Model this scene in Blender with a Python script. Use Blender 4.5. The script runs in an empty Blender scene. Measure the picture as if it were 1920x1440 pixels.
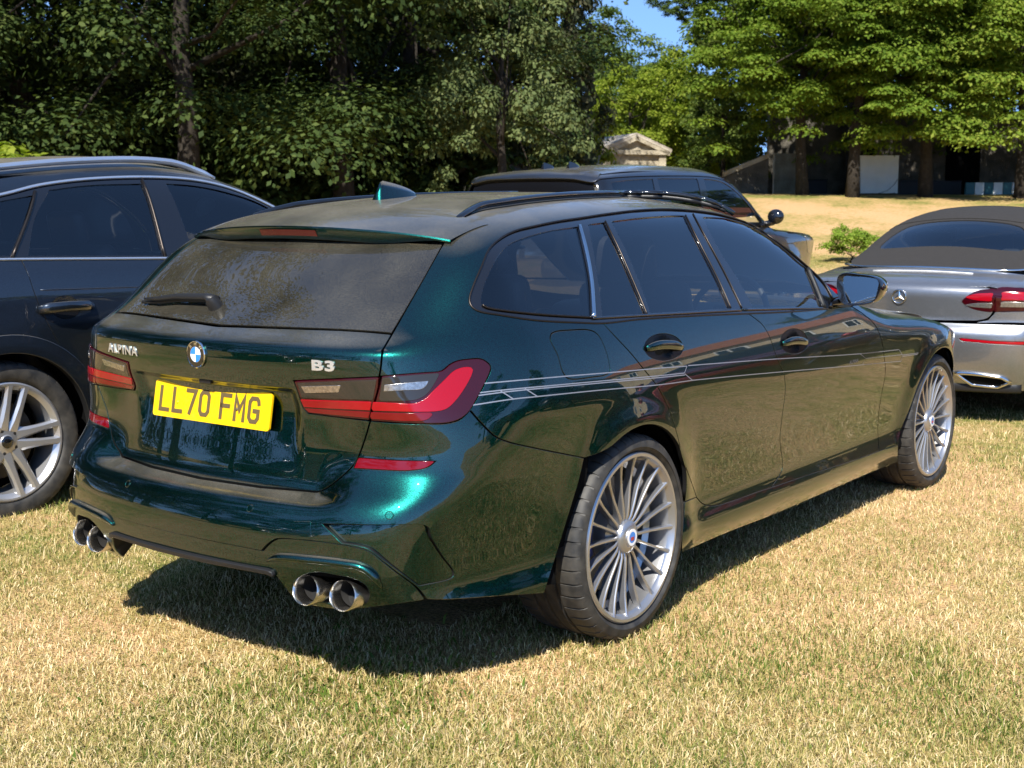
import bpy, bmesh, math, random
import numpy as np
from mathutils import Vector, Matrix, Euler
from mathutils.geometry import delaunay_2d_cdt

random.seed(7)
C = bpy.context.scene.collection
scene = bpy.context.scene
R_ = math.radians

# ---------------------------------------------------------------- camera, sky, sun, exposure
CAM_F = 2447.6                      # focal length in photo pixels (photo 1920 x 1440)
CAM_P = np.array([-3.50724, -3.02319, 1.38899])
CAM_YAW, CAM_PITCH = R_(36.68225), R_(-7.76472)
cam_d = bpy.data.cameras.new('camera')
cam = bpy.data.objects.new('camera', cam_d)
C.objects.link(cam)
cam.location = CAM_P
cam.rotation_euler = (math.pi/2 + CAM_PITCH, 0, CAM_YAW - math.pi/2)
cam_d.sensor_width = 36.0
cam_d.lens = 36.0*CAM_F/1920
cam_d.clip_start, cam_d.clip_end = 0.1, 2000
cam_d.dof.use_dof = True
cam_d.dof.focus_distance = 4.3
cam_d.dof.aperture_fstop = 8.5
scene.camera = cam

SUN_EL, SUN_AZ = R_(47), R_(204)    # azimuth of the sun measured from +x towards +y
world = bpy.data.worlds.new('World'); scene.world = world
world.use_nodes = True
wn = world.node_tree; wn.nodes.clear()
sky_n = wn.nodes.new('ShaderNodeTexSky'); sky_n.sky_type = 'NISHITA'
sky_n.sun_disc = False
sky_n.sun_elevation = SUN_EL
sky_n.sun_rotation = (math.pi/2 - SUN_AZ) % (2*math.pi)
sky_n.altitude = 1000; sky_n.air_density = 0.8; sky_n.dust_density = 0.0; sky_n.ozone_density = 6.0
# the clear summer sky stays deep blue low down: the pale band of the model is lifted out by raising every direction a little
s_tc = wn.nodes.new('ShaderNodeTexCoord'); s_ad = wn.nodes.new('ShaderNodeVectorMath'); s_ad.operation = 'ADD'; s_ad.inputs[1].default_value = (0, 0, 0.20)
s_no = wn.nodes.new('ShaderNodeVectorMath'); s_no.operation = 'NORMALIZE'
wn.links.new(s_tc.outputs['Generated'], s_ad.inputs[0]); wn.links.new(s_ad.outputs[0], s_no.inputs[0]); wn.links.new(s_no.outputs[0], sky_n.inputs[0])
s_tint = wn.nodes.new('ShaderNodeVectorMath'); s_tint.operation = 'MULTIPLY'; s_tint.inputs[1].default_value = (1.06, 1.06, 1.0)
wn.links.new(sky_n.outputs[0], s_tint.inputs[0])
bg = wn.nodes.new('ShaderNodeBackground'); bg.inputs['Strength'].default_value = 0.15
wo = wn.nodes.new('ShaderNodeOutputWorld')
wn.links.new(s_tint.outputs[0], bg.inputs[0]); wn.links.new(bg.outputs[0], wo.inputs[0])
sun_d = bpy.data.lights.new('sun', 'SUN'); sun_d.energy = 4.8; sun_d.angle = R_(0.53)
sun_d.color = (1.0, 0.955, 0.87)
sun = bpy.data.objects.new('sun', sun_d); C.objects.link(sun)
SUN_V = Vector((math.cos(SUN_EL)*math.cos(SUN_AZ), math.cos(SUN_EL)*math.sin(SUN_AZ), math.sin(SUN_EL)))
sun.rotation_euler = SUN_V.to_track_quat('Z', 'Y').to_euler()
vs = scene.view_settings
vs.view_transform = 'Standard'; vs.look = 'None'; vs.exposure = 1.05; vs.gamma = 1.0
vs.use_curve_mapping = False
scene.cycles.max_bounces = 8
scene.cycles.transparent_max_bounces = 16
scene.cycles.glossy_bounces = 4
scene.cycles.caustics_reflective = False
scene.cycles.caustics_refractive = False
scene.cycles.sample_clamp_indirect = 6.0

# ---------------------------------------------------------------- object helpers
def tag(o, label=None, cat=None, group=None, kind=None):
    if label: o['label'] = label
    if cat: o['category'] = cat
    if group: o['group'] = group
    if kind: o['kind'] = kind
    return o

def empty(name, loc=(0, 0, 0), rz=0.0, parent=None):
    o = bpy.data.objects.new(name, None); C.objects.link(o)
    o.location = loc; o.rotation_euler = (0, 0, rz)
    o.empty_display_size = 0.2
    if parent: o.parent = parent
    return o

def link_mesh(name, me, mat=None, parent=None):
    o = bpy.data.objects.new(name, me); C.objects.link(o)
    if mat is not None:
        for m in (mat if isinstance(mat, (list, tuple)) else [mat]): me.materials.append(m)
    if parent: o.parent = parent
    return o

def mesh_np(name, V, Fc, normals=None, smooth=True):
    me = bpy.data.meshes.new(name)
    me.from_pydata([tuple(map(float, v)) for v in V], [], [tuple(int(i) for i in f) for f in Fc])
    if smooth: me.shade_smooth()
    me.update()
    if normals is not None:
        me.normals_split_custom_set_from_vertices([tuple(map(float, n)) for n in normals])
    return me

def mesh_fast(name, V, Fc, mat_idx=None, smooth=False):
    """V (n,3), Fc (m,k) constant polygon size k"""
    V = np.asarray(V, np.float32); Fc = np.asarray(Fc, np.int32)
    me = bpy.data.meshes.new(name)
    n, m, k = len(V), len(Fc), Fc.shape[1]
    me.vertices.add(n); me.vertices.foreach_set('co', V.ravel())
    me.loops.add(m*k); me.loops.foreach_set('vertex_index', Fc.ravel())
    me.polygons.add(m)
    me.polygons.foreach_set('loop_start', np.arange(0, m*k, k, dtype=np.int32))
    me.polygons.foreach_set('loop_total', np.full(m, k, np.int32))
    if mat_idx is not None: me.polygons.foreach_set('material_index', np.asarray(mat_idx, np.int32))
    if smooth: me.polygons.foreach_set('use_smooth', np.ones(m, bool))
    me.update(calc_edges=True)
    return me

def bm_obj(name, bm, mat=None, parent=None, smooth=False, angle=None):
    me = bpy.data.meshes.new(name)
    bmesh.ops.recalc_face_normals(bm, faces=bm.faces[:])
    bm.to_mesh(me); bm.free()
    if smooth:
        me.shade_smooth()
        if angle: me.set_sharp_from_angle(angle=R_(angle))
    return link_mesh(name, me, mat, parent)

def bm_box(bm, c, s, rot=None, bevel=0.0, taper=None):
    """box centre c, full size s; optional rotation Matrix; bevel in metres"""
    r = bmesh.ops.create_cube(bm, size=1.0)
    vs_ = r['verts']
    for v in vs_:
        v.co = Vector((v.co.x*s[0], v.co.y*s[1], v.co.z*s[2]))
        if taper and v.co.z > 0: v.co.x *= taper; v.co.y *= taper
    if bevel > 0:
        es = list({e for v in vs_ for e in v.link_edges})
        rb = bmesh.ops.bevel(bm, geom=vs_+es, offset=bevel, segments=2, affect='EDGES', profile=0.5)
        vs_ = list({v for f in rb['faces'] for v in f.verts} | {v for v in vs_ if v.is_valid})
    for v in vs_:
        co = v.co
        if rot is not None: co = rot @ co
        v.co = co + Vector(c)
    return vs_

def bm_tube(bm, pts, rad, seg=8, caps=True, closed=False):
    """tube along pts; rad scalar, list, or list of (ra, rb)"""
    P = [Vector(p) for p in pts]; n = len(P)
    up = Vector((0, 0, 1)); rings = []
    prev = None
    for i, p in enumerate(P):
        if closed: t = P[(i+1) % n] - P[i-1]
        else: t = P[min(i+1, n-1)] - P[max(i-1, 0)]
        if t.length < 1e-9: t = Vector((1, 0, 0))
        t.normalize()
        if prev is None:
            a = t.cross(up)
            if a.length < 1e-3: a = t.cross(Vector((0, 1, 0)))
            a.normalize()
        else:
            a = prev - t*prev.dot(t)
            if a.length < 1e-6: a = t.orthogonal()
            a.normalize()
        prev = a
        b = t.cross(a)
        r = rad[i] if isinstance(rad, (list, tuple)) and not (len(rad) == 2 and n != 2) else rad
        ra, rb = (r if isinstance(r, (list, tuple)) else (r, r))
        rings.append([bm.verts.new(p + a*ra*math.cos(2*math.pi*k/seg) + b*rb*math.sin(2*math.pi*k/seg)) for k in range(seg)])
    m = n if closed else n-1
    for i in range(m):
        A, B = rings[i], rings[(i+1) % n]
        for k in range(seg):
            bm.faces.new((A[k], A[(k+1) % seg], B[(k+1) % seg], B[k]))
    if caps and not closed:
        bm.faces.new(rings[0][::-1]); bm.faces.new(rings[-1])
    return rings

def bm_lathe(bm, prof, seg=48, axis='y', centre=(0, 0, 0), a0=0.0, a1=2*math.pi):
    """prof list of (radius, h); revolved round the given axis"""
    full = abs(a1-a0-2*math.pi) < 1e-6
    cnt = seg if full else seg+1
    rings = []
    for r, h in prof:
        ring = []
        for k in range(cnt):
            a = a0 + (a1-a0)*k/seg
            c, s = r*math.cos(a), r*math.sin(a)
            co = (c, h, s) if axis == 'y' else ((h, c, s) if axis == 'x' else (c, s, h))
            ring.append(bm.verts.new(Vector(co)+Vector(centre)))
        rings.append(ring)
    for A, B in zip(rings[:-1], rings[1:]):
        for k in range(seg):
            k2 = (k+1) % cnt
            try: bm.faces.new((A[k], A[k2], B[k2], B[k]))
            except ValueError: pass
    return rings

# ---------------------------------------------------------------- material helpers
def new_mat(name):
    m = bpy.data.materials.new(name); m.use_nodes = True
    nt = m.node_tree
    return m, nt, nt.nodes['Principled BSDF']

def N_(nt, t, **kw):
    n = nt.nodes.new(t)
    for k, v in kw.items():
        if k.startswith('i_'): n.inputs[k[2:].replace('_', ' ')].default_value = v
        else: setattr(n, k, v)
    return n

def pmat(name, col, rough=0.5, metal=0.0, coat=0.0, coat_r=0.03, spec=0.5, noise=0.0, nscale=30.0, bump=0.0, bscale=80.0, trans=0.0, ior=1.45):
    m, nt, b = new_mat(name)
    b.inputs['Base Color'].default_value = (*col, 1)
    b.inputs['Roughness'].default_value = rough
    b.inputs['Metallic'].default_value = metal
    b.inputs['Coat Weight'].default_value = coat
    b.inputs['Coat Roughness'].default_value = coat_r
    b.inputs['Specular IOR Level'].default_value = spec
    b.inputs['Transmission Weight'].default_value = trans
    b.inputs['IOR'].default_value = ior
    if noise > 0 or bump > 0:
        tc = N_(nt, 'ShaderNodeTexCoord')
    if noise > 0:
        nz = N_(nt, 'ShaderNodeTexNoise'); nz.inputs['Scale'].default_value = nscale; nz.inputs['Detail'].default_value = 6
        nt.links.new(tc.outputs['Object'], nz.inputs['Vector'])
        mr = N_(nt, 'ShaderNodeMapRange'); mr.inputs['From Min'].default_value = .25; mr.inputs['From Max'].default_value = .75
        mr.inputs['To Min'].default_value = 1-noise; mr.inputs['To Max'].default_value = 1+noise
        nt.links.new(nz.outputs['Fac'], mr.inputs['Value'])
        mx = N_(nt, 'ShaderNodeVectorMath', operation='SCALE')
        mx.inputs[0].default_value = col
        nt.links.new(mr.outputs[0], mx.inputs['Scale'])
        nt.links.new(mx.outputs[0], b.inputs['Base Color'])
    if bump > 0:
        nb = N_(nt, 'ShaderNodeTexNoise'); nb.inputs['Scale'].default_value = bscale; nb.inputs['Detail'].default_value = 4
        nt.links.new(tc.outputs['Object'], nb.inputs['Vector'])
        bp = N_(nt, 'ShaderNodeBump'); bp.inputs['Strength'].default_value = bump; bp.inputs['Distance'].default_value = 0.01
        nt.links.new(nb.outputs['Fac'], bp.inputs['Height'])
        nt.links.new(bp.outputs[0], b.inputs['Normal'])
    return m

def glass_mat(name, tint, dust=0.0, dust_col=(0.30, 0.27, 0.20), zfade=None):
    """thin car glass: Fresnel mirror over a tinted see-through, with an optional film of dust"""
    m, nt, b = new_mat(name)
    out = nt.nodes['Material Output']; nt.nodes.remove(b)
    tr = N_(nt, 'ShaderNodeBsdfTransparent'); tr.inputs[0].default_value = (*tint, 1)
    gl = N_(nt, 'ShaderNodeBsdfGlossy'); gl.inputs['Roughness'].default_value = 0.0
    gl.inputs['Color'].default_value = (1, 1, 1, 1)
    fr = N_(nt, 'ShaderNodeFresnel'); fr.inputs['IOR'].default_value = 1.52
    mf = N_(nt, 'ShaderNodeMath', operation='MULTIPLY_ADD'); mf.inputs[1].default_value = 1.5; mf.inputs[2].default_value = 0.015
    mf.use_clamp = True
    nt.links.new(fr.outputs[0], mf.inputs[0])
    mx = N_(nt, 'ShaderNodeMixShader')
    nt.links.new(mf.outputs[0], mx.inputs[0]); nt.links.new(tr.outputs[0], mx.inputs[1]); nt.links.new(gl.outputs[0], mx.inputs[2])
    last = mx
    if dust > 0:
        tc = N_(nt, 'ShaderNodeTexCoord')
        n1 = N_(nt, 'ShaderNodeTexNoise'); n1.inputs['Scale'].default_value = 260; n1.inputs['Detail'].default_value = 3
        n2 = N_(nt, 'ShaderNodeTexNoise'); n2.inputs['Scale'].default_value = 5; n2.inputs['Detail'].default_value = 5
        vo = N_(nt, 'ShaderNodeTexVoronoi'); vo.inputs['Scale'].default_value = 130
        for n in (n1, n2, vo): nt.links.new(tc.outputs['Object'], n.inputs['Vector'])
        sp = N_(nt, 'ShaderNodeMapRange'); sp.inputs['From Min'].default_value = 0.0; sp.inputs['From Max'].default_value = 0.16
        sp.inputs['To Min'].default_value = 1.0; sp.inputs['To Max'].default_value = 0.0
        nt.links.new(vo.outputs['Distance'], sp.inputs['Value'])
        a = N_(nt, 'ShaderNodeMapRange'); a.inputs['From Min'].default_value = .3; a.inputs['From Max'].default_value = .7
        a.inputs['To Min'].default_value = dust*.55; a.inputs['To Max'].default_value = dust*1.3
        nt.links.new(n2.outputs['Fac'], a.inputs['Value'])
        bmul = N_(nt, 'ShaderNodeMath', operation='MULTIPLY'); nt.links.new(a.outputs[0], bmul.inputs[0])
        g = N_(nt, 'ShaderNodeMapRange'); g.inputs['From Min'].default_value = .35; g.inputs['From Max'].default_value = .65
        g.inputs['To Min'].default_value = .6; g.inputs['To Max'].default_value = 1.4
        nt.links.new(n1.outputs['Fac'], g.inputs['Value']); nt.links.new(g.outputs[0], bmul.inputs[1])
        sm = N_(nt, 'ShaderNodeMath', operation='MULTIPLY_ADD'); sm.inputs[1].default_value = dust*.6; sm.use_clamp = True
        nt.links.new(sp.outputs[0], sm.inputs[0]); nt.links.new(bmul.outputs[0], sm.inputs[2])
        df = N_(nt, 'ShaderNodeBsdfDiffuse'); df.inputs[0].default_value = (*dust_col, 1)
        m2 = N_(nt, 'ShaderNodeMixShader')
        nt.links.new(sm.outputs[0], m2.inputs[0]); nt.links.new(mx.outputs[0], m2.inputs[1]); nt.links.new(df.outputs[0], m2.inputs[2])
        last = m2
    nt.links.new(last.outputs[0], out.inputs['Surface'])
    return m
CY, SY = math.cos(CAM_YAW), math.sin(CAM_YAW)
def WP(u, depth, z=None, v=None):
    """photo column u at a distance straight ahead of the camera -> x, y (and z from a photo row v)"""
    l = (u-960)/CAM_F*depth
    x, y = CAM_P[0]+CY*depth+SY*l, CAM_P[1]+SY*depth-CY*l
    if v is not None:
        # depth along the horizontal heading; the optical axis is pitched
        cp, sp = math.cos(CAM_PITCH), math.sin(CAM_PITCH)
        k = -(v-720)/CAM_F
        zc = depth/(cp-k*sp); z = CAM_P[2]+zc*(sp+k*cp)
        l = (u-960)/CAM_F*zc; x, y = CAM_P[0]+CY*depth+SY*l, CAM_P[1]+SY*depth-CY*l
    return x, y, z
# ---------------------------------------------------------------- body engine: car bodies as smooth implicit solids, panels cut on them
class Spl:
    """C2 curve through (t, v) knots: monotone cubic, lightly smoothed"""
    def __init__(s, pts, sig=0.012, step=0.01):
        t = np.array([p[0] for p in pts], float); v = np.array([p[1] for p in pts], float)
        h = np.diff(t); dl = np.diff(v)/h
        m = np.zeros(len(t))
        for i in range(1, len(t)-1):
            if dl[i-1]*dl[i] > 0:
                w1 = 2*h[i]+h[i-1]; w2 = h[i]+2*h[i-1]
                m[i] = (w1+w2)/(w1/dl[i-1]+w2/dl[i])
        m[0], m[-1] = dl[0], dl[-1]
        pad = 6*step+4*sig
        g = np.arange(t[0]-pad, t[-1]+pad+step, step)
        x = np.clip(g, t[0], t[-1]); i = np.clip(np.searchsorted(t, x)-1, 0, len(t)-2)
        u = (x-t[i])/h[i]
        y = ((1+2*u)*(1-u)**2)*v[i] + u*(1-u)**2*h[i]*m[i] + u*u*(3-2*u)*v[i+1] + u*u*(u-1)*h[i]*m[i+1]
        y += np.where(g < t[0], (g-t[0])*m[0], 0) + np.where(g > t[-1], (g-t[-1])*m[-1], 0)
        if sig > 0:
            k = int(math.ceil(3*sig/step)); w = np.exp(-.5*(np.arange(-k, k+1)*step/sig)**2); w /= w.sum()
            yp = np.concatenate([y[0]+(np.arange(-k, 0))*(y[1]-y[0]), y, y[-1]+np.arange(1, k+1)*(y[-1]-y[-2])])
            y = np.convolve(yp, w, 'valid')
        # B-spline coefficients: treat samples as control values of a uniform cubic B-spline (smooths a little more)
        s.g0, s.st, s.c = g[0], step, y
    def __call__(s, x):
        f = (np.asarray(x, float)-s.g0)/s.st
        f = np.clip(f, 1.0, len(s.c)-3.001)
        i = f.astype(np.int64); u = f-i; c = s.c
        return ((1-u)**3*c[i-1] + (3*u**3-6*u*u+4)*c[i] + (-3*u**3+3*u*u+3*u+1)*c[i+1] + u**3*c[i+2])/6

def smax(a, b, k):
    h = np.maximum(k-np.abs(a-b), 0.0)/k
    return np.maximum(a, b) + h*h*h*k/6.0

def sstep(a, b, x):
    t = np.clip((x-a)/(b-a), 0, 1); return t*t*(3-2*t)

def cam_ray(uv):
    """pixels of the photograph (1920 x 1440) -> origin, unit directions"""
    uv = np.atleast_2d(np.asarray(uv, float))
    cp, sp, cy, sy = math.cos(CAM_PITCH), math.sin(CAM_PITCH), math.cos(CAM_YAW), math.sin(CAM_YAW)
    f = np.array([cp*cy, cp*sy, sp]); r = np.array([sy, -cy, 0.0]); u = np.cross(r, f)
    d = f + r*((uv[:, :1]-960)/CAM_F) - u*((uv[:, 1:]-720)/CAM_F)
    return d/np.linalg.norm(d, axis=1)[:, None]

def at_plane(uv, ax, val):
    d = cam_ray(uv); t = (val-CAM_P[ax])/d[:, ax]
    return CAM_P + d*t[:, None]

def catmull(P, closed, step):
    P = [np.asarray(p, float) for p in P]
    if len(P) == 2:
        n = max(1, int(np.linalg.norm(P[1]-P[0])/step)); return [P[0]+(P[1]-P[0])*k/n for k in range(n)]
    out = []
    n = len(P); rng = n if closed else n-1
    for i in range(rng):
        p1, p2 = P[i], P[(i+1) % n]
        p0 = P[i-1] if (closed or i > 0) else 2*p1-p2
        p3 = P[(i+2) % n] if (closed or i+2 < n) else 2*p2-p1
        def tj(a, b): return max(np.linalg.norm(b-a), 1e-9)**0.5
        t0 = 0; t1 = t0+tj(p0, p1); t2 = t1+tj(p1, p2); t3 = t2+tj(p2, p3)
        m = max(1, int(round(np.linalg.norm(p2-p1)/step)))
        for k in range(m):
            t = t1+(t2-t1)*k/m
            A1 = (t1-t)/(t1-t0)*p0+(t-t0)/(t1-t0)*p1; A2 = (t2-t)/(t2-t1)*p1+(t-t1)/(t2-t1)*p2; A3 = (t3-t)/(t3-t2)*p2+(t-t2)/(t3-t2)*p3
            B1 = (t2-t)/(t2-t0)*A1+(t-t0)/(t2-t0)*A2; B2 = (t3-t)/(t3-t1)*A2+(t-t1)/(t3-t1)*A3
            out.append((t2-t)/(t2-t1)*B1+(t-t1)/(t2-t1)*B2)
    return out

def outline(pts, step=4.0, closed=True):
    """points with the mark 'c' after each corner -> dense polyline; smooth between corners"""
    P, corner = [], []
    for p in pts:
        if isinstance(p, str): corner.append(len(P)-1)
        else: P.append(p)
    n = len(P)
    if closed:
        if not corner: return np.array(catmull(P, True, step))
        k = corner[0]; P = P[k:]+P[:k]; corner = [c-k for c in corner]+[n]
        P = P+[P[0]]
    else:
        corner = sorted(set([0]+corner+[n-1]))
    out = []
    for a, b in zip(corner[:-1], corner[1:]):
        out += catmull(P[a:b+1], False, step)
    if not closed: out.append(np.asarray(P[-1], float))
    return np.array(out)

def inside_poly(pt, poly):
    x, y = pt[:, 0], pt[:, 1]; r = np.zeros(len(pt), bool)
    x0, y0 = poly[:, 0], poly[:, 1]; x1, y1 = np.roll(x0, -1), np.roll(y0, -1)
    for a, b, c, d in zip(x0, y0, x1, y1):
        if b == d: continue
        m = ((b > y) != (d > y))
        r ^= m & (x < (c-a)*(y-b)/(d-b)+a)
    return r

def area2(p): return 0.5*np.sum(p[:, 0]*np.roll(p[:, 1], -1)-np.roll(p[:, 0], -1)*p[:, 1])

def dedupe(p, eps):
    keep = [0]
    for i in range(1, len(p)):
        if np.linalg.norm(p[i]-p[keep[-1]]) > eps: keep.append(i)
    if len(keep) > 3 and np.linalg.norm(p[keep[-1]]-p[keep[0]]) < eps: keep.pop()
    return keep

def inset(p, d):
    """move a closed 2D loop inwards (to the left of a counter-clockwise loop) by d"""
    if d == 0: return p
    e = np.roll(p, -1, 0)-p; e /= np.maximum(np.linalg.norm(e, axis=1), 1e-9)[:, None]
    n = np.stack([-e[:, 1], e[:, 0]], 1); n0 = np.roll(n, 1, 0)
    b = n+n0; b /= np.maximum(np.sum(b*n, 1), 0.5)[:, None]
    return p + b*d

class Body:
    def __init__(s, F, loc=(0, 0, 0), rz=0.0, axis=(0.3, 0.0)):
        s.F = F; s.loc = np.array(loc, float); s.rz = rz; s.axis = axis
        c, n = math.cos(rz), math.sin(rz); s.M = np.array([[c, n, 0], [-n, c, 0], [0, 0, 1.0]])   # world -> car
    def solve(s, o, d, t0, t1, n=70, back=False):
        """first point along o+d*t where F crosses zero from outside; falls back on the nearest approach"""
        N = len(o); ts = np.linspace(t0, t1, n)
        lo = np.full(N, np.nan); hi = np.full(N, np.nan)
        best = np.full(N, 1e9); tb = np.full(N, (t0+t1)/2.); act = np.ones(N, bool)
        prev = s.F(o+d*ts[0])
        for i in range(1, n):
            idx = np.nonzero(act)[0]
            if not len(idx): break
            f = s.F(o[idx]+d[idx]*ts[i])
            b = np.abs(f) < best[idx]; best[idx[b]] = np.abs(f[b]); tb[idx[b]] = ts[i]
            c = (f <= 0) & (prev[idx] > 0)
            lo[idx[c]] = ts[i-1]; hi[idx[c]] = ts[i]; act[idx[c]] = False
            prev[idx] = f
        ok = ~np.isnan(lo)
        l, h = lo[ok], hi[ok]; oo, dd = o[ok], d[ok]
        for _ in range(26):
            m = .5*(l+h); f = s.F(oo+dd*m[:, None]); g = f > 0
            l = np.where(g, m, l); h = np.where(g, h, m)
        t = tb; t[ok] = .5*(l+h)
        return o+d*t[:, None], ok
    def px(s, uv):
        """photo pixels -> points on the body, in car coordinates"""
        d = cam_ray(uv)@s.M.T; o = np.repeat(((CAM_P-s.loc)@s.M.T)[None], len(d), 0)
        t = float(np.linalg.norm(o[0]))
        return s.solve(o, d, max(t-4.5, .5), t+6.0, n=260)[0]
    def grad(s, P, e=0.0015):
        g = np.stack([s.F(P+np.eye(3)[i]*e)-s.F(P-np.eye(3)[i]*e) for i in range(3)], 1)
        return g/np.maximum(np.linalg.norm(g, axis=1), 1e-9)[:, None]
    # projections: 3D -> 2D and back onto the surface
    def to2(s, P, mode):
        if mode == 'side': return P[:, [0, 2]]
        if mode in ('rear', 'front'): return P[:, [1, 2]]
        if mode == 'top': return P[:, :2]
        if mode == 'cyl':
            a = np.arctan2(P[:, 1]-s.axis[1], P[:, 0]-s.axis[0]); a = np.where(a > math.pi/2, a-2*math.pi, a)
            return np.stack([a, P[:, 2]], 1)
    def rays(s, q, mode, side):
        n = len(q); z = np.zeros(n)
        if mode == 'side': return np.stack([q[:, 0], z+side*1.5, q[:, 1]], 1), np.stack([z, z-side, z], 1), 0, 1.5
        if mode == 'rear': return np.stack([z-1.9, q[:, 0], q[:, 1]], 1), np.stack([z+1, z, z], 1), 0, 2.6
        if mode == 'front': return np.stack([z+4.6, q[:, 0], q[:, 1]], 1), np.stack([z-1, z, z], 1), 0, 2.6
        if mode == 'top': return np.stack([q[:, 0], q[:, 1], z+2.4], 1), np.stack([z, z, z-1], 1), 0, 2.3
        if mode == 'cyl':
            d = np.stack([np.cos(q[:, 0]), np.sin(q[:, 0]), z], 1)
            return np.stack([z+s.axis[0], z+s.axis[1], q[:, 1]], 1)+d*4.5, -d, 0, 4.4
    def surf(s, q, mode, side=-1):
        o, d, a, b = s.rays(q, mode, side); return s.solve(o, d, a, b, n=110)[0]

def smooth_loop(a, n=1):
    for _ in range(n): a = (np.roll(a, 1, 0)+2*a+np.roll(a, -1, 0))/4
    return a

def panel(body, name, loops, mode, mat, parent=None, h=0.02, gap=0.0026, off=0.0, depth=0.014, bevel=0.0014, side=-1,
          step=0.012, spx=None, mirror=True, raw=False, off_fn=None, mirror_name=None):
    """one sheet-metal or glass panel: loops[0] the outline, the others holes; each loop is a list of photo pixels
    (spx not None: pixel step) or of car-space 3D points already on the surface"""
    sc = 0.95 if mode == 'cyl' else 1.0
    L2 = []
    for k, lp in enumerate(loops):
        lp = np.asarray(lp, float)
        P = body.px(lp) if lp.shape[1] == 2 else lp
        q = body.to2(P, mode).copy()
        if mode == 'cyl': q[:, 0] *= sc
        q = q[dedupe(q, 0.0035)]
        ccw = area2(q) > 0
        if ccw != (k == 0): q = q[::-1]
        q = inset(q, gap)
        L2.append(q)
    V2 = [p for q in L2 for p in q]; E = []; st = 0; loops_idx = []
    for q in L2:
        n = len(q); E += [(st+i, st+(i+1) % n) for i in range(n)]; loops_idx.append((st, n)); st += n
    lo, hi = L2[0].min(0), L2[0].max(0)
    gx = np.arange(lo[0]+h*.5, hi[0], h); gy = np.arange(lo[1]+h*.43, hi[1], h*.866)
    G = np.array([(x+(.5*h if j % 2 else 0), y) for j, y in enumerate(gy) for x in gx]).reshape(-1, 2)
    if len(G):
        m = inside_poly(G, L2[0])
        for q in L2[1:]: m &= ~inside_poly(G, q)
        G = G[m]
    if len(G):
        B = np.array(V2); keep = np.ones(len(G), bool)
        for i in range(0, len(G), 2000):
            dd = np.min(np.sum((G[i:i+2000, None]-B[None])**2, 2), 1); keep[i:i+2000] = dd > (.55*h)**2
        G = G[keep]
    allv = np.array(V2+list(G))
    r = delaunay_2d_cdt([Vector(v) for v in allv], E, [], 0, 1e-7)
    v2 = np.array([(v.x, v.y) for v in r[0]]); T = np.array(r[2]); orig = r[3]
    cen = v2[T].mean(1)
    m = inside_poly(cen, L2[0])
    for q in L2[1:]: m &= ~inside_poly(cen, q)
    T = T[m]
    inv = {}
    for i, o in enumerate(orig):
        for k in o: inv[k] = i
    q = v2.copy()
    if mode == 'cyl': q[:, 0] /= sc
    P = body.surf(q, mode, side)
    Nn = body.grad(P)
    # orient triangles along the gradient
    fn = np.cross(P[T[:, 1]]-P[T[:, 0]], P[T[:, 2]]-P[T[:, 0]])
    flip = np.sum(fn*Nn[T].mean(1), 1) < 0
    T[flip] = T[flip][:, ::-1]
    o_ = off if off_fn is None else off+off_fn(P)[:, None]
    P = P+Nn*o_
    V = [P]; NV = [Nn]; Fs = [tuple(t) for t in T]; base = len(P); dark = []
    if depth > 0:
        for (st, n), q2 in zip(loops_idx, L2):
            ids = [inv.get(st+i) for i in range(n)]
            if any(i is None for i in ids): continue
            Pl, Nl = P[ids], Nn[ids]
            tg = smooth_loop(np.roll(Pl, -1, 0)-np.roll(Pl, 1, 0)); tg /= np.maximum(np.linalg.norm(tg, axis=1), 1e-9)[:, None]
            O = np.cross(tg, Nl)
            # outward check in 2D: loop is ccw for outline so outward is to the right of travel
            O /= np.maximum(np.linalg.norm(O, axis=1), 1e-9)[:, None]
            q2n = np.roll(q2, -1, 0)-np.roll(q2, 1, 0); out2 = np.stack([q2n[:, 1], -q2n[:, 0]], 1)
            tst = body.to2(Pl+O*.004, mode)-body.to2(Pl, mode)
            if np.sum(tst*out2) < 0: O = -O
            R1 = Pl+O*bevel-Nl*bevel; R2 = R1-Nl*depth
            a = base; V += [R1, R1, R2]; NV += [O, O, O]; base += 3*n
            flipk = np.dot(np.cross(Pl[1 % n]-Pl[0], R1[0]-Pl[0]), Nl[0]+O[0]) > 0
            for i in range(n):
                j = (i+1) % n
                f1 = (ids[i], ids[j], a+j, a+i); f2 = (a+n+i, a+n+j, a+2*n+j, a+2*n+i)
                if not flipk: f1, f2 = f1[::-1], f2[::-1]
                Fs.append(f1); dark.append(len(Fs)); Fs.append(f2)
    V = np.concatenate(V); NV = np.concatenate(NV)
    # folded edges inside shut lines are coloured black for the shade in the gap
    mats = [mat, M_rubber_gap] if (depth >= .01 and mat.name.endswith('paint')) else mat
    def mk(nm, V, Fs, NV):
        me = mesh_np(nm, V, Fs, NV)
        if isinstance(mats, list):
            for i in dark: me.polygons[i].material_index = 1
        return link_mesh(nm, me, mats, parent)
    obs = [mk(name, V, Fs, NV)]
    if mirror:
        Vm = V*[1, -1, 1]; Nm = NV*[1, -1, 1]
        nm = mirror_name or name
        obs.append(mk(nm, Vm, [f[::-1] for f in Fs], Nm))
    return obs

def Zc(ox, oy, s, pts):
    """points read off an enlarged crop -> photo pixels"""
    return [p if isinstance(p, str) else (ox+p[0]/s, oy+p[1]/s) for p in pts]
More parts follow.
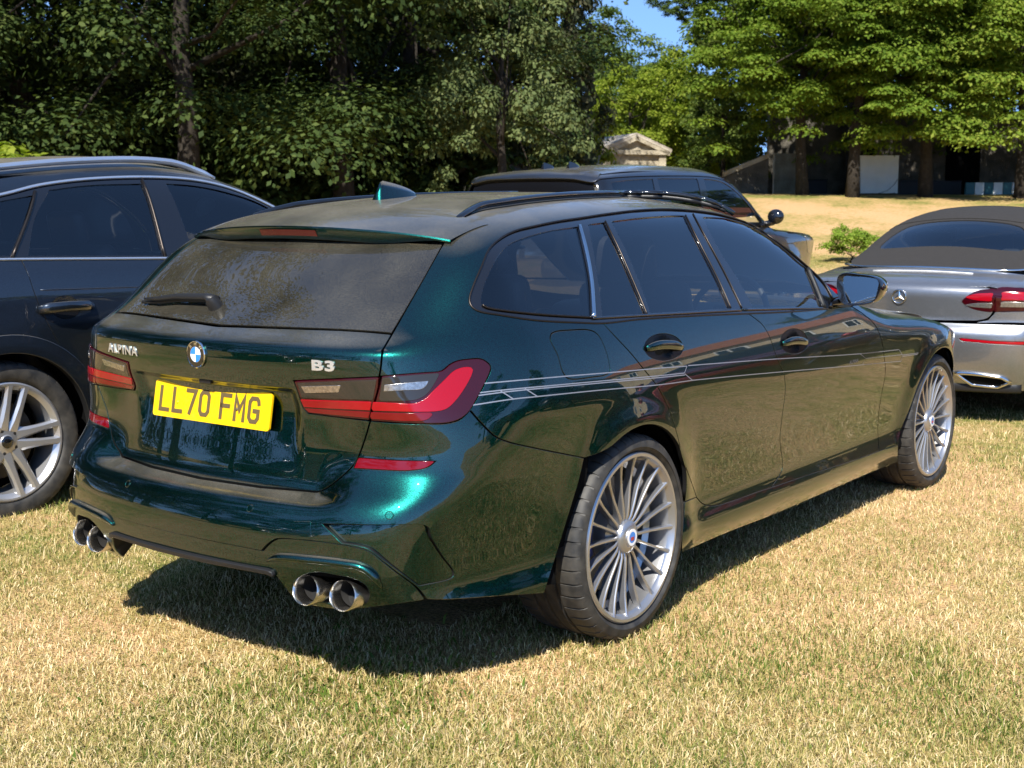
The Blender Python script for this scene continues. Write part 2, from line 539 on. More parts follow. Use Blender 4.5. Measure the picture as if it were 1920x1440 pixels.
# ---------------------------------------------------------------- the green estate car: shape
WB = 2.851
es_w = Spl([(.10,.80),(.18,.835),(.235,.874),(.275,.884),(.315,.874),(.36,.866),(.45,.874),(.55,.886),(.65,.896),(.74,.9025),(.80,.9035),
            (.85,.8985),(.90,.889),(.96,.872),(1.01,.850),(1.045,.826),(1.08,.803),(1.20,.733),(1.30,.668),(1.37,.616),(1.43,.560),(1.6,.38)], sig=.011)
es_plan = Spl([(-1.3,-.225),(-1.05,-.145),(-.85,-.085),(-.6,-.034),(-.35,-.005),(-.1,.006),(.2,.004),(.8,0),(1.5,.0),(2.2,-.004),(2.6,0),(2.95,-.006),
               (3.2,-.035),(3.45,-.11),(3.7,-.24)], sig=.05, step=.03)
es_prof = Spl([(.05,-.86),(.18,-.93),(.25,-1.01),(.32,-1.07),(.40,-1.092),(.48,-1.090),(.54,-1.073),(.570,-1.045),(.585,-1.0),(.60,-.976),(.63,-.971),(.72,-.962),
               (.80,-.960),(.88,-.985),(.95,-1.0),(.988,-1.0),(1.005,-.978),(1.04,-.905),(1.32,-.565),(1.6,-.23)], sig=.007, step=.005)
es_prof2 = Spl([(.05,-.86),(.18,-.93),(.25,-1.01),(.32,-1.065),(.40,-1.088),(.48,-1.088),(.535,-1.080),(.572,-1.062),(.64,-.997),(.67,-.978),(.72,-.970),
               (.80,-.982),(.88,-.994),(.95,-1.0),(.988,-1.0),(1.005,-.978),(1.04,-.905),(1.32,-.565),(1.6,-.23)], sig=.007, step=.005)
es_top = Spl([(-1.3,1.16),(-.9,1.27),(-.65,1.332),(-.4,1.385),(-.2,1.411),(.1,1.431),(.5,1.442),(.8,1.443),(1.05,1.432),(1.25,1.412),(1.5,1.332),(1.8,1.185),
              (2.05,1.045),(2.2,.982),(2.4,.945),(2.8,.905),(3.2,.845),(3.45,.775),(3.65,.66),(3.9,.45)], sig=.035, step=.02)
def es_F(P):
    x, y, z = P[:, 0], np.abs(P[:, 1]), P[:, 2]
    r1 = np.sqrt(x*x+(z-.335)**2); r2 = np.sqrt((x-WB)**2+(z-.335)**2)
    fl = .020*np.exp(-((r1-.36)/.075)**2)+.020*np.exp(-((r2-.36)/.075)**2)
    W = es_w(z)+es_plan(x)*(.62+.38*sstep(1.25, .55, z)) + fl*sstep(.10, .3, z)
    W = W-.100*sstep(-.45, -1.0, x)*sstep(.62, .96, z)
    a = (y-W)*.93
    t = sstep(.42, .60, y)
    X = es_prof(z)*(1-t)+es_prof2(z)*t + .19*y*y
    X = X + .022*sstep(.884, .868, z)*sstep(.62, .86, z)*sstep(.372, .322, y)
    b = (X-x)*np.where(z > 1.0, .72, .95)
    f = smax(a, b, .20-.07*sstep(.9, 1.25, z))
    crown = .065+.105*sstep(.9, 1.2, es_top(x))
    c = (z-(es_top(x)-crown*y*y))*.93
    f = smax(f, c, .14)
    d = x-(3.66-.42*y*y)
    f = smax(f, d, .25)
    return smax(f, .16+.05*sstep(-.4, -1.0, x)-z, .04)
estate = Body(es_F)
# ---------------------------------------------------------------- materials of the cars
def paint(name, col, col2=None, metal=.55, rough=.32, flake=True, dust=0.0, dust_z=None, coat=1.0):
    m, nt, b = new_mat(name)
    b.inputs['Metallic'].default_value = metal; b.inputs['Roughness'].default_value = rough
    b.inputs['Coat Weight'].default_value = coat; b.inputs['Coat Roughness'].default_value = 0.008
    b.inputs['Coat IOR'].default_value = 1.68
    b.inputs['Base Color'].default_value = (*col, 1)
    tc = N_(nt, 'ShaderNodeTexCoord')
    cur = None
    if flake:
        vo = N_(nt, 'ShaderNodeTexVoronoi'); vo.inputs['Scale'].default_value = 900
        nt.links.new(tc.outputs['Object'], vo.inputs['Vector'])
        mx = N_(nt, 'ShaderNodeMix', data_type='RGBA'); mx.inputs[6].default_value = (*[c*.72 for c in col], 1)
        mx.inputs[7].default_value = (*(col2 or [min(1, c*1.5) for c in col]), 1)
        sep = N_(nt, 'ShaderNodeSeparateColor'); nt.links.new(vo.outputs['Color'], sep.inputs[0])
        nt.links.new(sep.outputs[0], mx.inputs[0]); cur = mx.outputs[2]
        # flakes tilt the base a little
        nm = N_(nt, 'ShaderNodeBump'); nm.inputs['Strength'].default_value = .08; nm.inputs['Distance'].default_value = .002
        nt.links.new(sep.outputs[1], nm.inputs['Height']); nt.links.new(nm.outputs[0], b.inputs['Normal'])
        # the clear coat keeps the smooth normal, with a trace of orange peel
    if dust > 0:
        geo = N_(nt, 'ShaderNodeNewGeometry')
        sx = N_(nt, 'ShaderNodeSeparateXYZ'); nt.links.new(geo.outputs['Normal'], sx.inputs[0])
        up = N_(nt, 'ShaderNodeMapRange'); up.inputs['From Min'].default_value = .80; up.inputs['From Max'].default_value = .985
        up.inputs['To Min'].default_value = 0.0; up.inputs['To Max'].default_value = 1.0
        nt.links.new(sx.outputs[2], up.inputs['Value'])
        n2 = N_(nt, 'ShaderNodeTexNoise'); n2.inputs['Scale'].default_value = 5; n2.inputs['Detail'].default_value = 7
        n3 = N_(nt, 'ShaderNodeTexNoise'); n3.inputs['Scale'].default_value = 240; n3.inputs['Detail'].default_value = 2
        for n in (n2, n3): nt.links.new(tc.outputs['Object'], n.inputs['Vector'])
        mr = N_(nt, 'ShaderNodeMapRange'); mr.inputs['From Min'].default_value = .3; mr.inputs['From Max'].default_value = .7
        mr.inputs['To Min'].default_value = .55; mr.inputs['To Max'].default_value = 1.2
        nt.links.new(n2.outputs['Fac'], mr.inputs['Value'])
        m3 = N_(nt, 'ShaderNodeMapRange'); m3.inputs['From Min'].default_value = .35; m3.inputs['From Max'].default_value = .65
        m3.inputs['To Min'].default_value = .7; m3.inputs['To Max'].default_value = 1.25
        nt.links.new(n3.outputs['Fac'], m3.inputs['Value'])
        a = N_(nt, 'ShaderNodeMath', operation='MULTIPLY'); nt.links.new(up.outputs[0], a.inputs[0]); nt.links.new(mr.outputs[0], a.inputs[1])
        c = N_(nt, 'ShaderNodeMath', operation='MULTIPLY'); nt.links.new(a.outputs[0], c.inputs[0]); nt.links.new(m3.outputs[0], c.inputs[1])
        d = N_(nt, 'ShaderNodeMath', operation='MULTIPLY'); d.inputs[1].default_value = dust; d.use_clamp = True
        nt.links.new(c.outputs[0], d.inputs[0])
        df = N_(nt, 'ShaderNodeBsdfDiffuse'); df.inputs[0].default_value = (.30, .27, .215, 1)
        ms = N_(nt, 'ShaderNodeMixShader'); out = nt.nodes['Material Output']
        nt.links.new(d.outputs[0], ms.inputs[0]); nt.links.new(b.outputs[0], ms.inputs[1]); nt.links.new(df.outputs[0], ms.inputs[2])
        nt.links.new(ms.outputs[0], out.inputs['Surface'])
    if cur is not None: nt.links.new(cur, b.inputs['Base Color'])
    return m

M_green = paint('metallic_green_paint', (.0012, .0155, .0145), (.0044, .072, .062), metal=1.0, rough=.32, dust=.26)
M_gloss_black = pmat('gloss_black_trim', (.006, .006, .007), .12, coat=1.0, coat_r=.02)
M_cup = pmat('black_handle_recess', (.003, .003, .003), .3, spec=.2)
M_satin_black = pmat('satin_black_plastic', (.012, .012, .013), .42, bump=.15, bscale=500)
M_rubber_gap = pmat('black_rubber_and_gap_shade', (.008, .008, .008), .55)  # also colours panel folds black for the shade in shut lines
M_trim = pmat('dark_window_moulding', (.045, .038, .034), .38, metal=.9)
M_void = pmat('black_for_inner_shade', (.003, .003, .003), .9, spec=.1)  # near-black colour stands in for the shade inside gaps, wells and openings
M_chrome = pmat('bright_chrome', (.66, .66, .66), .07, metal=1.0)
M_badge = pmat('brushed_badge_metal', (.72, .72, .72), .32, metal=.75)
M_steel = pmat('brushed_steel_tip', (.68, .65, .60), .24, metal=1.0)
M_soot = pmat('sooty_pipe', (.012, .011, .010), .8)
M_alloy = pmat('silver_alloy_paint', (.42, .42, .43), .30, metal=.82, coat=.5, coat_r=.08)
M_alloy_b = pmat('bright_alloy_paint', (.46, .46, .47), .30, metal=.75, coat=.5, coat_r=.08)
M_disc = pmat('brake_disc_iron', (.10, .095, .09), .38, metal=.9)
M_cal_blue = pmat('blue_brake_caliper', (.01, .03, .16), .35, coat=.6)
M_lens_red = pmat('smoked_red_lens', (.028, .001, .003), .06, coat=.5, coat_r=.01)
M_red_bar = pmat('red_light_guide', (.27, .001, .007), .14, coat=.35, coat_r=.01)
M_red_dim = pmat('deep_red_lens', (.13, .001, .004), .10, coat=.35, coat_r=.01)
M_lens_clear = pmat('smoky_clear_lens', (.022, .019, .016), .05, coat=.5, coat_r=.01)
M_lens_chrome = pmat('lamp_reflector_chrome', (.42, .40, .38), .22, metal=.9, noise=.45, nscale=120)
M_brake_red = pmat('dark_brake_lens', (.10, .006, .008), .2, coat=.6)
M_plate = pmat('yellow_plate_film', (.80, .50, .003), .34, coat=.3, noise=.06, nscale=12)
M_ink = pmat('plate_lettering', (.10, .07, .03), .5)
M_stripe = pmat('silver_pinstripe_foil', (.30, .32, .37), .35, metal=.5)
M_white = pmat('white_enamel', (.75, .75, .75), .3, coat=.5)
M_blue = pmat('blue_enamel', (.02, .20, .62), .3, coat=.5)
M_red = pmat('red_enamel', (.35, .02, .03), .3, coat=.5)
M_mirror = pmat('mirror_glass', (.62, .66, .68), .01, metal=1.0)
M_seat = pmat('black_leather_seat', (.018, .018, .019), .5, bump=.2, bscale=150)
M_cabin = pmat('dark_cabin_plastic', (.02, .02, .021), .6)
M_headliner = pmat('grey_headlining', (.10, .10, .10), .9)
G_privacy = glass_mat('privacy_glass', (.60, .63, .63))
G_front = glass_mat('front_side_glass', (.72, .80, .78))
G_rear = glass_mat('dusty_rear_glass', (.10, .10, .10), dust=.12, dust_col=(.22, .20, .15))
G_screen = glass_mat('windscreen_glass', (.70, .78, .76))

def tyre_mat():
    m, nt, b = new_mat('tyre_rubber')
    b.inputs['Roughness'].default_value = .62
    tc = N_(nt, 'ShaderNodeTexCoord')
    n = N_(nt, 'ShaderNodeTexNoise'); n.inputs['Scale'].default_value = 22; n.inputs['Detail'].default_value = 8
    nt.links.new(tc.outputs['Object'], n.inputs['Vector'])
    cr = N_(nt, 'ShaderNodeValToRGB')
    cr.color_ramp.elements[0].position = .35; cr.color_ramp.elements[0].color = (.013, .013, .013, 1)
    cr.color_ramp.elements[1].position = .75; cr.color_ramp.elements[1].color = (.055, .050, .042, 1)
    nt.links.new(n.outputs['Fac'], cr.inputs[0]); nt.links.new(cr.outputs[0], b.inputs['Base Color'])
    return m
M_tyre = tyre_mat()

# ---------------------------------------------------------------- wheels
def tyre_mesh(name, ro, rr, width, seg_n=46):
    """tyre centred on y = 0, outer side towards -y, with tread grooves and shoulder sipes cut as geometry"""
    hw = width/2
    # profile from the outer bead to the inner bead: (radius, y, groove depth factor)
    prof = [(rr-.004, -hw+.020, 0), (rr+.006, -hw+.004, 0), (rr+.020, -hw-.004, 0), (ro-.040, -hw-.006, 0), (ro-.018, -hw-.001, 0),
            (ro-.008, -hw+.008, .5), (ro-.002, -hw+.022, 1), (ro, -hw+.045, 1), (ro, -.056, 0), (ro-.008, -.054, 0), (ro-.008, -.044, 0), (ro, -.042, 0),
            (ro+.001, -.008, 0), (ro-.007, -.006, 0), (ro-.007, .006, 0), (ro+.001, .008, 0), (ro, .042, 0), (ro-.008, .044, 0), (ro-.008, .054, 0), (ro, .056, 0),
            (ro, hw-.045, 1), (ro-.002, hw-.022, 1), (ro-.008, hw-.008, .5), (ro-.018, hw+.001, 0), (ro-.04, hw+.006, 0), (rr+.006, hw-.004, 0), (rr-.01, hw-.02, 0)]
    ang = []
    for k in range(seg_n):
        a = 2*math.pi*k/seg_n; p = 2*math.pi/seg_n
        ang += [(a, 0), (a+.42*p, 0), (a+.84*p, 0), (a+.86*p, 1), (a+.98*p, 1)]
    V, Fc = [], []
    n = len(prof)
    for a, g in ang:
        for r, y, gf in prof:
            q = r-.0055*g*gf
            V.append((q*math.cos(a), y, q*math.sin(a)))
    m = len(ang)
    for i in range(m):
        j = (i+1) % m
        for k in range(n-1): Fc.append((i*n+k, i*n+k+1, j*n+k+1, j*n+k))
    me = mesh_fast(name, V, Fc, smooth=True)
    me.set_sharp_from_angle(angle=R_(38))
    return me

def multi_spoke_wheel(parent, pos, ro, rr, width, side, spokes=20, caliper=None, twist=0.0):
    """side -1: right-hand wheel (outer face towards -y). pos is the centre of the outer rim plane."""
    w = empty('wheel', pos, parent=parent)
    if side > 0: w.rotation_euler = (0, 0, math.pi)
    ty = link_mesh('tyre', tyre_mesh('tyre', ro, rr, width), M_tyre, w); ty.location = (0, width/2-.004, 0)
    bm = bmesh.new()
    prof = [(rr, .010), (rr+.001, .001), (rr-.004, -.004), (rr-.013, -.004), (rr-.016, .002), (rr-.019, .010), (rr-.026, .016), (rr-.030, .030), (rr-.033, .085), (rr-.050, .10), (rr-.052, .20), (rr-.02, .225), (rr, .23)]
    bm_lathe(bm, prof, 96, 'y')
    bm_obj('rim', bm, M_alloy, w, smooth=True, angle=30)
    # one spoke: thin curved blade from the hub to the rim, dished, with a flat bright outer face
    st = [(.048, .030, .0085, .020), (.070, .024, .0062, .024), (.105, .0225, .0048, .026), (.15, .022, .0045, .026), (.195, .019, .0048, .024), (.228, .014, .0058, .022), (rr-.022, .008, .0075, .018), (rr-.014, .003, .0085, .012)]
    V, Fc, NV = [], [], []
    for r, y, hw, dp in st:
        V += [(-hw, y+.002, r), (-hw*.55, y-.0012, r), (hw*.55, y-.0012, r), (hw, y+.002, r), (hw*.8, y+dp, r), (-hw*.8, y+dp, r)]
    for i in range(len(st)-1):
        a, b = i*6, i*6+6
        for k in range(6): Fc.append((a+k, a+(k+1) % 6, b+(k+1) % 6, b+k))
    Fc.append((0, 5, 4, 3, 2, 1)); e = len(V)-6; Fc.append(tuple(e+k for k in range(6)))
    me = mesh_np('spoke', V, Fc); me.set_sharp_from_angle(angle=R_(28))
    bm = bmesh.new(); bm.from_mesh(me); bmesh.ops.recalc_face_normals(bm, faces=bm.faces[:]); bm.to_mesh(me); bm.free()
    me.materials.append(M_alloy)
    for k in range(spokes):
        o = link_mesh('spoke', me, None, w); o.rotation_euler = (0, 2*math.pi*k/spokes+twist, 0)
    bm = bmesh.new()
    bm_lathe(bm, [(0, .010), (.036, .010), (.040, .012), (.050, .015), (.054, .020), (.056, .034), (.058, .045), (.085, .055), (.09, .10)], 64, 'y')
    bm_obj('hub', bm, M_alloy, w, smooth=True, angle=35)
    bm = bmesh.new(); bm_lathe(bm, [(0, .0052), (.027, .0052), (.031, .006), (.033, .010)], 40, 'y')
    bm_obj('hub_badge', bm, M_alloy, w, smooth=True, angle=30)
    for (ra, rb, mat, yy) in ((.0275, .0185, M_white, .0042), (.0185, .0, M_blue, .0042)):
        bm = bmesh.new(); bm_lathe(bm, [(rb, yy), (ra, yy), (ra, yy+.002)] if rb else [(0.0, yy), (ra, yy), (ra, yy+.002)], 32, 'y')
        bm_obj('badge_ring' if rb else 'badge_field', bm, mat, w)
    bm = bmesh.new(); bm_box(bm, (0, .0036, -.004), (.018, .0012, .011)); bm_obj('badge_shield', bm, M_red, w)
    # brake disc, bell and caliper deep inside
    bm = bmesh.new(); bm_lathe(bm, [(0, .075), (.085, .075), (.09, .10), (.185, .10), (.185, .13), (.09, .13)], 72, 'y')
    bm_obj('brake_disc', bm, M_disc, w, smooth=True, angle=30)
    if caliper is not None:
        bm = bmesh.new()
        rings = []
        n = 10
        for k in range(n+1):
            a = caliper-.42+.84*k/n
            c, s = math.cos(a), math.sin(a)
            rings.append([bm.verts.new((r*c, y, r*s)) for r, y in ((.125, .078), (.198, .078), (.205, .09), (.205, .15), (.125, .15))])
        for A, B in zip(rings[:-1], rings[1:]):
            for k in range(5): bm.faces.new((A[k], A[(k+1) % 5], B[(k+1) % 5], B[k]))
        bm.faces.new(rings[0]); bm.faces.new(rings[-1][::-1])
        bm_obj('brake_caliper', bm, M_cal_blue, w, smooth=True, angle=30)
    bm = bmesh.new(); bm_lathe(bm, [(0, .17), (rr-.03, .17), (rr-.028, .172)], 48, 'y')
    bm_obj('wheel_backing', bm, M_void, w)
    return w

def wheel_well(parent, x, z, r, y0, y1, name='wheel_arch_liner'):
    bm = bmesh.new()
    bm_lathe(bm, [(0.0, y1), (r*.98, y1), (r, y1-.02*np.sign(y1-y0)), (r, y0)], 56, 'y', (x, 0, z), -.12, math.pi+.12)
    return bm_obj(name, bm, M_void, parent, smooth=True, angle=40)

# ---------------------------------------------------------------- the green estate car: panels
E_car = tag(empty('estate_car'), 'dark metallic green estate car with yellow rear number plate, silver multi-spoke wheels and pinstripes', 'car')
B_ = estate
def PX(pts, step=5.0, closed=False):
    return B_.px(outline(pts, step, closed))
def SD(pts, step=.02):
    q = outline(pts, step, False); return B_.surf(q, 'side', -1)
def half_to_full(P):
    """right-hand half outline running from the centre line round to the centre line -> whole loop"""
    Q = P[::-1]*[1, -1, 1]
    return np.concatenate([P, Q])

A4 = lambda *p: Zc(680, 380, 4.8, p)
HATCH = [(860, 411), (833, 454), (784, 540), (735, 626), 'c', (724, 645), (718, 656), (713.5, 690), (711, 706.7), 'c']
LIGHT_UP = [(715, 705.6), 'c', (790, 699.5), (826, 696.5), (834, 692), (843, 684.2), (857, 677.3), (880, 673.6), (900, 673), (911, 678), (919.5, 687), (918.5, 697), (913, 710), (898, 740), (879, 772)]
SEAM = [(881, 769), (908.75, 800), (929.6, 819), (956.7, 829.6), (1006.7, 841), (1058.75, 851.5), (1096, 858.75)]
RAIL = [(860, 411), (902, 395), (950, 386.5), (1000, 379.5), (1068, 373), (1172, 368.5), (1260, 370), (1310, 377), (1346, 386), (1387, 400)]
APIL = [(1387, 400), (1412, 413), (1450, 440), (1512, 496), (1575, 556)]
DLO_T = [(1562, 560), 'c', (1545, 531), (1512, 498), (1460, 455.5), (1408, 421), (1356, 404), (1325, 398), (1294, 394.5), (1245, 392), (1193, 394.5), (1131, 402), (1089, 408.5), (1047, 414.7), (1006, 423), (964, 433.5), (937, 448), (918, 466), (902, 502), (887, 537), (880.3, 560), (882, 571), (889, 579), (903, 585), (933, 590), (1006, 600.6), (1089, 605), (1131, 606)]
D_REAR = [(1131, 606), (1151.7, 628.7), (1181, 660), (1207, 692), (1233, 725), (1250, 757), (1266.7, 804), (1282, 863), (1299.7, 913), (1306, 932)]
D_BOT_R = [(1306, 932), (1317, 944), (1336.7, 948), (1380, 936), (1422, 921), (1447, 913)]
D_SPLIT = [(1403, 588), (1416, 597), (1429, 608), (1441.7, 628.7), (1453, 660), (1461, 681), (1469, 698), (1472, 715), (1472, 739.6), (1467, 776), (1462.5, 826.7), (1466.7, 878.7), (1447, 913)]
D_BOT_F = [(1447, 913), (1533, 884), (1618.7, 856), (1648, 845)]
D_FRONT = [(1598, 575), (1620, 590), (1639.6, 608), (1652, 635), (1657, 662.5), (1660, 698), (1652, 744), (1646, 793), (1648, 845)]
BELT_R = [(1131, 606), (1200, 598.5), (1304, 592), (1403, 588)]
BELT_F = [(1403, 588), (1492, 584), (1554, 579), (1598, 575)]

def arch(x0, z0, r, Pa, Pb, n=40, flat=0.0):
    """points on the wheel arch from the angle of Pa to the angle of Pb (over the top)"""
    a = math.atan2(Pa[2]-z0, Pa[0]-x0); b = math.atan2(Pb[2]-z0, Pb[0]-x0)
    ra = math.hypot(Pa[2]-z0, Pa[0]-x0); rb = math.hypot(Pb[2]-z0, Pb[0]-x0)
    if b < -math.pi/2: b += 2*math.pi
    t = np.linspace(0, 1, n)[1:-1]; an = a+(b-a)*t
    rad = r+(ra-r)*np.clip(1-t/.16, 0, 1)**2+(rb-r)*np.clip(1-(1-t)/.16, 0, 1)**2
    return B_.surf(np.stack([x0+rad*np.cos(an), z0+rad*np.sin(an)], 1), 'side', -1)

Pseam_arch = B_.px([(1096, 858.75)])[0]; Psill = B_.px([(1284, 941)])[0]
rear_arch = arch(0, .338, .364, Psill, Pseam_arch)
side = np.concatenate([PX(RAIL+['c']+APIL[1:]), PX(DLO_T), PX(D_REAR), B_.px([(1284, 941)]), rear_arch, PX(SEAM[::-1]), PX(LIGHT_UP[::-1]), PX(HATCH[::-1])])
FLAP = [(1032, 635), (1034, 626), (1043, 621.5), (1072, 618.8), (1099.6, 618), (1114, 622), (1124.6, 632), (1137, 660), (1142, 680), (1143, 697), (1135, 703), (1111, 707), (1075, 711), (1064, 708.5), (1056, 698), (1046, 665), (1036, 645)]
flap = B_.px(outline(FLAP, 4))
panel(B_, 'quarter_panel', [side, flap], 'cyl', M_green, E_car, h=.018)
panel(B_, 'fuel_flap', [flap], 'side', M_green, E_car, h=.02, gap=.0022, mirror=False)
# doors with cups cut out behind the handles
def handle_cup(cx, cy, w, h_): return [(cx+w*math.cos(t), cy+h_*math.sin(t)*(1.0 if math.sin(t) < 0 else .9)) for t in np.linspace(0, 2*math.pi, 40)[:-1]]
cup_r = B_.px(handle_cup(1244.5, 652, 36, 26)); cup_f = B_.px(handle_cup(1489, 641, 25.5, 24.5))
rdoor = panel(B_, 'rear_door', [np.concatenate([PX(BELT_R), PX(D_SPLIT), PX(D_BOT_R[::-1]), PX(D_REAR[::-1])]), cup_r], 'side', M_green, E_car, h=.02)
fdoor = panel(B_, 'front_door', [np.concatenate([PX(BELT_F), PX(D_FRONT), PX(D_BOT_F[::-1]), PX(D_SPLIT[::-1])]), cup_f], 'side', M_green, E_car, h=.022)
# sill
sill = np.concatenate([PX([(1284, 941), 'c', (1306, 932), 'c']+D_BOT_R[1:]), PX(D_BOT_F[1:]), PX([(1648, 845), (1684, 835), 'c', (1684, 868), 'c', (1539, 931.5), (1368, 997), (1278, 1036), 'c', (1280, 990), (1284, 945)])])
panel(B_, 'side_sill', [sill], 'side', M_green, E_car, h=.018, depth=.03)
# front wing (its nose is turned away from the camera: outlined in car space)
Pf0 = B_.px([(1684, 836)])[0]
front_arch = arch(WB, .338, .362, np.array([WB+.352, 0, .25]), Pf0)
wing = np.concatenate([PX(D_FRONT)[:-1], B_.px([(1648, 845), (1684, 836)]), front_arch[::-1],
                       SD([(WB+.352, .25), 'c', (3.36, .22), 'c', (3.42, .40), (3.40, .62), 'c', (3.28, .71), (3.1, .775), (2.9, .825), (2.6, .876), (2.3, .918), (2.05, .945), (1.86, .972)])])
panel(B_, 'front_wing', [wing], 'side', M_green, E_car, h=.02)
# bonnet, windscreen, roof, nose
def top_loop(pts): return half_to_full(np.array([(x, y, 0) for x, y in outline(pts, .03, False)]))
panel(B_, 'bonnet', [top_loop([(3.56, 0), (3.50, -.35), (3.36, -.62), 'c', (3.05, -.735), (2.6, -.775), (2.2, -.775), 'c', (2.24, -.4), (2.26, 0)])], 'top', M_green, E_car, h=.05, mirror=False)
panel(B_, 'windscreen', [top_loop([(2.20, 0), (2.14, -.40), (1.98, -.70), 'c', (1.60, -.645), (1.26, -.555), 'c', (1.20, -.3), (1.18, 0)])], 'top', G_screen, E_car, h=.05, depth=.004, mirror=False)
rl = PX(RAIL); rl = rl[rl[:, 0] < 1.2]
roof_half = np.concatenate([np.array([(-.36, 0, 0), (-.36, -.2, 0), (-.35, -.4, 0)]), rl[rl[:, 0] > -.34]+[0, .004, 0], np.array([(1.18, -.3, 0), (1.16, 0, 0)])])
panel(B_, 'roof', [half_to_full(roof_half)], 'top', M_green, E_car, h=.035, mirror=False)
panel(B_, 'headlining', [half_to_full(roof_half*[1, .93, 1])], 'top', M_headliner, E_car, h=.08, mirror=False, off=-.04, depth=0)
panel(B_, 'front_bumper', [half_to_full(np.array([(0, y, z) for y, z in outline([(0, .56), (-.45, .56), (-.80, .60), 'c', (-.84, .45), (-.83, .22), 'c', (-.5, .20), (0, .20)], .03, False)]))], 'rear' if False else 'front', M_green, E_car, h=.05, mirror=False)
panel(B_, 'headlight', [np.array([(0, y, z) for y, z in outline([(-.40, .62), 'c', (-.62, .69), (-.80, .70), 'c', (-.80, .63), 'c', (-.6, .58), (-.42, .575), 'c'], .02)])], 'front', M_lens_clear, E_car, h=.03)

# ---- tailgate
cz = lambda P, **k: P
gate_top_c = B_.surf(np.array([(0.0, 1.034)]), 'rear')
gate_bot_c = B_.surf(np.array([(0.0, .586)]), 'rear')
G_LIGHT = [(711, 706.7), 'c', (630, 710.5), (550.4, 714), 'c', (556, 728), (562, 745), (569, 765), (577.5, 774.5), 'c', (633, 781.7), (694, 789)]
GATE_R = [(694, 789), (684, 823), (672, 855), (663, 871), (644, 890), (622, 908), (607, 917.5), (596, 921.5), (575, 920)]
gate = np.concatenate([gate_top_c, PX([(640, 618.8), (690, 622), (735, 626), 'c', (724, 645), (718, 656), (713.5, 690), (711, 706.7)]), PX(G_LIGHT[2:]), PX(GATE_R[1:]), gate_bot_c+[0, -.25, .002], gate_bot_c])
gate[:, 1] = np.minimum(gate[:, 1], 0)
tailgate = panel(B_, 'tailgate', [half_to_full(gate)], 'rear', M_green, E_car, h=.016, mirror=False)[0]
glass_top = PX([(831, 456), 'c', (763, 453), (680, 447), (600, 442.5)])
gz = glass_top[-1]
rg = np.concatenate([gate_top_c+[0, 0, .004], PX([(640, 617), (690, 620), (734, 624), 'c', (784, 539), (831, 456)]), glass_top[1:], [[gz[0], 0, gz[2]+.002]]])
panel(B_, 'rear_window', [half_to_full(rg)], 'rear', G_rear, E_car, h=.03, gap=.003, depth=.004, off=-.002, mirror=False)
# spoiler over the rear window, lofted across the car
def spoiler():
    ys = np.linspace(-1, 1, 61); V, Fc = [], []
    rows = []
    for u in ys:
        y = .572*u; e = abs(u)
        seam = np.array([-.355+.02*e*e, y, 0]); zt = lambda x: B_.surf(np.array([(x, y)]), 'top')[0][2]
        B = np.array([-.632+.112*e**2.4, y, 1.3265-.030*e**2-.008*e**8])
        row = []
        for s in np.linspace(0, 1, 7):
            x = seam[0]+(B[0]-seam[0])*s
            zb = zt(max(x, -.46)); 
            z0 = zt(seam[0]+.0)
            z = z0+(B[2]-z0)*(s**1.35)
            row.append((x, y, z+.0015))
        k = 1-.75*sstep(.55, 1.0, np.array(e))
        row += [(B[0]-.002, y, B[2]-.003), (B[0]+.0, y, B[2]-.008), (B[0]+.012, y, B[2]-.027*k-.006), (B[0]+.020, y, B[2]-.033*k-.006), (B[0]+.075, y, B[2]-.030*k-.004)]
        rows.append(row)
    n = len(rows[0])
    for r in rows: V += r
    for i in range(len(rows)-1):
        for k in range(n-1): Fc.append((i*n+k, (i+1)*n+k, (i+1)*n+k+1, i*n+k+1))
    me = mesh_np('spoiler', V, Fc); me.set_sharp_from_angle(angle=R_(35))
    return link_mesh('spoiler', me, M_green, E_car)
sp_o = spoiler()
bm = bmesh.new()
rows = []
for u in np.linspace(-1, 1, 17):
    y = .125*u; e = abs(y/.572); x = -.632+.112*e**2.4; z = 1.3265-.030*e*e
    rows.append([bm.verts.new((x-.0015, y, z-.010)), bm.verts.new((x+.0095, y, z-.029))])
for a, b in zip(rows[:-1], rows[1:]): bm.faces.new((a[0], b[0], b[1], a[1]))
bm_obj('brake_light', bm, M_brake_red, sp_o)

# ---- tail lights: a smoked lens, a red guide, a clear upper window; one unit on the wing, one on the tailgate
def lamp(name, loop_px, bars, mode, mirror=True):
    L = panel(B_, name, [B_.px(outline(loop_px, 3.5))], mode, M_lens_red, E_car, h=.012, gap=.0018, off=.004, bevel=.003, depth=.02)
    for nm, mat, pts, off in bars:
        o = panel(B_, nm, [B_.px(outline(pts, 3.0))], mode, mat, None, h=.010, gap=.0, off=off, depth=.003, bevel=.0015)
        for q, par in zip(o, L): q.parent = par
    return L
SIDE_L = [(716.5, 706), 'c', (790, 700), (826, 697), (834, 692.7), (843, 685), (857, 678.2), (880, 674.5), (900, 674), (910.5, 678.7), (918.5, 687.3), (917.5, 697), (912, 710), (897, 740), (878, 772), (861, 785.5), (838, 792.3), (790, 793.5), (740, 791.2), (696.5, 788), 'c', (700, 770), (706, 748), (713, 722), 'c']
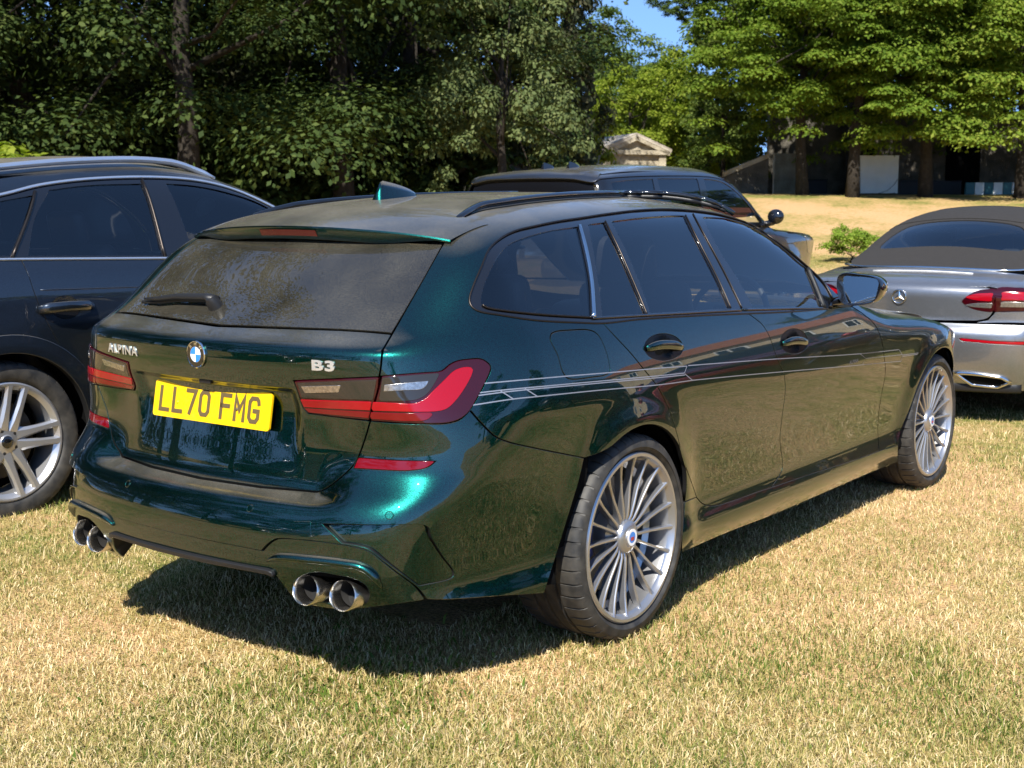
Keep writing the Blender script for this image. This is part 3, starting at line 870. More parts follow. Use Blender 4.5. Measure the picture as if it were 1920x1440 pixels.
lamp('tail_light', SIDE_L, [
    ('clear_lens', M_lens_clear, [(718, 709), 'c', (770, 704.5), (823, 700.5), 'c', (815, 716), (800, 738), (783, 748), (755, 751), (712, 750.5), 'c'], .0055),
    ('lamp_reflector', M_lens_chrome, [(722, 722), 'c', (762, 718.5), (802, 715), 'c', (797, 724), (790, 729), (760, 731), (721, 733), 'c'], .0068),
    ('red_light_bar', M_red_bar, [(701, 754), 'c', (740, 756), (778, 757), (795, 750), (810, 736), (833, 713.5), (850, 697), (862, 691.5), (874, 689.5), (884, 691.5), (883, 701), (866, 733), (848, 756), (836, 766), (823, 770), (790, 771.5), (740, 770), (698, 768.5), 'c'], .0062),
    ('lower_lens', M_red_dim, [(697.5, 773), 'c', (760, 775.5), (810, 776), (800, 786), (770, 788.5), (695, 784), 'c'], .0055)], 'cyl')
lamp('tail_light', [(710, 708), 'c', (630, 711.6), (553, 715), 'c', (558, 728), (564, 745), (571, 765), (578.5, 773.5), 'c', (633, 780.7), (693, 787), 'c', (697, 765), (704, 744), (709, 725), 'c'], [
    ('clear_lens', M_lens_clear, [(706, 712), 'c', (560, 718), 'c', (568, 744), 'c', (700, 749), 'c'], .0055),
    ('lamp_reflector', M_lens_chrome, [(567.5, 723.5), 'c', (640, 722), 'c', (637, 734), 'c', (574, 735), 'c'], .0068),
    ('red_light_bar', M_red_bar, [(566, 748.5), 'c', (630, 751), (697, 753.5), 'c', (695, 768), 'c', (630, 764.5), (572, 761), 'c'], .0062),
    ('lower_lens', M_red_dim, [(574, 765.5), 'c', (694, 772.5), 'c', (692, 782.5), 'c', (582, 772), 'c'], .0055)], 'rear')

# ---- rear bumper, diffuser, reflectors, sensors, exhausts
REFL = [(672, 859), 'c', (748, 864), (815, 865.3), 'c', (806, 873), (795, 878), (775, 881), (755, 882), (663.5, 877.5), 'c']
refl = B_.px(outline(REFL, 4))
DIFF_SEAM = [(800, 1124), 'c', (781, 1101.7), (750, 1078.75), (715, 1052), (700, 1040), (687, 1033), (667, 1027), (583, 1014), (530, 1010), (517, 1011), (505, 1018), (490, 1033)]
VENT = [(606, 983), 'c', (700, 985), (790, 985), (800, 988), (808, 1010), 'c', (830, 1045), (849, 1072), (848, 1081), (840, 1086), (787, 1097.5), 'c', (752, 1072), (718, 1047), (706, 1038), (692, 1029), (668, 1022), (641, 1018), 'c']
vent = B_.px(outline(VENT, 4))
bp_arch = PX([(1096, 858.75), (1087, 898), (1070, 955), (1048, 1027), (1021, 1113)])
bseam = PX(DIFF_SEAM); zc = bseam[-1][2]
bc0 = B_.surf(np.array([(0.0, zc+.002), (-.12, zc+.002)]), 'rear')
LIGHT_DN = [(881, 769), 'c', (862, 787), (838, 794), (790, 795), (740, 793), (694, 789), 'c']
bump = np.concatenate([bc0[:1], bc0[1:], bseam[::-1], PX([(800, 1124), (840, 1124.5), (944, 1117.5), (1021, 1113)])[1:], bp_arch[::-1][1:], PX(SEAM[::-1])[1:], PX(LIGHT_DN)[1:], PX(GATE_R)[1:], gate_bot_c+[0, -.25, .002], gate_bot_c])
bump[:, 1] = np.minimum(bump[:, 1], 0)
mirr = lambda P: P*[1, -1, 1]
bumper = panel(B_, 'rear_bumper', [half_to_full(bump), refl, mirr(refl), vent, mirr(vent)], 'cyl', M_green, E_car, h=.016, depth=.036, mirror=False)[0]
for o in panel(B_, 'rear_reflector', [refl], 'cyl', M_red_dim, bumper, h=.015, gap=.001, off=.001): pass
vz0, vz1 = vent[:, 2].min(), vent[:, 2].max()
vin = lambda P: .003+.017*np.clip((P[:, 2]-vz0)/(vz1-vz0), 0, 1)
for o in panel(B_, 'bumper_vent', [vent], 'cyl', M_green, bumper, h=.014, gap=.0, off_fn=lambda P: -vin(P), depth=.0): pass
strip_pts = [(498, 1052), (520, 1046), (580, 1050), (640, 1057), (676, 1064), (700, 1080), (716, 1104)]
# diffuser with an oval cut-out round each pair of tailpipes
CUT = [(546, 1108), (551, 1092), (568, 1080), (592, 1075), (630, 1081), (664, 1089), (685, 1103), (690, 1120), (684, 1135), (664, 1143), (636, 1141), (600, 1133), (565, 1128)]
cut = B_.px(outline(CUT, 3))
dbot = PX([(800, 1125), 'c', (745, 1135), (687, 1144), (635, 1147), (585, 1140), (553, 1132), 'c', (532, 1106), (515, 1083), 'c', (500, 1076)])
zb = dbot[-1][2]
dc = B_.surf(np.array([(-.12, zb-.001), (0.0, zb-.001)]), 'rear')
diff = np.concatenate([bc0[:1], bc0[1:], bseam[::-1], dbot[1:], dc])
diff[:, 1] = np.minimum(diff[:, 1], 0)
panel(B_, 'diffuser', [half_to_full(diff), cut, mirr(cut)], 'cyl', M_green, E_car, h=.014, depth=.05, off=-.007, mirror=False, bevel=.003)
for s_ in (1, -1):
    P = PX(strip_pts, 6); P = P-B_.grad(P)*.006; bm = bmesh.new(); bm_tube(bm, [Vector(p*[1, s_, 1]) for p in P], [(.017*min(1, .3+i/6, .3+(len(P)-1-i)/6), .012*min(1, .3+i/6, .3+(len(P)-1-i)/6)) for i in range(len(P))], 14); bm_obj('diffuser_rib', bm, M_green, E_car, smooth=True)
lip = np.concatenate([B_.surf(np.array([(0.0, zb+.014), (-.12, zb+.014)]), 'rear'), PX([(500, 1068), (511, 1072.5), 'c', (515, 1083), 'c', (500, 1076)])[0:], dc])
lip[:, 1] = np.minimum(lip[:, 1], 0)
panel(B_, 'diffuser_lip', [half_to_full(lip)], 'cyl', M_satin_black, E_car, h=.02, off=.006, depth=.03, bevel=.004, mirror=False)
tow = B_.px(outline([(549, 977.7), 'c', (583, 977.7), 'c', (583.5, 1012.5), 'c', (546, 1010), 'c'], 4))
panel(B_, 'tow_eye_cover', [tow], 'rear', M_green, bumper, h=.02, gap=.001, off=.0012, depth=.004, mirror=False)
for q in ((469, 953), (730, 966)):
    p = B_.px([q])[0]; n = B_.grad(p[None])[0]
    for s in (-1, 1):
        bm = bmesh.new(); bm_lathe(bm, [(0, .0012), (.0085, .0012), (.0092, .0002), (.0102, .0002), (.0112, .0014), (.0120, -.001)], 24, 'z')
        o = bm_obj('parking_sensor', bm, M_green, bumper, smooth=True, angle=30)
        o.location = p*[1, -s, 1]*[1, 1, 1] if s > 0 else p
        nn = Vector(n*[1, -1, 1]) if s > 0 else Vector(n)
        o.location = (p[0], -p[1] if s > 0 else p[1], p[2])
        o.rotation_euler = nn.to_track_quat('Z', 'Y').to_euler()
for (u, v, wpx, hpx) in ((574, 1105.8, 58.5, 53.5), (644, 1116.5, 70, 54.5)):
    p = B_.px([(u, v)])[0]; p = p + np.array([.002, 0, 0])
    dist = np.linalg.norm(p-CAM_P); rz = hpx/2*dist/CAM_F*1.06; ry = rz*1.20
    for s in (1, -1):
        bm = bmesh.new()
        prof = [(0.86, .20, 0), (.93, .08, 0), (1.0, .016, 0), (1.0, .004, 0), (.985, -.004, 0), (.95, -.007, 0), (.90, -.004, 0), (.865, .006, 0), (.85, .022, 0), (.845, .030, 0)]
        rings = []
        for f, h, _ in prof:
            rings.append([bm.verts.new((h+.010*(math.sin(t)), ry*f*math.cos(t), rz*f*math.sin(t))) for t in np.linspace(0, 2*math.pi, 49)[:-1]])
        for A, Bq in zip(rings[:-1], rings[1:]):
            for k in range(48): bm.faces.new((A[k], A[(k+1) % 48], Bq[(k+1) % 48], Bq[k]))
        o = bm_obj('exhaust_tip', bm, M_steel, E_car, smooth=True, angle=40)
        o.location = (p[0], p[1]*s, p[2]); o.rotation_euler = (0, R_(3), R_(-3*s))
        bm = bmesh.new(); rings = []
        for f, h in ((.845, .028), (.82, .09), (.78, .18), (0.001, .181)):
            rings.append([bm.verts.new((h, ry*f*math.cos(t), rz*f*math.sin(t))) for t in np.linspace(0, 2*math.pi, 33)[:-1]])
        for A, Bq in zip(rings[:-1], rings[1:]):
            for k in range(32): bm.faces.new((A[k], A[(k+1) % 32], Bq[(k+1) % 32], Bq[k]))
        bm_obj('pipe_bore', bm, M_soot, o, smooth=True)

# ---- windows and their frames
QG = [(912, 574.3), (904.5, 570), (903, 561), (908, 537), (922.5, 501.7), (941, 471), (956, 457), (974.6, 448), (1027, 432.5), (1085, 423.5), 'c', (1091, 450), (1097, 476), (1106.7, 527), (1110, 592.5), 'c', (1006, 586.5)]
FG = [(1104, 419.5), 'c', (1135, 415.5), 'c', (1160, 466), (1190, 536), (1212, 588), 'c', (1131, 592), 'c', (1128, 560), (1122, 522), (1114, 468)]
RG = [(1147, 414), 'c', (1202, 407), (1260, 403), (1284, 403), 'c', (1304, 443), (1346, 525), (1369, 577), 'c', (1221, 586), 'c', (1200, 528), (1170, 458)]
FW = [(1318, 405.8), 'c', (1345, 406.5), (1367, 409.5), (1408, 423), (1460, 456.5), (1502, 493.5), (1516, 504), 'c', (1527, 533), (1543.7, 575.4), 'c', (1413.5, 577), 'c', (1387.5, 527), (1350, 468)]
glasses = {}
for nm, lp, g in (('quarter_window', QG, G_privacy), ('rear_door_vent_window', FG, G_privacy), ('rear_door_window', RG, G_privacy), ('front_door_window', FW, G_front)):
    glasses[nm] = B_.px(outline(lp, 4))
    panel(B_, nm, [glasses[nm]], 'side', g, E_car, h=.03, gap=-.002, off=-.007, depth=0)
dlo = np.concatenate([PX(DLO_T), PX(BELT_R)[1:], PX(BELT_F[:-1])[1:]])
panel(B_, 'window_surround', [dlo]+list(glasses.values()), 'side', M_gloss_black, E_car, h=.02, gap=.001, off=-.003, depth=.012)
def strip(name, pts, r, mat, off=0.0, closed=False, mirror=True, parent=None, flat=1.0):
    P = PX(pts, 6) if not isinstance(pts, np.ndarray) else pts
    P = P + B_.grad(P)*off
    for s in ((1, -1) if mirror else (1,)):
        bm = bmesh.new(); bm_tube(bm, [Vector(p*[1, s, 1]) for p in P], r, 8, closed=closed)
        bm_obj(name, bm, mat, parent or E_car, smooth=True)
strip('window_moulding', DLO_T+BELT_R[1:]+BELT_F[1:3], .0032, M_trim, .0005)
strip('belt_moulding', [(1112, 596.5), (1180, 592.5), (1300, 586), (1392, 581)], .005, M_gloss_black, -.001)
strip('belt_moulding', [(1396, 580.5), (1480, 578.5), (1548, 577.5)], .005, M_gloss_black, -.001)
strip('quarter_moulding', [(904.5, 571), (912, 576), (1006, 588.5), (1110, 595)], .0035, M_trim, .0)
strip('pillar_moulding', [(1087, 423), (1100, 472), (1109.5, 527), (1114, 594)], .0075, M_chrome, -.001)
strip('pillar_moulding', [(1135.5, 414), (1163, 470), (1192, 536), (1214, 589)], .003, M_trim, -.001)
strip('pillar_moulding', [(1286, 403), (1306, 443), (1348, 525), (1371, 577)], .003, M_trim, -.001)
strip('pillar_moulding', [(1300, 400), (1316, 430), (1356, 504), (1392, 577)], .0025, M_trim, -.001)
strip('mirror_pillar', [(1516, 503), (1529, 533), (1546, 576)], .010, M_rubber_gap, -.002)
# roof rails
rp = PX([(864, 411), (902, 395), (950, 386.5), (1000, 379.5), (1068, 373), (1172, 368.5), (1260, 370), (1310, 377), (1346, 386), (1384, 398.5)], 8)
t = np.linspace(0, 1, len(rp)); lift = .021*np.minimum(1, np.minimum(t/.10, (1-t)/.10))**.6
for s in (1, -1):
    P = (rp+[0, .018, 0])*[1, s, 1]+np.stack([0*t, 0*t, lift-.006], 1)
    bm = bmesh.new(); bm_tube(bm, [Vector(p) for p in P], [(.0125, .0105)]*len(P), 10); bm_obj('roof_rail', bm, M_gloss_black, E_car, smooth=True)
    bm = bmesh.new(); Pb = P-np.stack([0*t, 0*t, lift*.75], 1); bm_tube(bm, [Vector(p) for p in Pb[2:-2]], [(.009, .010)]*(len(P)-4), 8); bm_obj('rail_base', bm, M_satin_black, E_car, smooth=True)
# shark-fin aerial
fin = [(-.215, .0, .030, .0), (-.20, .012, .030, 0), (-.17, .016, .0, 0)]
bm = bmesh.new(); rows = []
fb = at_plane([(703, 376), (781, 367)], 1, 0.0); x0, x1 = fb[0][0], fb[1][0]; zr = lambda x: B_.surf(np.array([(x, 0.0)]), 'top')[0][2]
for u in np.linspace(0, 1, 15):
    x = x0+.004+(x1-x0)*u; base = zr(x)-.002
    hgt = .068*(1-u)**.62*(1 if u > 0 else .9); wd = .027*math.sin(math.pi*min(1, .12+u*.88))**.5+.001
    sh = -.018*(u < .001)
    rows.append([bm.verts.new((x, -wd, base)), bm.verts.new((x+.012*(1-u), -wd*.45, base+hgt*.55)), bm.verts.new((x+.022*(1-u), 0, base+hgt)), bm.verts.new((x+.012*(1-u), wd*.45, base+hgt*.55)), bm.verts.new((x, wd, base))])
for a, b in zip(rows[:-1], rows[1:]):
    for k in range(4): bm.faces.new((a[k], b[k], b[k+1], a[k+1]))
bm.faces.new(rows[0])
bm_obj('roof_aerial', bm, M_green, E_car, smooth=True)

# ---- door handles and cups
def handle(door, cup, cx, cy, w):
    p = B_.px([(cx, cy)])[0]
    P = PX([(cx-w, cy+4), (cx-w*.4, cy-1), (cx+w*.3, cy-1.5), (cx+w, cy+2)], 4); n = B_.grad(P)
    u = np.linspace(-1, 1, len(P)); Q = P+n*(.014-.010*np.abs(u)**3)[:, None]
    for s, d in zip((1, -1), door):
        bm = bmesh.new()
        bm_tube(bm, [Vector(q*[1, s, 1]) for q in Q], [(.007*(1-.35*abs(x)**4), .0155*(1-.45*abs(x)**4)) for x in u], 12)
        bm_obj('door_handle', bm, M_green, d, smooth=True)
    o = panel(B_, 'handle_cup', [cup], 'side', M_cup, None, h=.008, gap=-.001, depth=0, off_fn=lambda X: -.002-.026*np.clip(1-(((X[:, 0]-p[0])/.058)**2+((X[:, 2]-p[2])/.042)**2), 0, 1)**.6)
    for q, d in zip(o, door): q.parent = d
handle(rdoor, cup_r, 1244.5, 650, 34); handle(fdoor, cup_f, 1489, 641, 23.5)

# ---- pinstripes: foil lines stuck on the panels
def stripe_mesh(lines, w=.0033, mirror=True):
    V, Fc = [], []
    for ln in lines:
        P = B_.px(outline(ln, 10, False)); n = B_.grad(P)
        tg = np.gradient(P, axis=0); tg /= np.linalg.norm(tg, axis=1)[:, None]
        b = np.cross(n, tg); P = P+n*.0006; k = len(V)
        for p, q in zip(P-b*w/2, P+b*w/2): V += [p, q]
        for i in range(len(P)-1): Fc.append((k+2*i, k+2*i+2, k+2*i+3, k+2*i+1))
    V = np.array(V)
    for s in (1, -1):
        link_mesh('pinstripe', mesh_np('pinstripe', V*[1, s, 1], Fc), M_stripe, E_car)
stripe_mesh([[(908, 718.8), (1058.75, 705.6), (1142, 698.75), (1240, 690), (1288, 686.5)], [(1288, 686.5), (1283, 699.5)],
             [(898, 736.5), (938, 731.9), (983.75, 727.5), (1110, 716), (1240, 704), (1283, 699.5)], [(897, 741.5), (938, 736), (983.75, 731), (1110, 719.5), (1240, 707.5), (1284, 703)],
             [(885, 759.8), (961, 748.3), (1007, 743.5), (1120, 732), (1240, 721), (1298, 713)], [(938, 732.7), (963, 748.5)], [(983.75, 728.5), (1007.7, 743.5)], [(1284, 701), (1298, 713)],
             [(1290, 685.5), (1441, 674), (1612.5, 663.3), (1685, 655.5)], [(1298, 713), (1400, 703), (1616.7, 684), (1689.6, 677)], [(1612.5, 663.3), (1622.9, 671.9), (1616.7, 684)],
             [(1623, 671.9), (1690.6, 665)], [(1686, 656), (1691.5, 665.3), (1689.6, 677)], [(1691, 665.5), (1722, 661.8)], [(1692, 668), (1720, 664.5)]])

# ---- door mirror
def door_mirror(s):
    g = at_plane([(1583, 519), (1600, 518.5), (1640, 522.5), (1647, 527), (1645, 545), (1639, 562), (1631, 566), (1600, 568.5), (1591, 567), (1585, 552)], 0, 1.66)
    o = at_plane([(1571, 521), (1581, 511.5), (1608, 513), (1640, 518.5), (1651, 527), (1654, 541), (1645, 562), (1637, 568), (1600, 573), (1580, 568.5), (1573, 557)], 0, 1.66)
    gl = outline([tuple(p[1:]) for p in g], .008); ol = outline([tuple(p[1:]) for p in o], .008)
    c = ol.mean(0)
    bm = bmesh.new()
    def ring(L, f, x, n=56):
        d = np.cumsum(np.r_[0, np.linalg.norm(np.diff(np.r_[L, L[:1]], axis=0), axis=1)]); tt = np.linspace(0, d[-1], n+1)[:-1]
        LL = np.r_[L, L[:1]]; P = np.stack([np.interp(tt, d, LL[:, 0]), np.interp(tt, d, LL[:, 1])], 1)
        P = c+(P-c)*f
        return [bm.verts.new((x, p[0]*s, p[1])) for p in P]
    rs = [ring(gl, 1.0, 1.660), ring(gl, 1.03, 1.652), ring(ol, .97, 1.648), ring(ol, 1.0, 1.655), ring(ol, 1.0, 1.69), ring(ol, .96, 1.73), ring(ol, .84, 1.77), ring(ol, .55, 1.795), ring(ol, .05, 1.80)]
    for a, b in zip(rs[:-1], rs[1:]):
        for k in range(56): bm.faces.new((a[k], a[(k+1) % 56], b[(k+1) % 56], b[k]))
    m = bm_obj('door_mirror', bm, M_gloss_black, E_car, smooth=True, angle=45)
    bm = bmesh.new(); v = [bm.verts.new((1.659, p[0]*s, p[1])) for p in gl]; bm.faces.new(v)
    bm_obj('mirror_glass', bm, M_mirror, m)
    a = at_plane([(1560, 568), (1585, 563)], 0, 1.68); b = B_.px([(1556, 573)])[0]
    bm = bmesh.new(); bm_tube(bm, [Vector(b*[1, s, 1])+Vector((.03, .02*s, -.005)), Vector((1.66, a[0][1]*s, a[0][2]-.002)), Vector((1.70, a[1][1]*s, a[1][2]))], [.020, .016, .018], 10)
    bm_obj('mirror_arm', bm, M_gloss_black, m, smooth=True)
for s in (1, -1): door_mirror(s)

# ---- rear wiper
wp = B_.px([(410, 571), (395, 568), (340, 566.5), (305, 570.5), (278, 570)]); wnrm = B_.grad(wp)
bm = bmesh.new(); bm_tube(bm, [Vector(p) for p in wp+wnrm*.022], [(.020, .012), (.019, .013), (.015, .011), (.012, .009), (.003, .003)], 10)
wiper = bm_obj('rear_wiper', bm, M_satin_black, E_car, smooth=True)
bm = bmesh.new(); bm_tube(bm, [Vector(p) for p in (wp+wnrm*.008)[1:]]+[Vector(wp[-1]+wnrm[-1]*.008)+Vector((0, .02, 0))], .006, 6)
bm_obj('wiper_blade', bm, M_rubber_gap, wiper, smooth=True)
pv = B_.px([(404, 574)])[0]; pn = B_.grad(pv[None])[0]
bm = bmesh.new(); bm_tube(bm, [Vector(pv-pn*.005), Vector(pv+pn*.02), Vector(pv+pn*.034)], [.024, .022, .015], 14)
bm_obj('wiper_pivot', bm, M_satin_black, wiper, smooth=True, angle=40)

# ---- number plate
ST = {'L': [[(0, 1), (0, 0), (1, 0)]], '7': [[(0, 1), (1, 1), (.42, 0)]], '0': [[(.22, 0), (.78, 0), (1, .16), (1, .84), (.78, 1), (.22, 1), (0, .84), (0, .16), (.22, 0)]],
      'F': [[(0, 0), (0, 1), (1, 1)], [(0, .53), (.86, .53)]], 'M': [[(0, 0), (0, 1), (.5, .42), (1, 1), (1, 0)]],
      'G': [[(1, .80), (.96, .9), (.78, 1), (.22, 1), (0, .84), (0, .16), (.22, 0), (.78, 0), (1, .16), (1, .46), (.55, .46)]]}
def number_plate():
    p0 = B_.surf(np.array([(0.0, .802)]), 'rear')[0]
    o = empty('number_plate', (p0[0]-.0105, 0, .802), parent=E_car); o.rotation_euler = (0, R_(10.5), 0)
    bm = bmesh.new()
    hw, hh, r = .260, .0555, .010; ring = []
    for cx, cy, a0 in ((hw-r, hh-r, 0), (-hw+r, hh-r, 90), (-hw+r, -hh+r, 180), (hw-r, -hh+r, 270)):
        for k in range(6): a = R_(a0+18*k); ring.append((cx+r*math.cos(a), cy+r*math.sin(a)))
    f = [bm.verts.new((-.004, -y, z)) for y, z in ring]; b = [bm.verts.new((.003, -y, z)) for y, z in ring]
    bm.faces.new(f); bm.faces.new(b[::-1])
    for k in range(len(f)): bm.faces.new((f[k], f[(k+1) % len(f)], b[(k+1) % len(f)], b[k]))
    bm_obj('plate_board', bm, M_plate, o)
    x = -.2335; W_, Hh_, T = .050-.0125, .079-.0125, .0125
    for ch in 'LL70 FMG':
        if ch == ' ': x += .033; continue
        bm = bmesh.new()
        for line in ST[ch]:
            pts = [Vector((x+T/2+u*W_, -Hh_/2+v*Hh_)) for u, v in line]
            closed = (pts[0]-pts[-1]).length < 1e-6
            if closed: pts = pts[:-1]
            n = len(pts); Lp, Rp = [], []
            for i in range(n):
                if closed or 0 < i < n-1:
                    d0 = (pts[i]-pts[i-1]).normalized(); d1 = (pts[(i+1) % n]-pts[i]).normalized()
                    m = Vector((-(d0.y+d1.y), d0.x+d1.x)); m.normalize(); k = T/2/max(.45, m.dot(Vector((-d1.y, d1.x)))); ext = Vector((0, 0))
                elif i == 0:
                    d = (pts[1]-pts[0]).normalized(); m = Vector((-d.y, d.x)); k = T/2; ext = -d*T/2
                else:
                    d = (pts[-1]-pts[-2]).normalized(); m = Vector((-d.y, d.x)); k = T/2; ext = d*T/2
                Lp.append(pts[i]+m*k+ext); Rp.append(pts[i]-m*k+ext)
            mk = lambda P, xx: bm.verts.new((xx, -P.x, P.y))
            LF = [mk(P, -.0056) for P in Lp]; RF = [mk(P, -.0056) for P in Rp]; LB = [mk(P, -.0038) for P in Lp]; RB = [mk(P, -.0038) for P in Rp]
            for i in range(n if closed else n-1):
                j = (i+1) % n
                bm.faces.new((LF[i], LF[j], RF[j], RF[i])); bm.faces.new((LF[i], LB[i], LB[j], LF[j])); bm.faces.new((RF[i], RF[j], RB[j], RB[i]))
        bm_obj('letter' if ch.isalpha() else 'digit', bm, M_ink, o)
        x += .061
    for yy, zz in ((-.118, -.004), (.118+.03, -.006)):
        bm = bmesh.new(); bm_lathe(bm, [(0, -.0075), (.004, -.007), (.0055, -.004)], 12, 'x'); s_ = bm_obj('plate_screw', bm, M_ink if yy < 0 else M_plate, o, smooth=True); s_.location = (0, yy, zz)
number_plate()
bm = bmesh.new(); pq = B_.surf(np.array([(0.0, .868)]), 'rear')[0]; bm_box(bm, (pq[0]-.006, 0.0, .874), (.022, .05, .014), bevel=.003); bm_obj('reversing_camera', bm, M_satin_black, tailgate)

# ---- badges
def text_mesh(txt, size, extrude, offset=0.0, spacing=1.0, sx=1.0, shear=0.0, bevel=0.0):
    cu = bpy.data.curves.new('lettering', 'FONT'); cu.body = txt; cu.size = size; cu.extrude = extrude; cu.offset = offset
    cu.space_character = spacing; cu.align_x = 'CENTER'; cu.align_y = 'CENTER'; cu.shear = shear; cu.bevel_depth = bevel; cu.resolution_u = 3
    ob = bpy.data.objects.new('lettering', cu); C.objects.link(ob)
    dg = bpy.context.evaluated_depsgraph_get(); me = bpy.data.meshes.new_from_object(ob.evaluated_get(dg))
    bpy.data.objects.remove(ob); bpy.data.curves.remove(cu)
    for v in me.vertices: v.co.x *= sx
    return me
def on_rear(me, y, z, lift):
    """lay lettering (x to the right, y up) on the tail, seen from behind"""
    n = len(me.vertices); co = np.zeros(n*3); me.vertices.foreach_get('co', co); co = co.reshape(-1, 3)
    q = np.stack([y-co[:, 0], z+co[:, 1]], 1); P = B_.surf(q, 'rear'); N = B_.grad(P)
    P = P+N*(co[:, 2:3]+lift); me.vertices.foreach_set('co', P.ravel()); me.update()
    return me
def yz(u, v): p = B_.px([(u, v)])[0]; return p[1], p[2]
y, z = yz(230, 656)
link_mesh('name_badge', on_rear(text_mesh('ALPINA', .040, .0015, .0005, 1.15, 1.2), y, z, .002), M_badge, tailgate)
y, z = yz(606.5, 686.5)
link_mesh('model_badge', on_rear(text_mesh('B3', .038, .002, .0014, 1.12, 1.85), y, z, .002), M_badge, tailgate)
def roundel():
    y, z = yz(368, 664)
    p = B_.surf(np.array([(0.0, z)]), 'rear')[0]; n = B_.grad(p[None])[0]
    o = empty('round_badge', tuple(p), parent=None); o.parent = E_car
    o.rotation_euler = Vector(n).to_track_quat('Z', 'Y').to_euler()
    bm = bmesh.new(); bm_lathe(bm, [(.0, .0), (.0405, .0), (.0408, .004), (.0390, .0065), (.0372, .0062), (.0368, .005)], 64, 'z'); bm_obj('chrome_ring', bm, M_chrome, o, smooth=True, angle=30)
    bm = bmesh.new(); bm_lathe(bm, [(.0232, .0052), (.0370, .0052)], 64, 'z'); bm_obj('black_ring', bm, M_gloss_black, o)
    bm = bmesh.new(); bm_lathe(bm, [(.0222, .0054), (.0228, .0062), (.0238, .0062), (.0240, .0052)], 64, 'z'); bm_obj('inner_ring', bm, M_chrome, o, smooth=True)
    for k in range(4):
        bm = bmesh.new(); c = bm.verts.new((0, 0, .0058)); r = [bm.verts.new((.0226*math.cos(a), .0226*math.sin(a), .0058)) for a in np.linspace(k*math.pi/2, (k+1)*math.pi/2, 13)]
        for a, b in zip(r[:-1], r[1:]): bm.faces.new((c, a, b))
        bm_obj('badge_quadrant', bm, M_white if k in (0, 2) else M_blue, o)
    for ch, a in (('B', 135), ('M', 90), ('W', 45)):
        me = text_mesh(ch, .0135, .0003, .0004, 1, 1.1); l = link_mesh('badge_letter', me, M_chrome, o)
        l.location = (.0303*math.cos(R_(a)), .0303*math.sin(R_(a)), .0056); l.rotation_euler = (0, 0, R_(a-90))
roundel()
# small script on the front door stripe
me = text_mesh('ALPINA', .022, .0002, .0006, 1.1, 1.25)
n = len(me.vertices); co = np.zeros(n*3); me.vertices.foreach_get('co', co); co = co.reshape(-1, 3)
pc = B_.px([(1601, 678)])[0]; P = B_.surf(np.stack([pc[0]+co[:, 0], pc[2]+co[:, 1]+co[:, 0]*.01], 1), 'side'); P += B_.grad(P)*.0008
me.vertices.foreach_set('co', P.ravel()); me.update(); link_mesh('door_script', me, M_stripe, fdoor[0])

# ---- black shell standing for the shade behind the shut lines, floor and wheel wells
sh = outline([(-.60, .99), 'c', (1.75, .96), (2.3, .90), (2.9, .80), (3.3, .68), 'c', (3.35, .30), 'c', (3.26, .24), 'c']+[(WB+.40*math.cos(a), .338+.40*math.sin(a)) for a in np.linspace(-.25, math.pi+.25, 18)]+['c', (2.40, .22), 'c', (.40, .22), 'c']+[(.40*math.cos(a), .338+.40*math.sin(a)) for a in np.linspace(-.2, math.pi+.2, 18)]+['c', (-.6, .30), 'c'], .04)
panel(B_, 'gap_shade_shell', [B_.surf(sh, 'side')], 'side', M_void, E_car, h=.06, off=-.022, depth=0)
th = np.linspace(math.pi+1.02, math.pi-1.02, 40)
rs = np.array([(a, .26) for a in th]+[(a, .99) for a in th[::-1]])
dd = np.stack([np.cos(rs[:, 0]), np.sin(rs[:, 0])], 1)
rs3 = np.stack([.3+dd[:, 0], dd[:, 1], rs[:, 1]], 1)
def rear_shell():
    V, Fc = [], []; zs = np.linspace(.37, 1.0, 20)
    for a in th:
        P = B_.surf(np.stack([np.full(20, a), zs], 1), 'cyl'); V.append(P-B_.grad(P)*.024)
    V = np.concatenate(V)
    for i in range(len(th)-1):
        for k in range(19): Fc.append((i*20+k, i*20+k+1, (i+1)*20+k+1, (i+1)*20+k))
    link_mesh('gap_shade_shell', mesh_np('gap_shade_shell', V, Fc), M_void, E_car)
rear_shell()
bm = bmesh.new(); bm_box(bm, (1.50, 0, .30), (3.5, 1.30, .10)); bm_box(bm, (-.78, 0, .40), (.36, 1.1, .06)); bm_box(bm, (1.42, 0, .25), (2.0, 1.60, .10))
bm_obj('underbody', bm, M_void, E_car)
for x in (0, WB):
    for s in (-1, 1): wheel_well(E_car, x, .338, .385, s*.862, s*.55)
multi_spoke_wheel(E_car, (0, -.897, .335), .334, .276, .265, -1, caliper=math.pi*.98, twist=.07)
multi_spoke_wheel(E_car, (WB, -.887, .335), .334, .276, .255, -1, caliper=math.pi*1.0, twist=.02)
multi_spoke_wheel(E_car, (0, .897, .335), .334, .276, .265, 1, caliper=0.1)
multi_spoke_wheel(E_car, (WB, .887, .335), .334, .276, .255, 1, caliper=0.1)

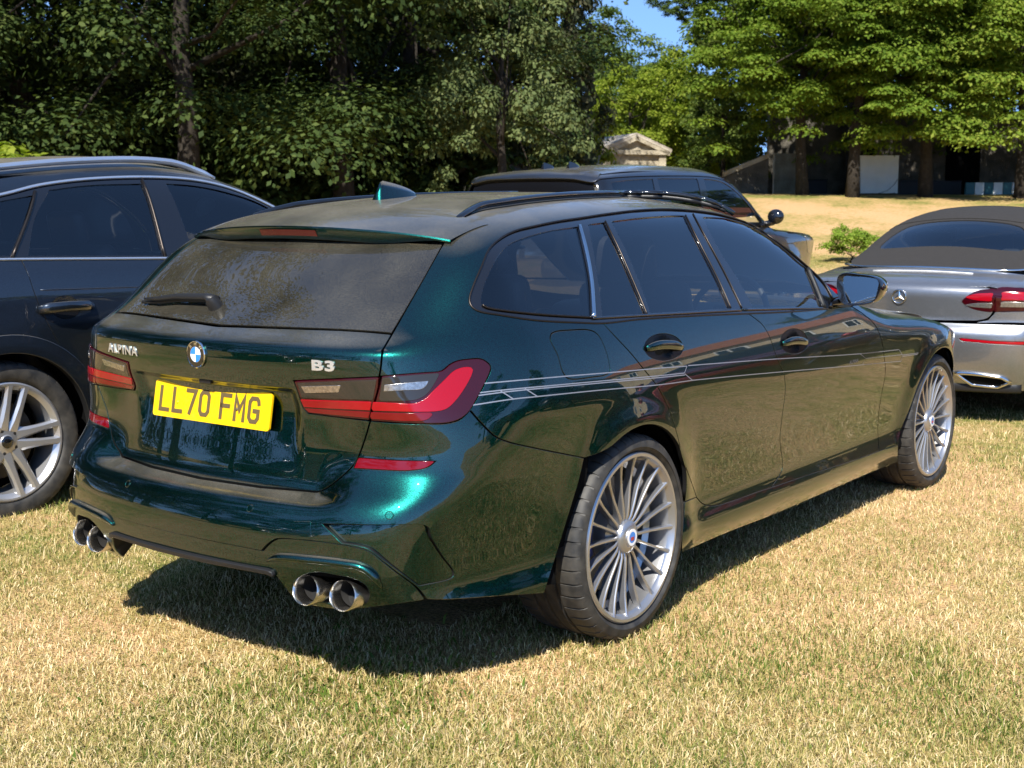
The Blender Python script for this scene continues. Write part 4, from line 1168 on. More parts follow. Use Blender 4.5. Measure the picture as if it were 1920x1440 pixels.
# ---- cabin
def seat(x, y, w=.50, back=.62, parent=E_car, name='seat', m=M_seat, z0=.30):
    bm = bmesh.new()
    bm_box(bm, (x, y, z0+.16), (.52, w, .18), bevel=.05)
    bm_box(bm, (x-.30, y, z0+.20+back/2), (.14, w*.94, back), Matrix.Rotation(R_(-20), 3, 'Y'), bevel=.05)
    s_ = bm_obj(name, bm, m, parent, smooth=True)
    bm = bmesh.new(); bm_box(bm, (x-.40-.06, y, z0+.20+back+.07), (.09, .26, .17), Matrix.Rotation(R_(-12), 3, 'Y'), bevel=.035); bm_obj('headrest', bm, m, s_, smooth=True)
for y in (-.38, .38): seat(1.22, y)
bm = bmesh.new(); bm_box(bm, (.30, 0, .46), (.5, 1.25, .20), bevel=.05); bm_box(bm, (.02, 0, .78), (.14, 1.25, .58), Matrix.Rotation(R_(-20), 3, 'Y'), bevel=.05)
rb = bm_obj('rear_bench', bm, M_seat, E_car, smooth=True)
for y in (-.42, 0, .42):
    bm = bmesh.new(); bm_box(bm, (-.12, y, 1.10), (.08, .25, .13), bevel=.03); bm_obj('headrest', bm, M_seat, rb, smooth=True)
bm = bmesh.new(); bm_box(bm, (1.95, 0, .80), (.42, 1.36, .26), bevel=.06); bm_box(bm, (1.0, 0, .34), (3.4, 1.45, .05)); bm_box(bm, (-.45, 0, .80), (.65, 1.05, .03))
bm_obj('dashboard', bm, M_cabin, E_car, smooth=True)
bm = bmesh.new(); ring = [Vector((1.62+.06*math.sin(a), -.38+.185*math.cos(a), .90+.18*math.sin(a))) for a in np.linspace(0, 2*math.pi, 33)[:-1]]
bm_tube(bm, ring, .014, 8, closed=True); bm_box(bm, (1.63, -.38, .90), (.03, .15, .12), bevel=.01); bm_obj('steering_wheel', bm, M_cabin, E_car, smooth=True)
# ---------------------------------------------------------------- generic car builder for the neighbours: outlines in car space (x forward from the rear axle)
def five_spoke_wheel(parent, pos, ro, rr, width, side, spokes=5, twin=True, mat=None, phase=0.0, detail=True):
    mat = mat or M_alloy_b
    w = empty('wheel', pos, parent=parent)
    if side > 0: w.rotation_euler = (0, 0, math.pi)
    ty = link_mesh('tyre', tyre_mesh('tyre', ro, rr, width, 40), M_tyre, w); ty.location = (0, width/2-.004, 0)
    bm = bmesh.new()
    bm_lathe(bm, [(rr, .012), (rr+.001, .002), (rr-.006, -.003), (rr-.014, -.002), (rr-.022, .010), (rr-.034, .020), (rr-.042, .05), (rr-.05, .10), (rr-.02, .20)], 72, 'y'); bm_obj('rim', bm, mat, w, smooth=True, angle=30)
    st = [(.05, .020, .030, .035), (.10, .012, .020, .04), (.17, .006, .015, .04), (rr-.035, .004, .015, .035), (rr-.016, .002, .020, .02)]
    offs = (-.30, .30) if twin else (0,)
    V, Fc = [], []
    for of in offs:
        k0 = len(V)
        for r, y, hw, dp in st:
            cx = (r-.05)*math.tan(.085*(1 if of > 0 else -1))+.023*(1 if of > 0 else -1) if twin else 0
            hw *= 1.35; V += [(cx-hw*.9, y+.008, r), (cx-hw*.45, y-.004, r), (cx+hw*.45, y-.004, r), (cx+hw*.9, y+.008, r), (cx+hw*.7, y+dp, r), (cx-hw*.7, y+dp, r)]
        for i in range(len(st)-1):
            a, b = k0+i*6, k0+i*6+6
            for k in range(6): Fc.append((a+k, b+k, b+(k+1) % 6, a+(k+1) % 6))
    me = mesh_np('spoke', V, Fc); me.set_sharp_from_angle(angle=R_(25)); me.materials.append(mat)
    for k in range(spokes):
        o = link_mesh('spoke', me, None, w); o.rotation_euler = (0, 2*math.pi*k/spokes+phase, 0)
    bm = bmesh.new(); bm_lathe(bm, [(0, .010), (.030, .010), (.034, .014), (.072, .020), (.085, .035), (.09, .09)], 40, 'y'); bm_obj('hub', bm, mat, w, smooth=True, angle=30)
    bm = bmesh.new(); bm_lathe(bm, [(0, .006), (.026, .006), (.029, .012)], 24, 'y'); bm_obj('hub_cap', bm, M_gloss_black, w, smooth=True)
    if detail:
        bm = bmesh.new()
        for k in range(5):
            a = 2*math.pi*(k+.5)/5+phase; bm_lathe(bm, [(0, .016), (.0085, .016), (.010, .028)], 6, 'y', (.054*math.sin(a), 0, .054*math.cos(a)))
        bm_obj('wheel_bolts', bm, M_soot, w)
    bm = bmesh.new(); bm_lathe(bm, [(0, .085), (.09, .085), (.09, .10), (.18, .10), (.18, .13)], 48, 'y'); bm_obj('brake_disc', bm, M_disc, w, smooth=True, angle=30)
    bm = bmesh.new(); bm_lathe(bm, [(0, .17), (rr-.03, .17)], 32, 'y'); bm_obj('wheel_backing', bm, M_void, w)
    return w

def poly_x(z_to_x, z):
    zs = np.array([p[1] for p in z_to_x]); xs = np.array([p[0] for p in z_to_x]); o = np.argsort(zs)
    return float(np.interp(z, zs[o], xs[o]))

def arc(x0, z0, r, a0, a1, n=22): return [(x0+r*math.cos(a), z0+r*math.sin(a)) for a in np.linspace(a0, a1, n)]

def build_car(B, car, P, S, skip=()):
    """S: wb, ra (arch radius), rz (axle height), belt [(x,z)...] rear to front, top [(x,z)...] roof edge of the glass rear to front,
    cuts [[(x,z) belt..sill] x3], tail [(x,z)] rear limit from belt down, nose [(x,z)] front limit from bonnet line down, bon [(x,z)] top of wing from nose to belt, sill z"""
    sd = lambda pts, st=.03: B.surf(outline(pts, st, False), 'side')
    wb, ra, rz, zs = S['wb'], S['ra'], S['rz'], S['sill']
    c1, c2, c3 = S['cuts']; belt = S['belt']
    bz = lambda x: float(np.interp(x, [p[0] for p in belt], [p[1] for p in belt]))
    def seg_belt(xa, xb): return [(x, bz(x)) for x in np.linspace(xa, xb, 8)]
    ang = math.acos(min(.999, (zs-rz)/ra if False else 0)) if False else None
    a_lo = math.asin(max(-.95, (zs-rz)/ra))
    cut = lambda c: outline(c, .04, False)
    def arr(l): return [tuple(map(float, p)) for p in l]
    rear = arr(cut(S['tail']))
    q = arr(seg_belt(S['tail'][0][0], c1[0][0])) + arr(cut(c1)) + arc(0, rz, ra, max(a_lo, math.atan2(c1[-1][1]-rz, c1[-1][0])), math.pi-a_lo*.8, 26) + rear[::-1]
    pan = lambda nm, pts, **k: panel(B, nm, [B.surf(np.array(pts), 'side')], 'side', P, car, h=S.get('h', .035), **k)
    if 'quarter' not in skip: pan('rear_quarter_panel', q)
    if 'doors' not in skip:
        pan('rear_door', arr(seg_belt(c1[0][0], c2[0][0]))+arr(cut(c2))+arr(cut(c1))[::-1])
        pan('front_door', arr(seg_belt(c2[0][0], c3[0][0]))+arr(cut(c3))+arr(cut(c2))[::-1])
    w = arr(cut(c3))+arc(wb, rz, ra, math.pi-a_lo*.9, a_lo*.9, 26)+arr(cut(S['nose']))[::-1]+arr(cut(S['bon']))
    pan('front_wing', w)
    pan('side_sill', [(c1[-1][0], zs), (c3[-1][0]+.02, zs), (c3[-1][0]+.02, zs-.10), (c1[-1][0]-.06, zs-.10)], depth=.05)
    # glass
    dl = arr(outline(S['dlo'], .03)); gl = [arr(outline(g, .03)) for g in S['glass']]
    D3 = B.surf(np.array(dl), 'side'); G3 = [B.surf(np.array(g), 'side') for g in gl]
    panel(B, 'window_surround', [D3]+G3, 'side', M_gloss_black, car, h=.04, off=-.002, depth=.01)
    for g, m, nm in zip(G3, S['gmat'], S['gname']): panel(B, nm, [g], 'side', m, car, h=.05, off=-.008, gap=-.002, depth=0)
    # side frame above the glass: between the top of the opening and the roof edge
    fr = arr(outline(S['frame'], .03)); panel(B, 'roof_side', [B.surf(np.array(fr), 'side'), D3], 'side', P, car, h=.04) if S.get('ring') else pan('roof_side', fr)
    bm = bmesh.new()
    for s in (-1, 1):
        pass
    bm.free()
    # black gap-shade shell and underbody
    sh = arr(seg_belt(S['tail'][0][0]+.05, c3[0][0]+.3))+arr(cut(S['bon']))[::-1][2:]+[(S['nose'][-1][0]-.06, zs+.04)]+arc(wb, rz, ra+.04, -.1, math.pi+.1, 14)+arc(0, rz, ra+.04, -.1, math.pi+.1, 14)+[(S['tail'][-1][0]+.05, zs+.08)]
    panel(B, 'gap_shade_shell', [B.surf(np.array(sh), 'side')], 'side', M_void, car, h=.1, off=-.025, depth=0)
    hw = S['hw']
    bm = bmesh.new(); bm_box(bm, (wb/2, 0, zs+.02), (wb+1.2, 2*hw-.55, .12)); bm_box(bm, (wb/2, 0, zs), (wb-.9, 2*hw-.2, .12)); bm_obj('underbody', bm, M_void, car)
    for x in (0, wb):
        for s in (-1, 1): wheel_well(car, x, rz, ra+.02, s*(hw-.05), s*(hw-.38))

def shape(wpts, plan, prof, top, bow, kc, kt, front, fbow=.42, wcut=0.0, flare=.02, rz=.36, ra=.39, wb=2.8, floor=.2, crown=(.07, .10, .9, 1.3), prof_y=None):
    w, pl, pr, tp = Spl(wpts, .012), Spl(plan, .05, .03), Spl(prof, .010, .006), Spl(top, .035, .02)
    def F(P):
        x, y, z = P[:, 0], np.abs(P[:, 1]), P[:, 2]
        r1 = np.sqrt(x*x+(z-rz)**2); r2 = np.sqrt((x-wb)**2+(z-rz)**2)
        fl = flare*(np.exp(-((r1-ra)/.08)**2)+np.exp(-((r2-ra)/.08)**2))*sstep(.1, .3, z)
        W = w(z)+pl(x)*(.62+.38*sstep(1.3, .6, z))+fl-wcut*sstep(-.3, -.9, x)*sstep(.7, 1.0, z)
        f = smax((y-W)*.93, (pr(z)+bow*y*y-x)*.9, kc)
        t = tp(x); c = crown[0]+crown[1]*sstep(crown[2], crown[3], t)
        f = smax(f, (z-(t-c*y*y))*.93, kt)
        f = smax(f, x-(front-fbow*y*y), .25)
        return smax(f, floor-z, .04)
    return F
def slab(B, name, pts, mode, mat, car, **k):
    """panel from (a, b) points of a half outline (a >= 0 mirrored) in the given projection; closes over the centre line"""
    L = np.array([tuple(p) for p in outline(pts, .03, False)])
    if mode == 'top': P = np.stack([L[:, 0], -np.abs(L[:, 1]), 0*L[:, 0]], 1)
    else: P = np.stack([0*L[:, 0], -np.abs(L[:, 0]), L[:, 1]], 1)
    return panel(B, name, [half_to_full(P)], mode, mat, car, mirror=False, **k)
def tube_on(B, name, car, pts, r, mat, off=0.0, mirror=True, mode='side', seg=8):
    P = B.surf(outline(pts, .05, False), mode); P = P+B.grad(P)*off
    for s in ((1, -1) if mirror else (1,)):
        bm = bmesh.new(); bm_tube(bm, [Vector(p*[1, s, 1]) for p in P], r, seg); bm_obj(name, bm, mat, car, smooth=True)
def box_lamps(B, name, car, pts, mode, mat, off=.003):
    """lamp glass given by a half outline on the right side; mirrored"""
    q = outline(pts, .02); P = np.stack([0*q[:, 0], -q[:, 0], q[:, 1]], 1) if mode != 'side' else np.stack([q[:, 0], 0*q[:, 0], q[:, 1]], 1)
    P = B.surf(B.to2(P, mode), mode)
    return panel(B, name, [P], mode, mat, car, h=.03, off=off, depth=.02)

# ---------------------------------------------------------------- blue-grey off-road estate on the left
M_bluegrey = paint('blue_grey_paint', (.014, .019, .028), (.028, .037, .052), metal=.7, rough=.3, dust=.35)
M_alu = pmat('anodised_alu_trim', (.74, .77, .82), .34, metal=.9)
G_suv = glass_mat('tinted_suv_glass', (.66, .70, .70))
su_x, su_y, _ = WP(12, 6.10, v=837)
SUV = tag(empty('parked_car', (-.262+.02, 3.05, 0), R_(-2.0)), 'blue-grey off-road estate car with bright roof rails at the left edge of the photo', 'car')
suF = shape([(.1,.84),(.22,.90),(.32,.925),(.45,.925),(.6,.935),(.75,.945),(.86,.950),(.96,.938),(1.04,.925),(1.11,.905),(1.15,.88),(1.19,.85),(1.3,.785),(1.45,.69),(1.55,.61),(1.63,.54),(1.8,.3)],
            [(-1.2,-.22),(-.9,-.12),(-.6,-.04),(-.2,0),(1.5,0),(2.8,-.005),(3.2,-.05),(3.5,-.14),(3.8,-.26)],
            [(.1,-.70),(.3,-.86),(.5,-.90),(.8,-.90),(1.05,-.88),(1.1,-.84),(1.5,-.55),(1.8,-.3)],
            [(-1.1,1.42),(-.5,1.55),(0,1.62),(.6,1.665),(1.0,1.685),(1.4,1.645),(1.75,1.545),(2.15,1.32),(2.35,1.19),(2.6,1.13),(3.2,1.03),(3.5,.93),(3.7,.78)],
            .16, .22, .14, 3.70, rz=.365, ra=.40, wb=2.82, floor=.22)
suB = Body(suF, (-.19, 3.18, -.03), R_(-2.0), axis=(.4, 0))

def cabin(car, x_front, x_rear, y, zf, dash, hw, wheel=True, m=None):
    """front seats, rear bench, dashboard and steering wheel seen through the glass"""
    m = m or M_seat
    for s in (-y, y): seat(x_front, s, .52, .62, car, 'seat', m, zf)
    bm = bmesh.new(); bm_box(bm, (x_rear+.22, 0, zf+.14), (.5, 2*hw-.35, .2), bevel=.05); bm_box(bm, (x_rear-.04, 0, zf+.45), (.14, 2*hw-.35, .55), Matrix.Rotation(R_(-18), 3, 'Y'), bevel=.05)
    rb = bm_obj('rear_bench', bm, m, car, smooth=True)
    for s in (-y, y):
        bm = bmesh.new(); bm_box(bm, (x_rear-.16, s, zf+.78), (.09, .27, .17), bevel=.04); bm_obj('headrest', bm, m, rb, smooth=True)
    bm = bmesh.new(); bm_box(bm, (dash, 0, zf+.48), (.40, 2*hw-.4, .26), bevel=.06); bm_box(bm, ((dash+x_rear)/2, 0, zf), (dash-x_rear+.6, 2*hw-.4, .05)); bm_obj('dashboard', bm, M_cabin, car, smooth=True)
    if wheel:
        bm = bmesh.new(); bm_tube(bm, [Vector((dash-.32+.06*math.sin(a), -y+.185*math.cos(a), zf+.62+.18*math.sin(a))) for a in np.linspace(0, 2*math.pi, 29)[:-1]], .014, 6, closed=True); bm_obj('steering_wheel', bm, M_cabin, car, smooth=True)

def mirror_of(car, B, s, x, y, z, w=.22, h=.15, mat=None):
    bm = bmesh.new(); bm_box(bm, (x+.05, s*(y+w/2+.04), z), (.14, w, h), bevel=.045); m = bm_obj('door_mirror', bm, mat or M_gloss_black, car, smooth=True)
    bm = bmesh.new(); bm_box(bm, (x-.022, s*(y+w/2+.04), z), (.006, w*.8, h*.72)); bm_obj('mirror_glass', bm, M_mirror, m)
    bm = bmesh.new(); bm_tube(bm, [Vector((x+.05, s*(y-.03), z-.06)), Vector((x+.05, s*(y+.06), z-.03))], .022, 8); bm_obj('mirror_arm', bm, M_gloss_black, m)

SUV.location = (-.19, 3.18, -.03)
su_dlo = [(-.80, 1.24), (-.70, 1.205), 'c', (.15, 1.182), (.98, 1.163), (1.6, 1.150), (2.12, 1.135), 'c', (2.02, 1.25), (1.86, 1.36), (1.74, 1.43), (1.63, 1.48), (1.50, 1.52), (1.32, 1.548), (1.04, 1.557), (.67, 1.54), (.40, 1.508), (.18, 1.462), (-.15, 1.41), (-.5, 1.33), (-.72, 1.27)]
su_g = [[(-.74, 1.235), 'c', (-.3, 1.212), (.105, 1.20), 'c', (.25, 1.36), (.345, 1.47), 'c', (.1, 1.43), (-.4, 1.34)],
        [(.20, 1.197), 'c', (.92, 1.178), 'c', (.985, 1.532), 'c', (.67, 1.52), (.44, 1.495), 'c', (.30, 1.36)],
        [(1.12, 1.174), 'c', (1.6, 1.163), (2.02, 1.153), 'c', (1.84, 1.345), (1.70, 1.435), (1.50, 1.495), (1.32, 1.525), (1.14, 1.535), 'c']]
SU = dict(wb=2.82, ra=.42, rz=.365, sill=.36, hw=.94, belt=[(-.8, 1.20), (.15, 1.178), (.98, 1.158), (2.15, 1.13), (2.6, 1.09)],
          cuts=[[(.15, 1.178), (.17, 1.02), (.21, .90), (.27, .78), (.38, .55), (.42, .40), 'c', (.46, .36)], [(.98, 1.158), (1.02, .9), (1.0, .5), 'c', (.98, .36)], [(2.12, 1.13), (2.2, .9), (2.2, .6), 'c', (2.18, .36)]],
          tail=[(-.62, 1.20), (-.66, .9), (-.60, .45)], nose=[(3.45, .90), (3.5, .7), (3.45, .45), (3.30, .34)], bon=[(3.45, .90), (3.1, 1.0), (2.7, 1.06), (2.12, 1.13)],
          dlo=su_dlo, glass=su_g, gmat=[G_suv, G_suv, G_front], gname=['quarter_window', 'rear_door_window', 'front_door_window'], ring=True,
          frame=[(-.84, 1.20), 'c', (-.70, 1.20), (.15, 1.178), (.98, 1.158), (2.18, 1.13), 'c', (2.05, 1.28), (1.88, 1.405), (1.74, 1.48), (1.60, 1.535), (1.45, 1.572), (1.25, 1.598), (1.0, 1.607), (.6, 1.592), (.2, 1.545), (-.2, 1.48), (-.6, 1.38), (-.84, 1.31), 'c'])
build_car(suB, SUV, M_bluegrey, SU)
slab(suB, 'roof', [(-.80, 0), (-.78, -.40), (-.55, -.575), 'c', (0, -.585), (.6, -.565), (1.0, -.555), (1.35, -.56), (1.50, -.57), 'c', (1.46, -.3), (1.44, 0)], 'top', M_bluegrey, SUV, h=.05)
slab(suB, 'windscreen', [(2.30, 0), (2.22, -.45), (2.08, -.74), 'c', (1.78, -.655), (1.52, -.575), 'c', (1.48, -.3), (1.46, 0)], 'top', G_screen, SUV, h=.07, depth=.004)
slab(suB, 'bonnet', [(3.55, 0), (3.45, -.45), (3.3, -.72), 'c', (2.8, -.82), (2.2, -.86), 'c', (2.28, -.45), (2.33, 0)], 'top', M_bluegrey, SUV, h=.07)
slab(suB, 'front_bumper', [(0, .95), (.6, .93), (.86, .86), 'c', (.86, .4), 'c', (.5, .34), (0, .34)], 'front', M_bluegrey, SUV, h=.06)
slab(suB, 'tailgate', [(0, 1.15), (.55, 1.15), (.74, 1.12), 'c', (.78, .85), (.74, .62), 'c', (0, .60)], 'rear', M_bluegrey, SUV, h=.06)
slab(suB, 'rear_window', [(0, 1.50), (.48, 1.47), 'c', (.66, 1.17), 'c', (0, 1.17)], 'rear', G_privacy, SUV, h=.06)
slab(suB, 'rear_bumper', [(0, .59), (.8, .61), 'c', (.84, .40), (.78, .32), 'c', (0, .30)], 'rear', M_bluegrey, SUV, h=.06)
tube_on(suB, 'window_moulding', SUV, [(-.82, 1.22), (-.6, 1.196), (.15, 1.178), (.98, 1.158), (1.6, 1.145), (2.1, 1.132)], .007, M_alu, .002)
tube_on(suB, 'window_moulding', SUV, [(2.04, 1.25), (1.87, 1.368), (1.74, 1.438), (1.63, 1.488), (1.50, 1.528), (1.32, 1.556), (1.04, 1.565), (.67, 1.548), (.40, 1.516), (.18, 1.470), (-.15, 1.418), (-.5, 1.338), (-.75, 1.27)], .0085, M_alu, .002)
tube_on(suB, 'pillar_moulding', SUV, [(.115, 1.19), (.26, 1.36), (.36, 1.487)], .008, M_trim, .001)
tube_on(suB, 'pillar_moulding', SUV, [(.935, 1.17), (.965, 1.35), (1.0, 1.55)], .008, M_trim, .001)
tube_on(suB, 'door_crease', SUV, [(.2, 1.04), (.9, 1.025), (2.0, .995), (2.6, .97)], .004, M_bluegrey, -.002)
for s in (-1, 1):
    P = suB.surf(outline([(-.45, 1.46), (-.1, 1.52), (.3, 1.572), (.7, 1.608), (1.1, 1.622), (1.4, 1.60), (1.52, 1.568)], .05, False), 'side'); t = np.linspace(0, 1, len(P)); P[:, 2] += .040*np.minimum(1, np.minimum(t, 1-t)/.12)**.6-.005
    bm = bmesh.new(); bm_tube(bm, [Vector(p*[1, -s, 1]) for p in P], [(.020, .017)]*len(P), 10); bm_obj('roof_rail', bm, M_alu, SUV, smooth=True)
for s in (-1, 1):
    for x, z in ((.315, .955), (1.30, .935)):
        P = suB.surf(np.array([(x-.14, z-.005), (x-.10, z), (x, z+.003), (x+.10, z), (x+.14, z-.004)]), 'side'); n = suB.grad(P); Q = P+n*np.array([.004, .034, .046, .034, .004])[:, None]
        bm = bmesh.new(); bm_tube(bm, [Vector(q*[1, -s, 1]) for q in Q], [(.010, .020), (.013, .024), (.012, .022), (.013, .024), (.010, .018)], 10); h_ = bm_obj('door_handle', bm, M_bluegrey, SUV, smooth=True)
        th_ = np.linspace(0, 2*math.pi, 20)[:-1]; Pc = suB.surf(np.stack([x+.075*np.cos(th_), z+.055*np.sin(th_)], 1), 'side'); c = Pc.mean(0)
        bm = bmesh.new(); v = [bm.verts.new(Vector((p+suB.grad(p[None])[0]*.0015)*[1, -s, 1])) for p in Pc]; bm.faces.new(v); bm_obj('handle_cup', bm, M_gloss_black, h_)
# wheel-arch trims standing proud of the panels
for x0 in (0, 2.82):
    a = np.linspace(-.12, math.pi+.12, 40)
    ring = np.concatenate([np.stack([x0+.505*np.cos(a), .365+.485*np.sin(a)], 1), np.stack([x0+.415*np.cos(a[::-1]), .365+.405*np.sin(a[::-1])], 1)])
    panel(suB, 'arch_trim', [suB.surf(ring, 'side')], 'side', M_bluegrey, SUV, h=.03, off=.010, depth=.03, bevel=.004)
fl = [( -.42, 1.035), (-.1, 1.03), 'c', (-.07, 1.0), (-.075, .88), (-.10, .855), 'c', (-.40, .86), (-.43, .89), (-.44, 1.0)]
panel(suB, 'fuel_flap', [suB.surf(outline(fl, .03), 'side')], 'side', M_bluegrey, SUV, h=.04, off=.0025, depth=.004, mirror=False)
for s in (-1, 1): mirror_of(SUV, suB, s, 2.0, .92, 1.16, .24, .17, M_bluegrey)
cabin(SUV, 1.15, .25, .40, .42, 2.0, .92)
for (x, s, k) in ((0, -1, .25), (2.82, -1, .6), (0, 1, .1), (2.82, 1, .4)): five_spoke_wheel(SUV, (x, s*.935, .365), .365, .272, .255, s, phase=k)
# ---------------------------------------------------------------- dark off-road car behind, and the silver convertible
rrF = shape([(.2,.90),(.4,.97),(.7,1.0),(.95,1.0),(1.08,.985),(1.14,.96),(1.18,.93),(1.4,.89),(1.6,.835),(1.68,.80),(1.74,.73),(1.9,.45)],
            [(-1.3,-.12),(-.9,-.05),(-.5,0),(2.6,0),(3.2,-.03),(3.6,-.09),(4.0,-.25)],
            [(.2,-.85),(.5,-1.0),(.9,-1.02),(1.1,-1.0),(1.2,-.95),(1.62,-.83),(1.9,-.7)],
            [(-1.1,1.66),(-.7,1.715),(0,1.79),(.8,1.825),(1.3,1.82),(1.65,1.765),(1.95,1.63),(2.45,1.29),(2.6,1.19),(3.0,1.15),(3.55,1.105),(3.9,1.05),(4.2,.93)],
              .10, .12, .10, 4.22, rz=.38, ra=.43, wb=2.95, floor=.3, crown=(.05,.03,1.0,1.4), fbow=.20)
rrB = Body(rrF, (7.72, 4.52, 0.0), R_(-1), axis=(.4, 0))
meF = shape([(.12,.80),(.22,.85),(.4,.87),(.6,.89),(.72,.895),(.82,.885),(.88,.86),(.92,.81),(.945,.74),(.97,.695),(1.05,.66),(1.2,.60),(1.3,.53),(1.38,.42),(1.5,.2)],
            [(-1.2,-.24),(-1.0,-.15),(-.8,-.08),(-.5,-.02),(-.2,0),(1.5,0),(2.8,-.01),(3.2,-.07),(3.5,-.2)],
            [(.12,-.75),(.2,-.83),(.3,-.90),(.42,-.935),(.55,-.945),(.60,-.94),(.635,-.915),(.66,-.90),(.78,-.905),(.86,-.91),(.895,-.895),(.92,-.86),(.95,-.72),(.98,-.46),(1.1,-.17),(1.3,.13)],
            [(-1.0,.86),(-.9,.905),(-.6,.945),(-.42,.962),(-.32,.975),(-.1,1.07),(.25,1.235),(.6,1.345),(.95,1.385),(1.3,1.35),(1.6,1.24),(2.2,.97),(2.4,.93),(3.2,.80),(3.5,.65)],
            .20, .13, .12, 3.45, rz=.33, ra=.36, wb=2.84, floor=.17, crown=(.07,.12,.96,1.2))
meB = Body(meF, (5.72, .03, 0.0), 0.0, axis=(.5, 0))

M_rr = paint('graphite_paint', (.045, .046, .052), (.09, .092, .10), metal=.85, rough=.3, dust=.15)
M_silver = paint('silver_grey_paint', (.22, .225, .238), (.38, .385, .40), metal=.85, rough=.33, dust=.10)
M_hood = pmat('dark_brown_canvas', (.021, .019, .018), .92, noise=.2, nscale=60, bump=.5, bscale=420)
G_dark = glass_mat('dark_tinted_glass', (.05, .055, .065))
G_soft = glass_mat('soft_top_rear_glass', (.80, .86, .86))
RR = tag(empty('off_road_car', (7.72, 4.52, 0), R_(-1)), 'large dark graphite off-road car with black pillars parked behind the green estate', 'car')
rr_dlo = [(-.84, 1.22), 'c', (.4, 1.20), (1.4, 1.185), (2.42, 1.165), 'c', (2.25, 1.30), (2.05, 1.44), (1.84, 1.575), (1.66, 1.655), (1.5, 1.685), (1.2, 1.697), (.3, 1.685), (-.4, 1.66), (-.77, 1.635), 'c']
rr_g = [[(-.62, 1.25), 'c', (.10, 1.235), 'c', (.16, 1.655), 'c', (-.3, 1.635), (-.60, 1.61), 'c'], [(.20, 1.233), 'c', (1.02, 1.22), 'c', (1.06, 1.672), 'c', (.26, 1.66), 'c'], [(1.16, 1.218), 'c', (2.30, 1.195), 'c', (2.02, 1.425), (1.80, 1.56), (1.62, 1.635), (1.45, 1.662), (1.20, 1.672), 'c']]
RRS = dict(wb=2.95, ra=.43, rz=.38, sill=.42, hw=1.0, belt=[(-.85, 1.20), (.4, 1.185), (1.4, 1.17), (2.45, 1.15), (2.8, 1.14)], h=.05,
           cuts=[[(.12, 1.19), (.2, .9), (.40, .6), (.46, .42)], [(1.10, 1.175), (1.12, .8), (1.10, .42)], [(2.30, 1.153), (2.36, .8), (2.34, .42)]],
           tail=[(-.72, 1.20), (-.78, .9), (-.74, .52)], nose=[(3.88, 1.02), (3.95, .8), (3.92, .55), (3.75, .42)], bon=[(3.88, 1.02), (3.5, 1.075), (3.0, 1.115), (2.30, 1.153)],
           dlo=rr_dlo, glass=rr_g, gmat=[G_dark, G_dark, G_front], gname=['quarter_window', 'rear_door_window', 'front_door_window'],
           frame=[(-.76, 1.64), 'c', (-.4, 1.665), (.3, 1.69), (1.2, 1.702), (1.5, 1.69), (1.66, 1.66), (1.84, 1.58), (2.05, 1.445), (2.42, 1.175), 'c', (2.46, 1.19), (2.12, 1.465), (1.90, 1.625), (1.70, 1.715), (1.5, 1.738), (1.2, 1.75), (.3, 1.735), (-.4, 1.70), (-.72, 1.675), 'c'])
build_car(rrB, RR, M_rr, RRS)
slab(rrB, 'roof', [(-.80, 0), (-.77, -.45), (-.70, -.68), 'c', (-.4, -.715), (.3, -.73), (1.2, -.735), (1.60, -.735), 'c', (1.62, -.4), (1.63, 0)], 'top', M_rr, RR, h=.06)
slab(rrB, 'windscreen', [(2.52, 0), (2.46, -.55), (2.38, -.84), 'c', (1.98, -.80), (1.64, -.745), 'c', (1.66, -.4), (1.67, 0)], 'top', G_screen, RR, h=.09, depth=.004)
slab(rrB, 'bonnet', [(3.98, 0), (3.92, -.5), (3.78, -.82), 'c', (3.2, -.90), (2.48, -.90), 'c', (2.54, -.5), (2.57, 0)], 'top', M_rr, RR, h=.08)
slab(rrB, 'rear_window', [(0, 1.635), (.5, 1.625), (.735, 1.60), 'c', (.80, 1.23), 'c', (0, 1.22)], 'rear', pmat('shaded_black_glass', (.004, .004, .005), .25, spec=.18), RR, h=.07, off=-.03)  # shade under the spoiler is put into the dull black colour
slab(rrB, 'tailgate', [(0, 1.20), (.82, 1.19), 'c', (.86, .72), 'c', (0, .70)], 'rear', M_rr, RR, h=.07)
slab(rrB, 'rear_bumper', [(0, .69), (.9, .70), 'c', (.9, .50), (.8, .42), 'c', (0, .42)], 'rear', M_rr, RR, h=.07)
slab(rrB, 'front_bumper', [(0, .98), (.7, .96), (.93, .90), 'c', (.93, .5), 'c', (.5, .42), (0, .42)], 'front', M_rr, RR, h=.07)
slab(rrB, 'tail_spoiler', [(0, 1.735), (.5, 1.722), (.70, 1.69), (.775, 1.64), 'c', (.75, 1.612), (.5, 1.640), (0, 1.650)], 'rear', M_rr, RR, h=.04, off=.012, depth=.06, bevel=.006)
for x, y in ((-.35, .18), (-.30, -.10)):
    bm = bmesh.new(); rows = []
    for u in np.linspace(0, 1, 8):
        z0 = rrB.surf(np.array([(x+.22*u, y)]), 'top')[0][2]-.01; hh = .075*(1-u)**.6+.004; rows.append([bm.verts.new((x+.22*u, y-.022, z0)), bm.verts.new((x+.22*u+.03*(1-u), y, z0+hh)), bm.verts.new((x+.22*u, y+.022, z0))])
    for a, b in zip(rows[:-1], rows[1:]):
        for k in range(2): bm.faces.new((a[k], b[k], b[k+1], a[k+1]))
    bm.faces.new(rows[0]); bm_obj('roof_aerial', bm, M_gloss_black, RR, smooth=True, angle=40)
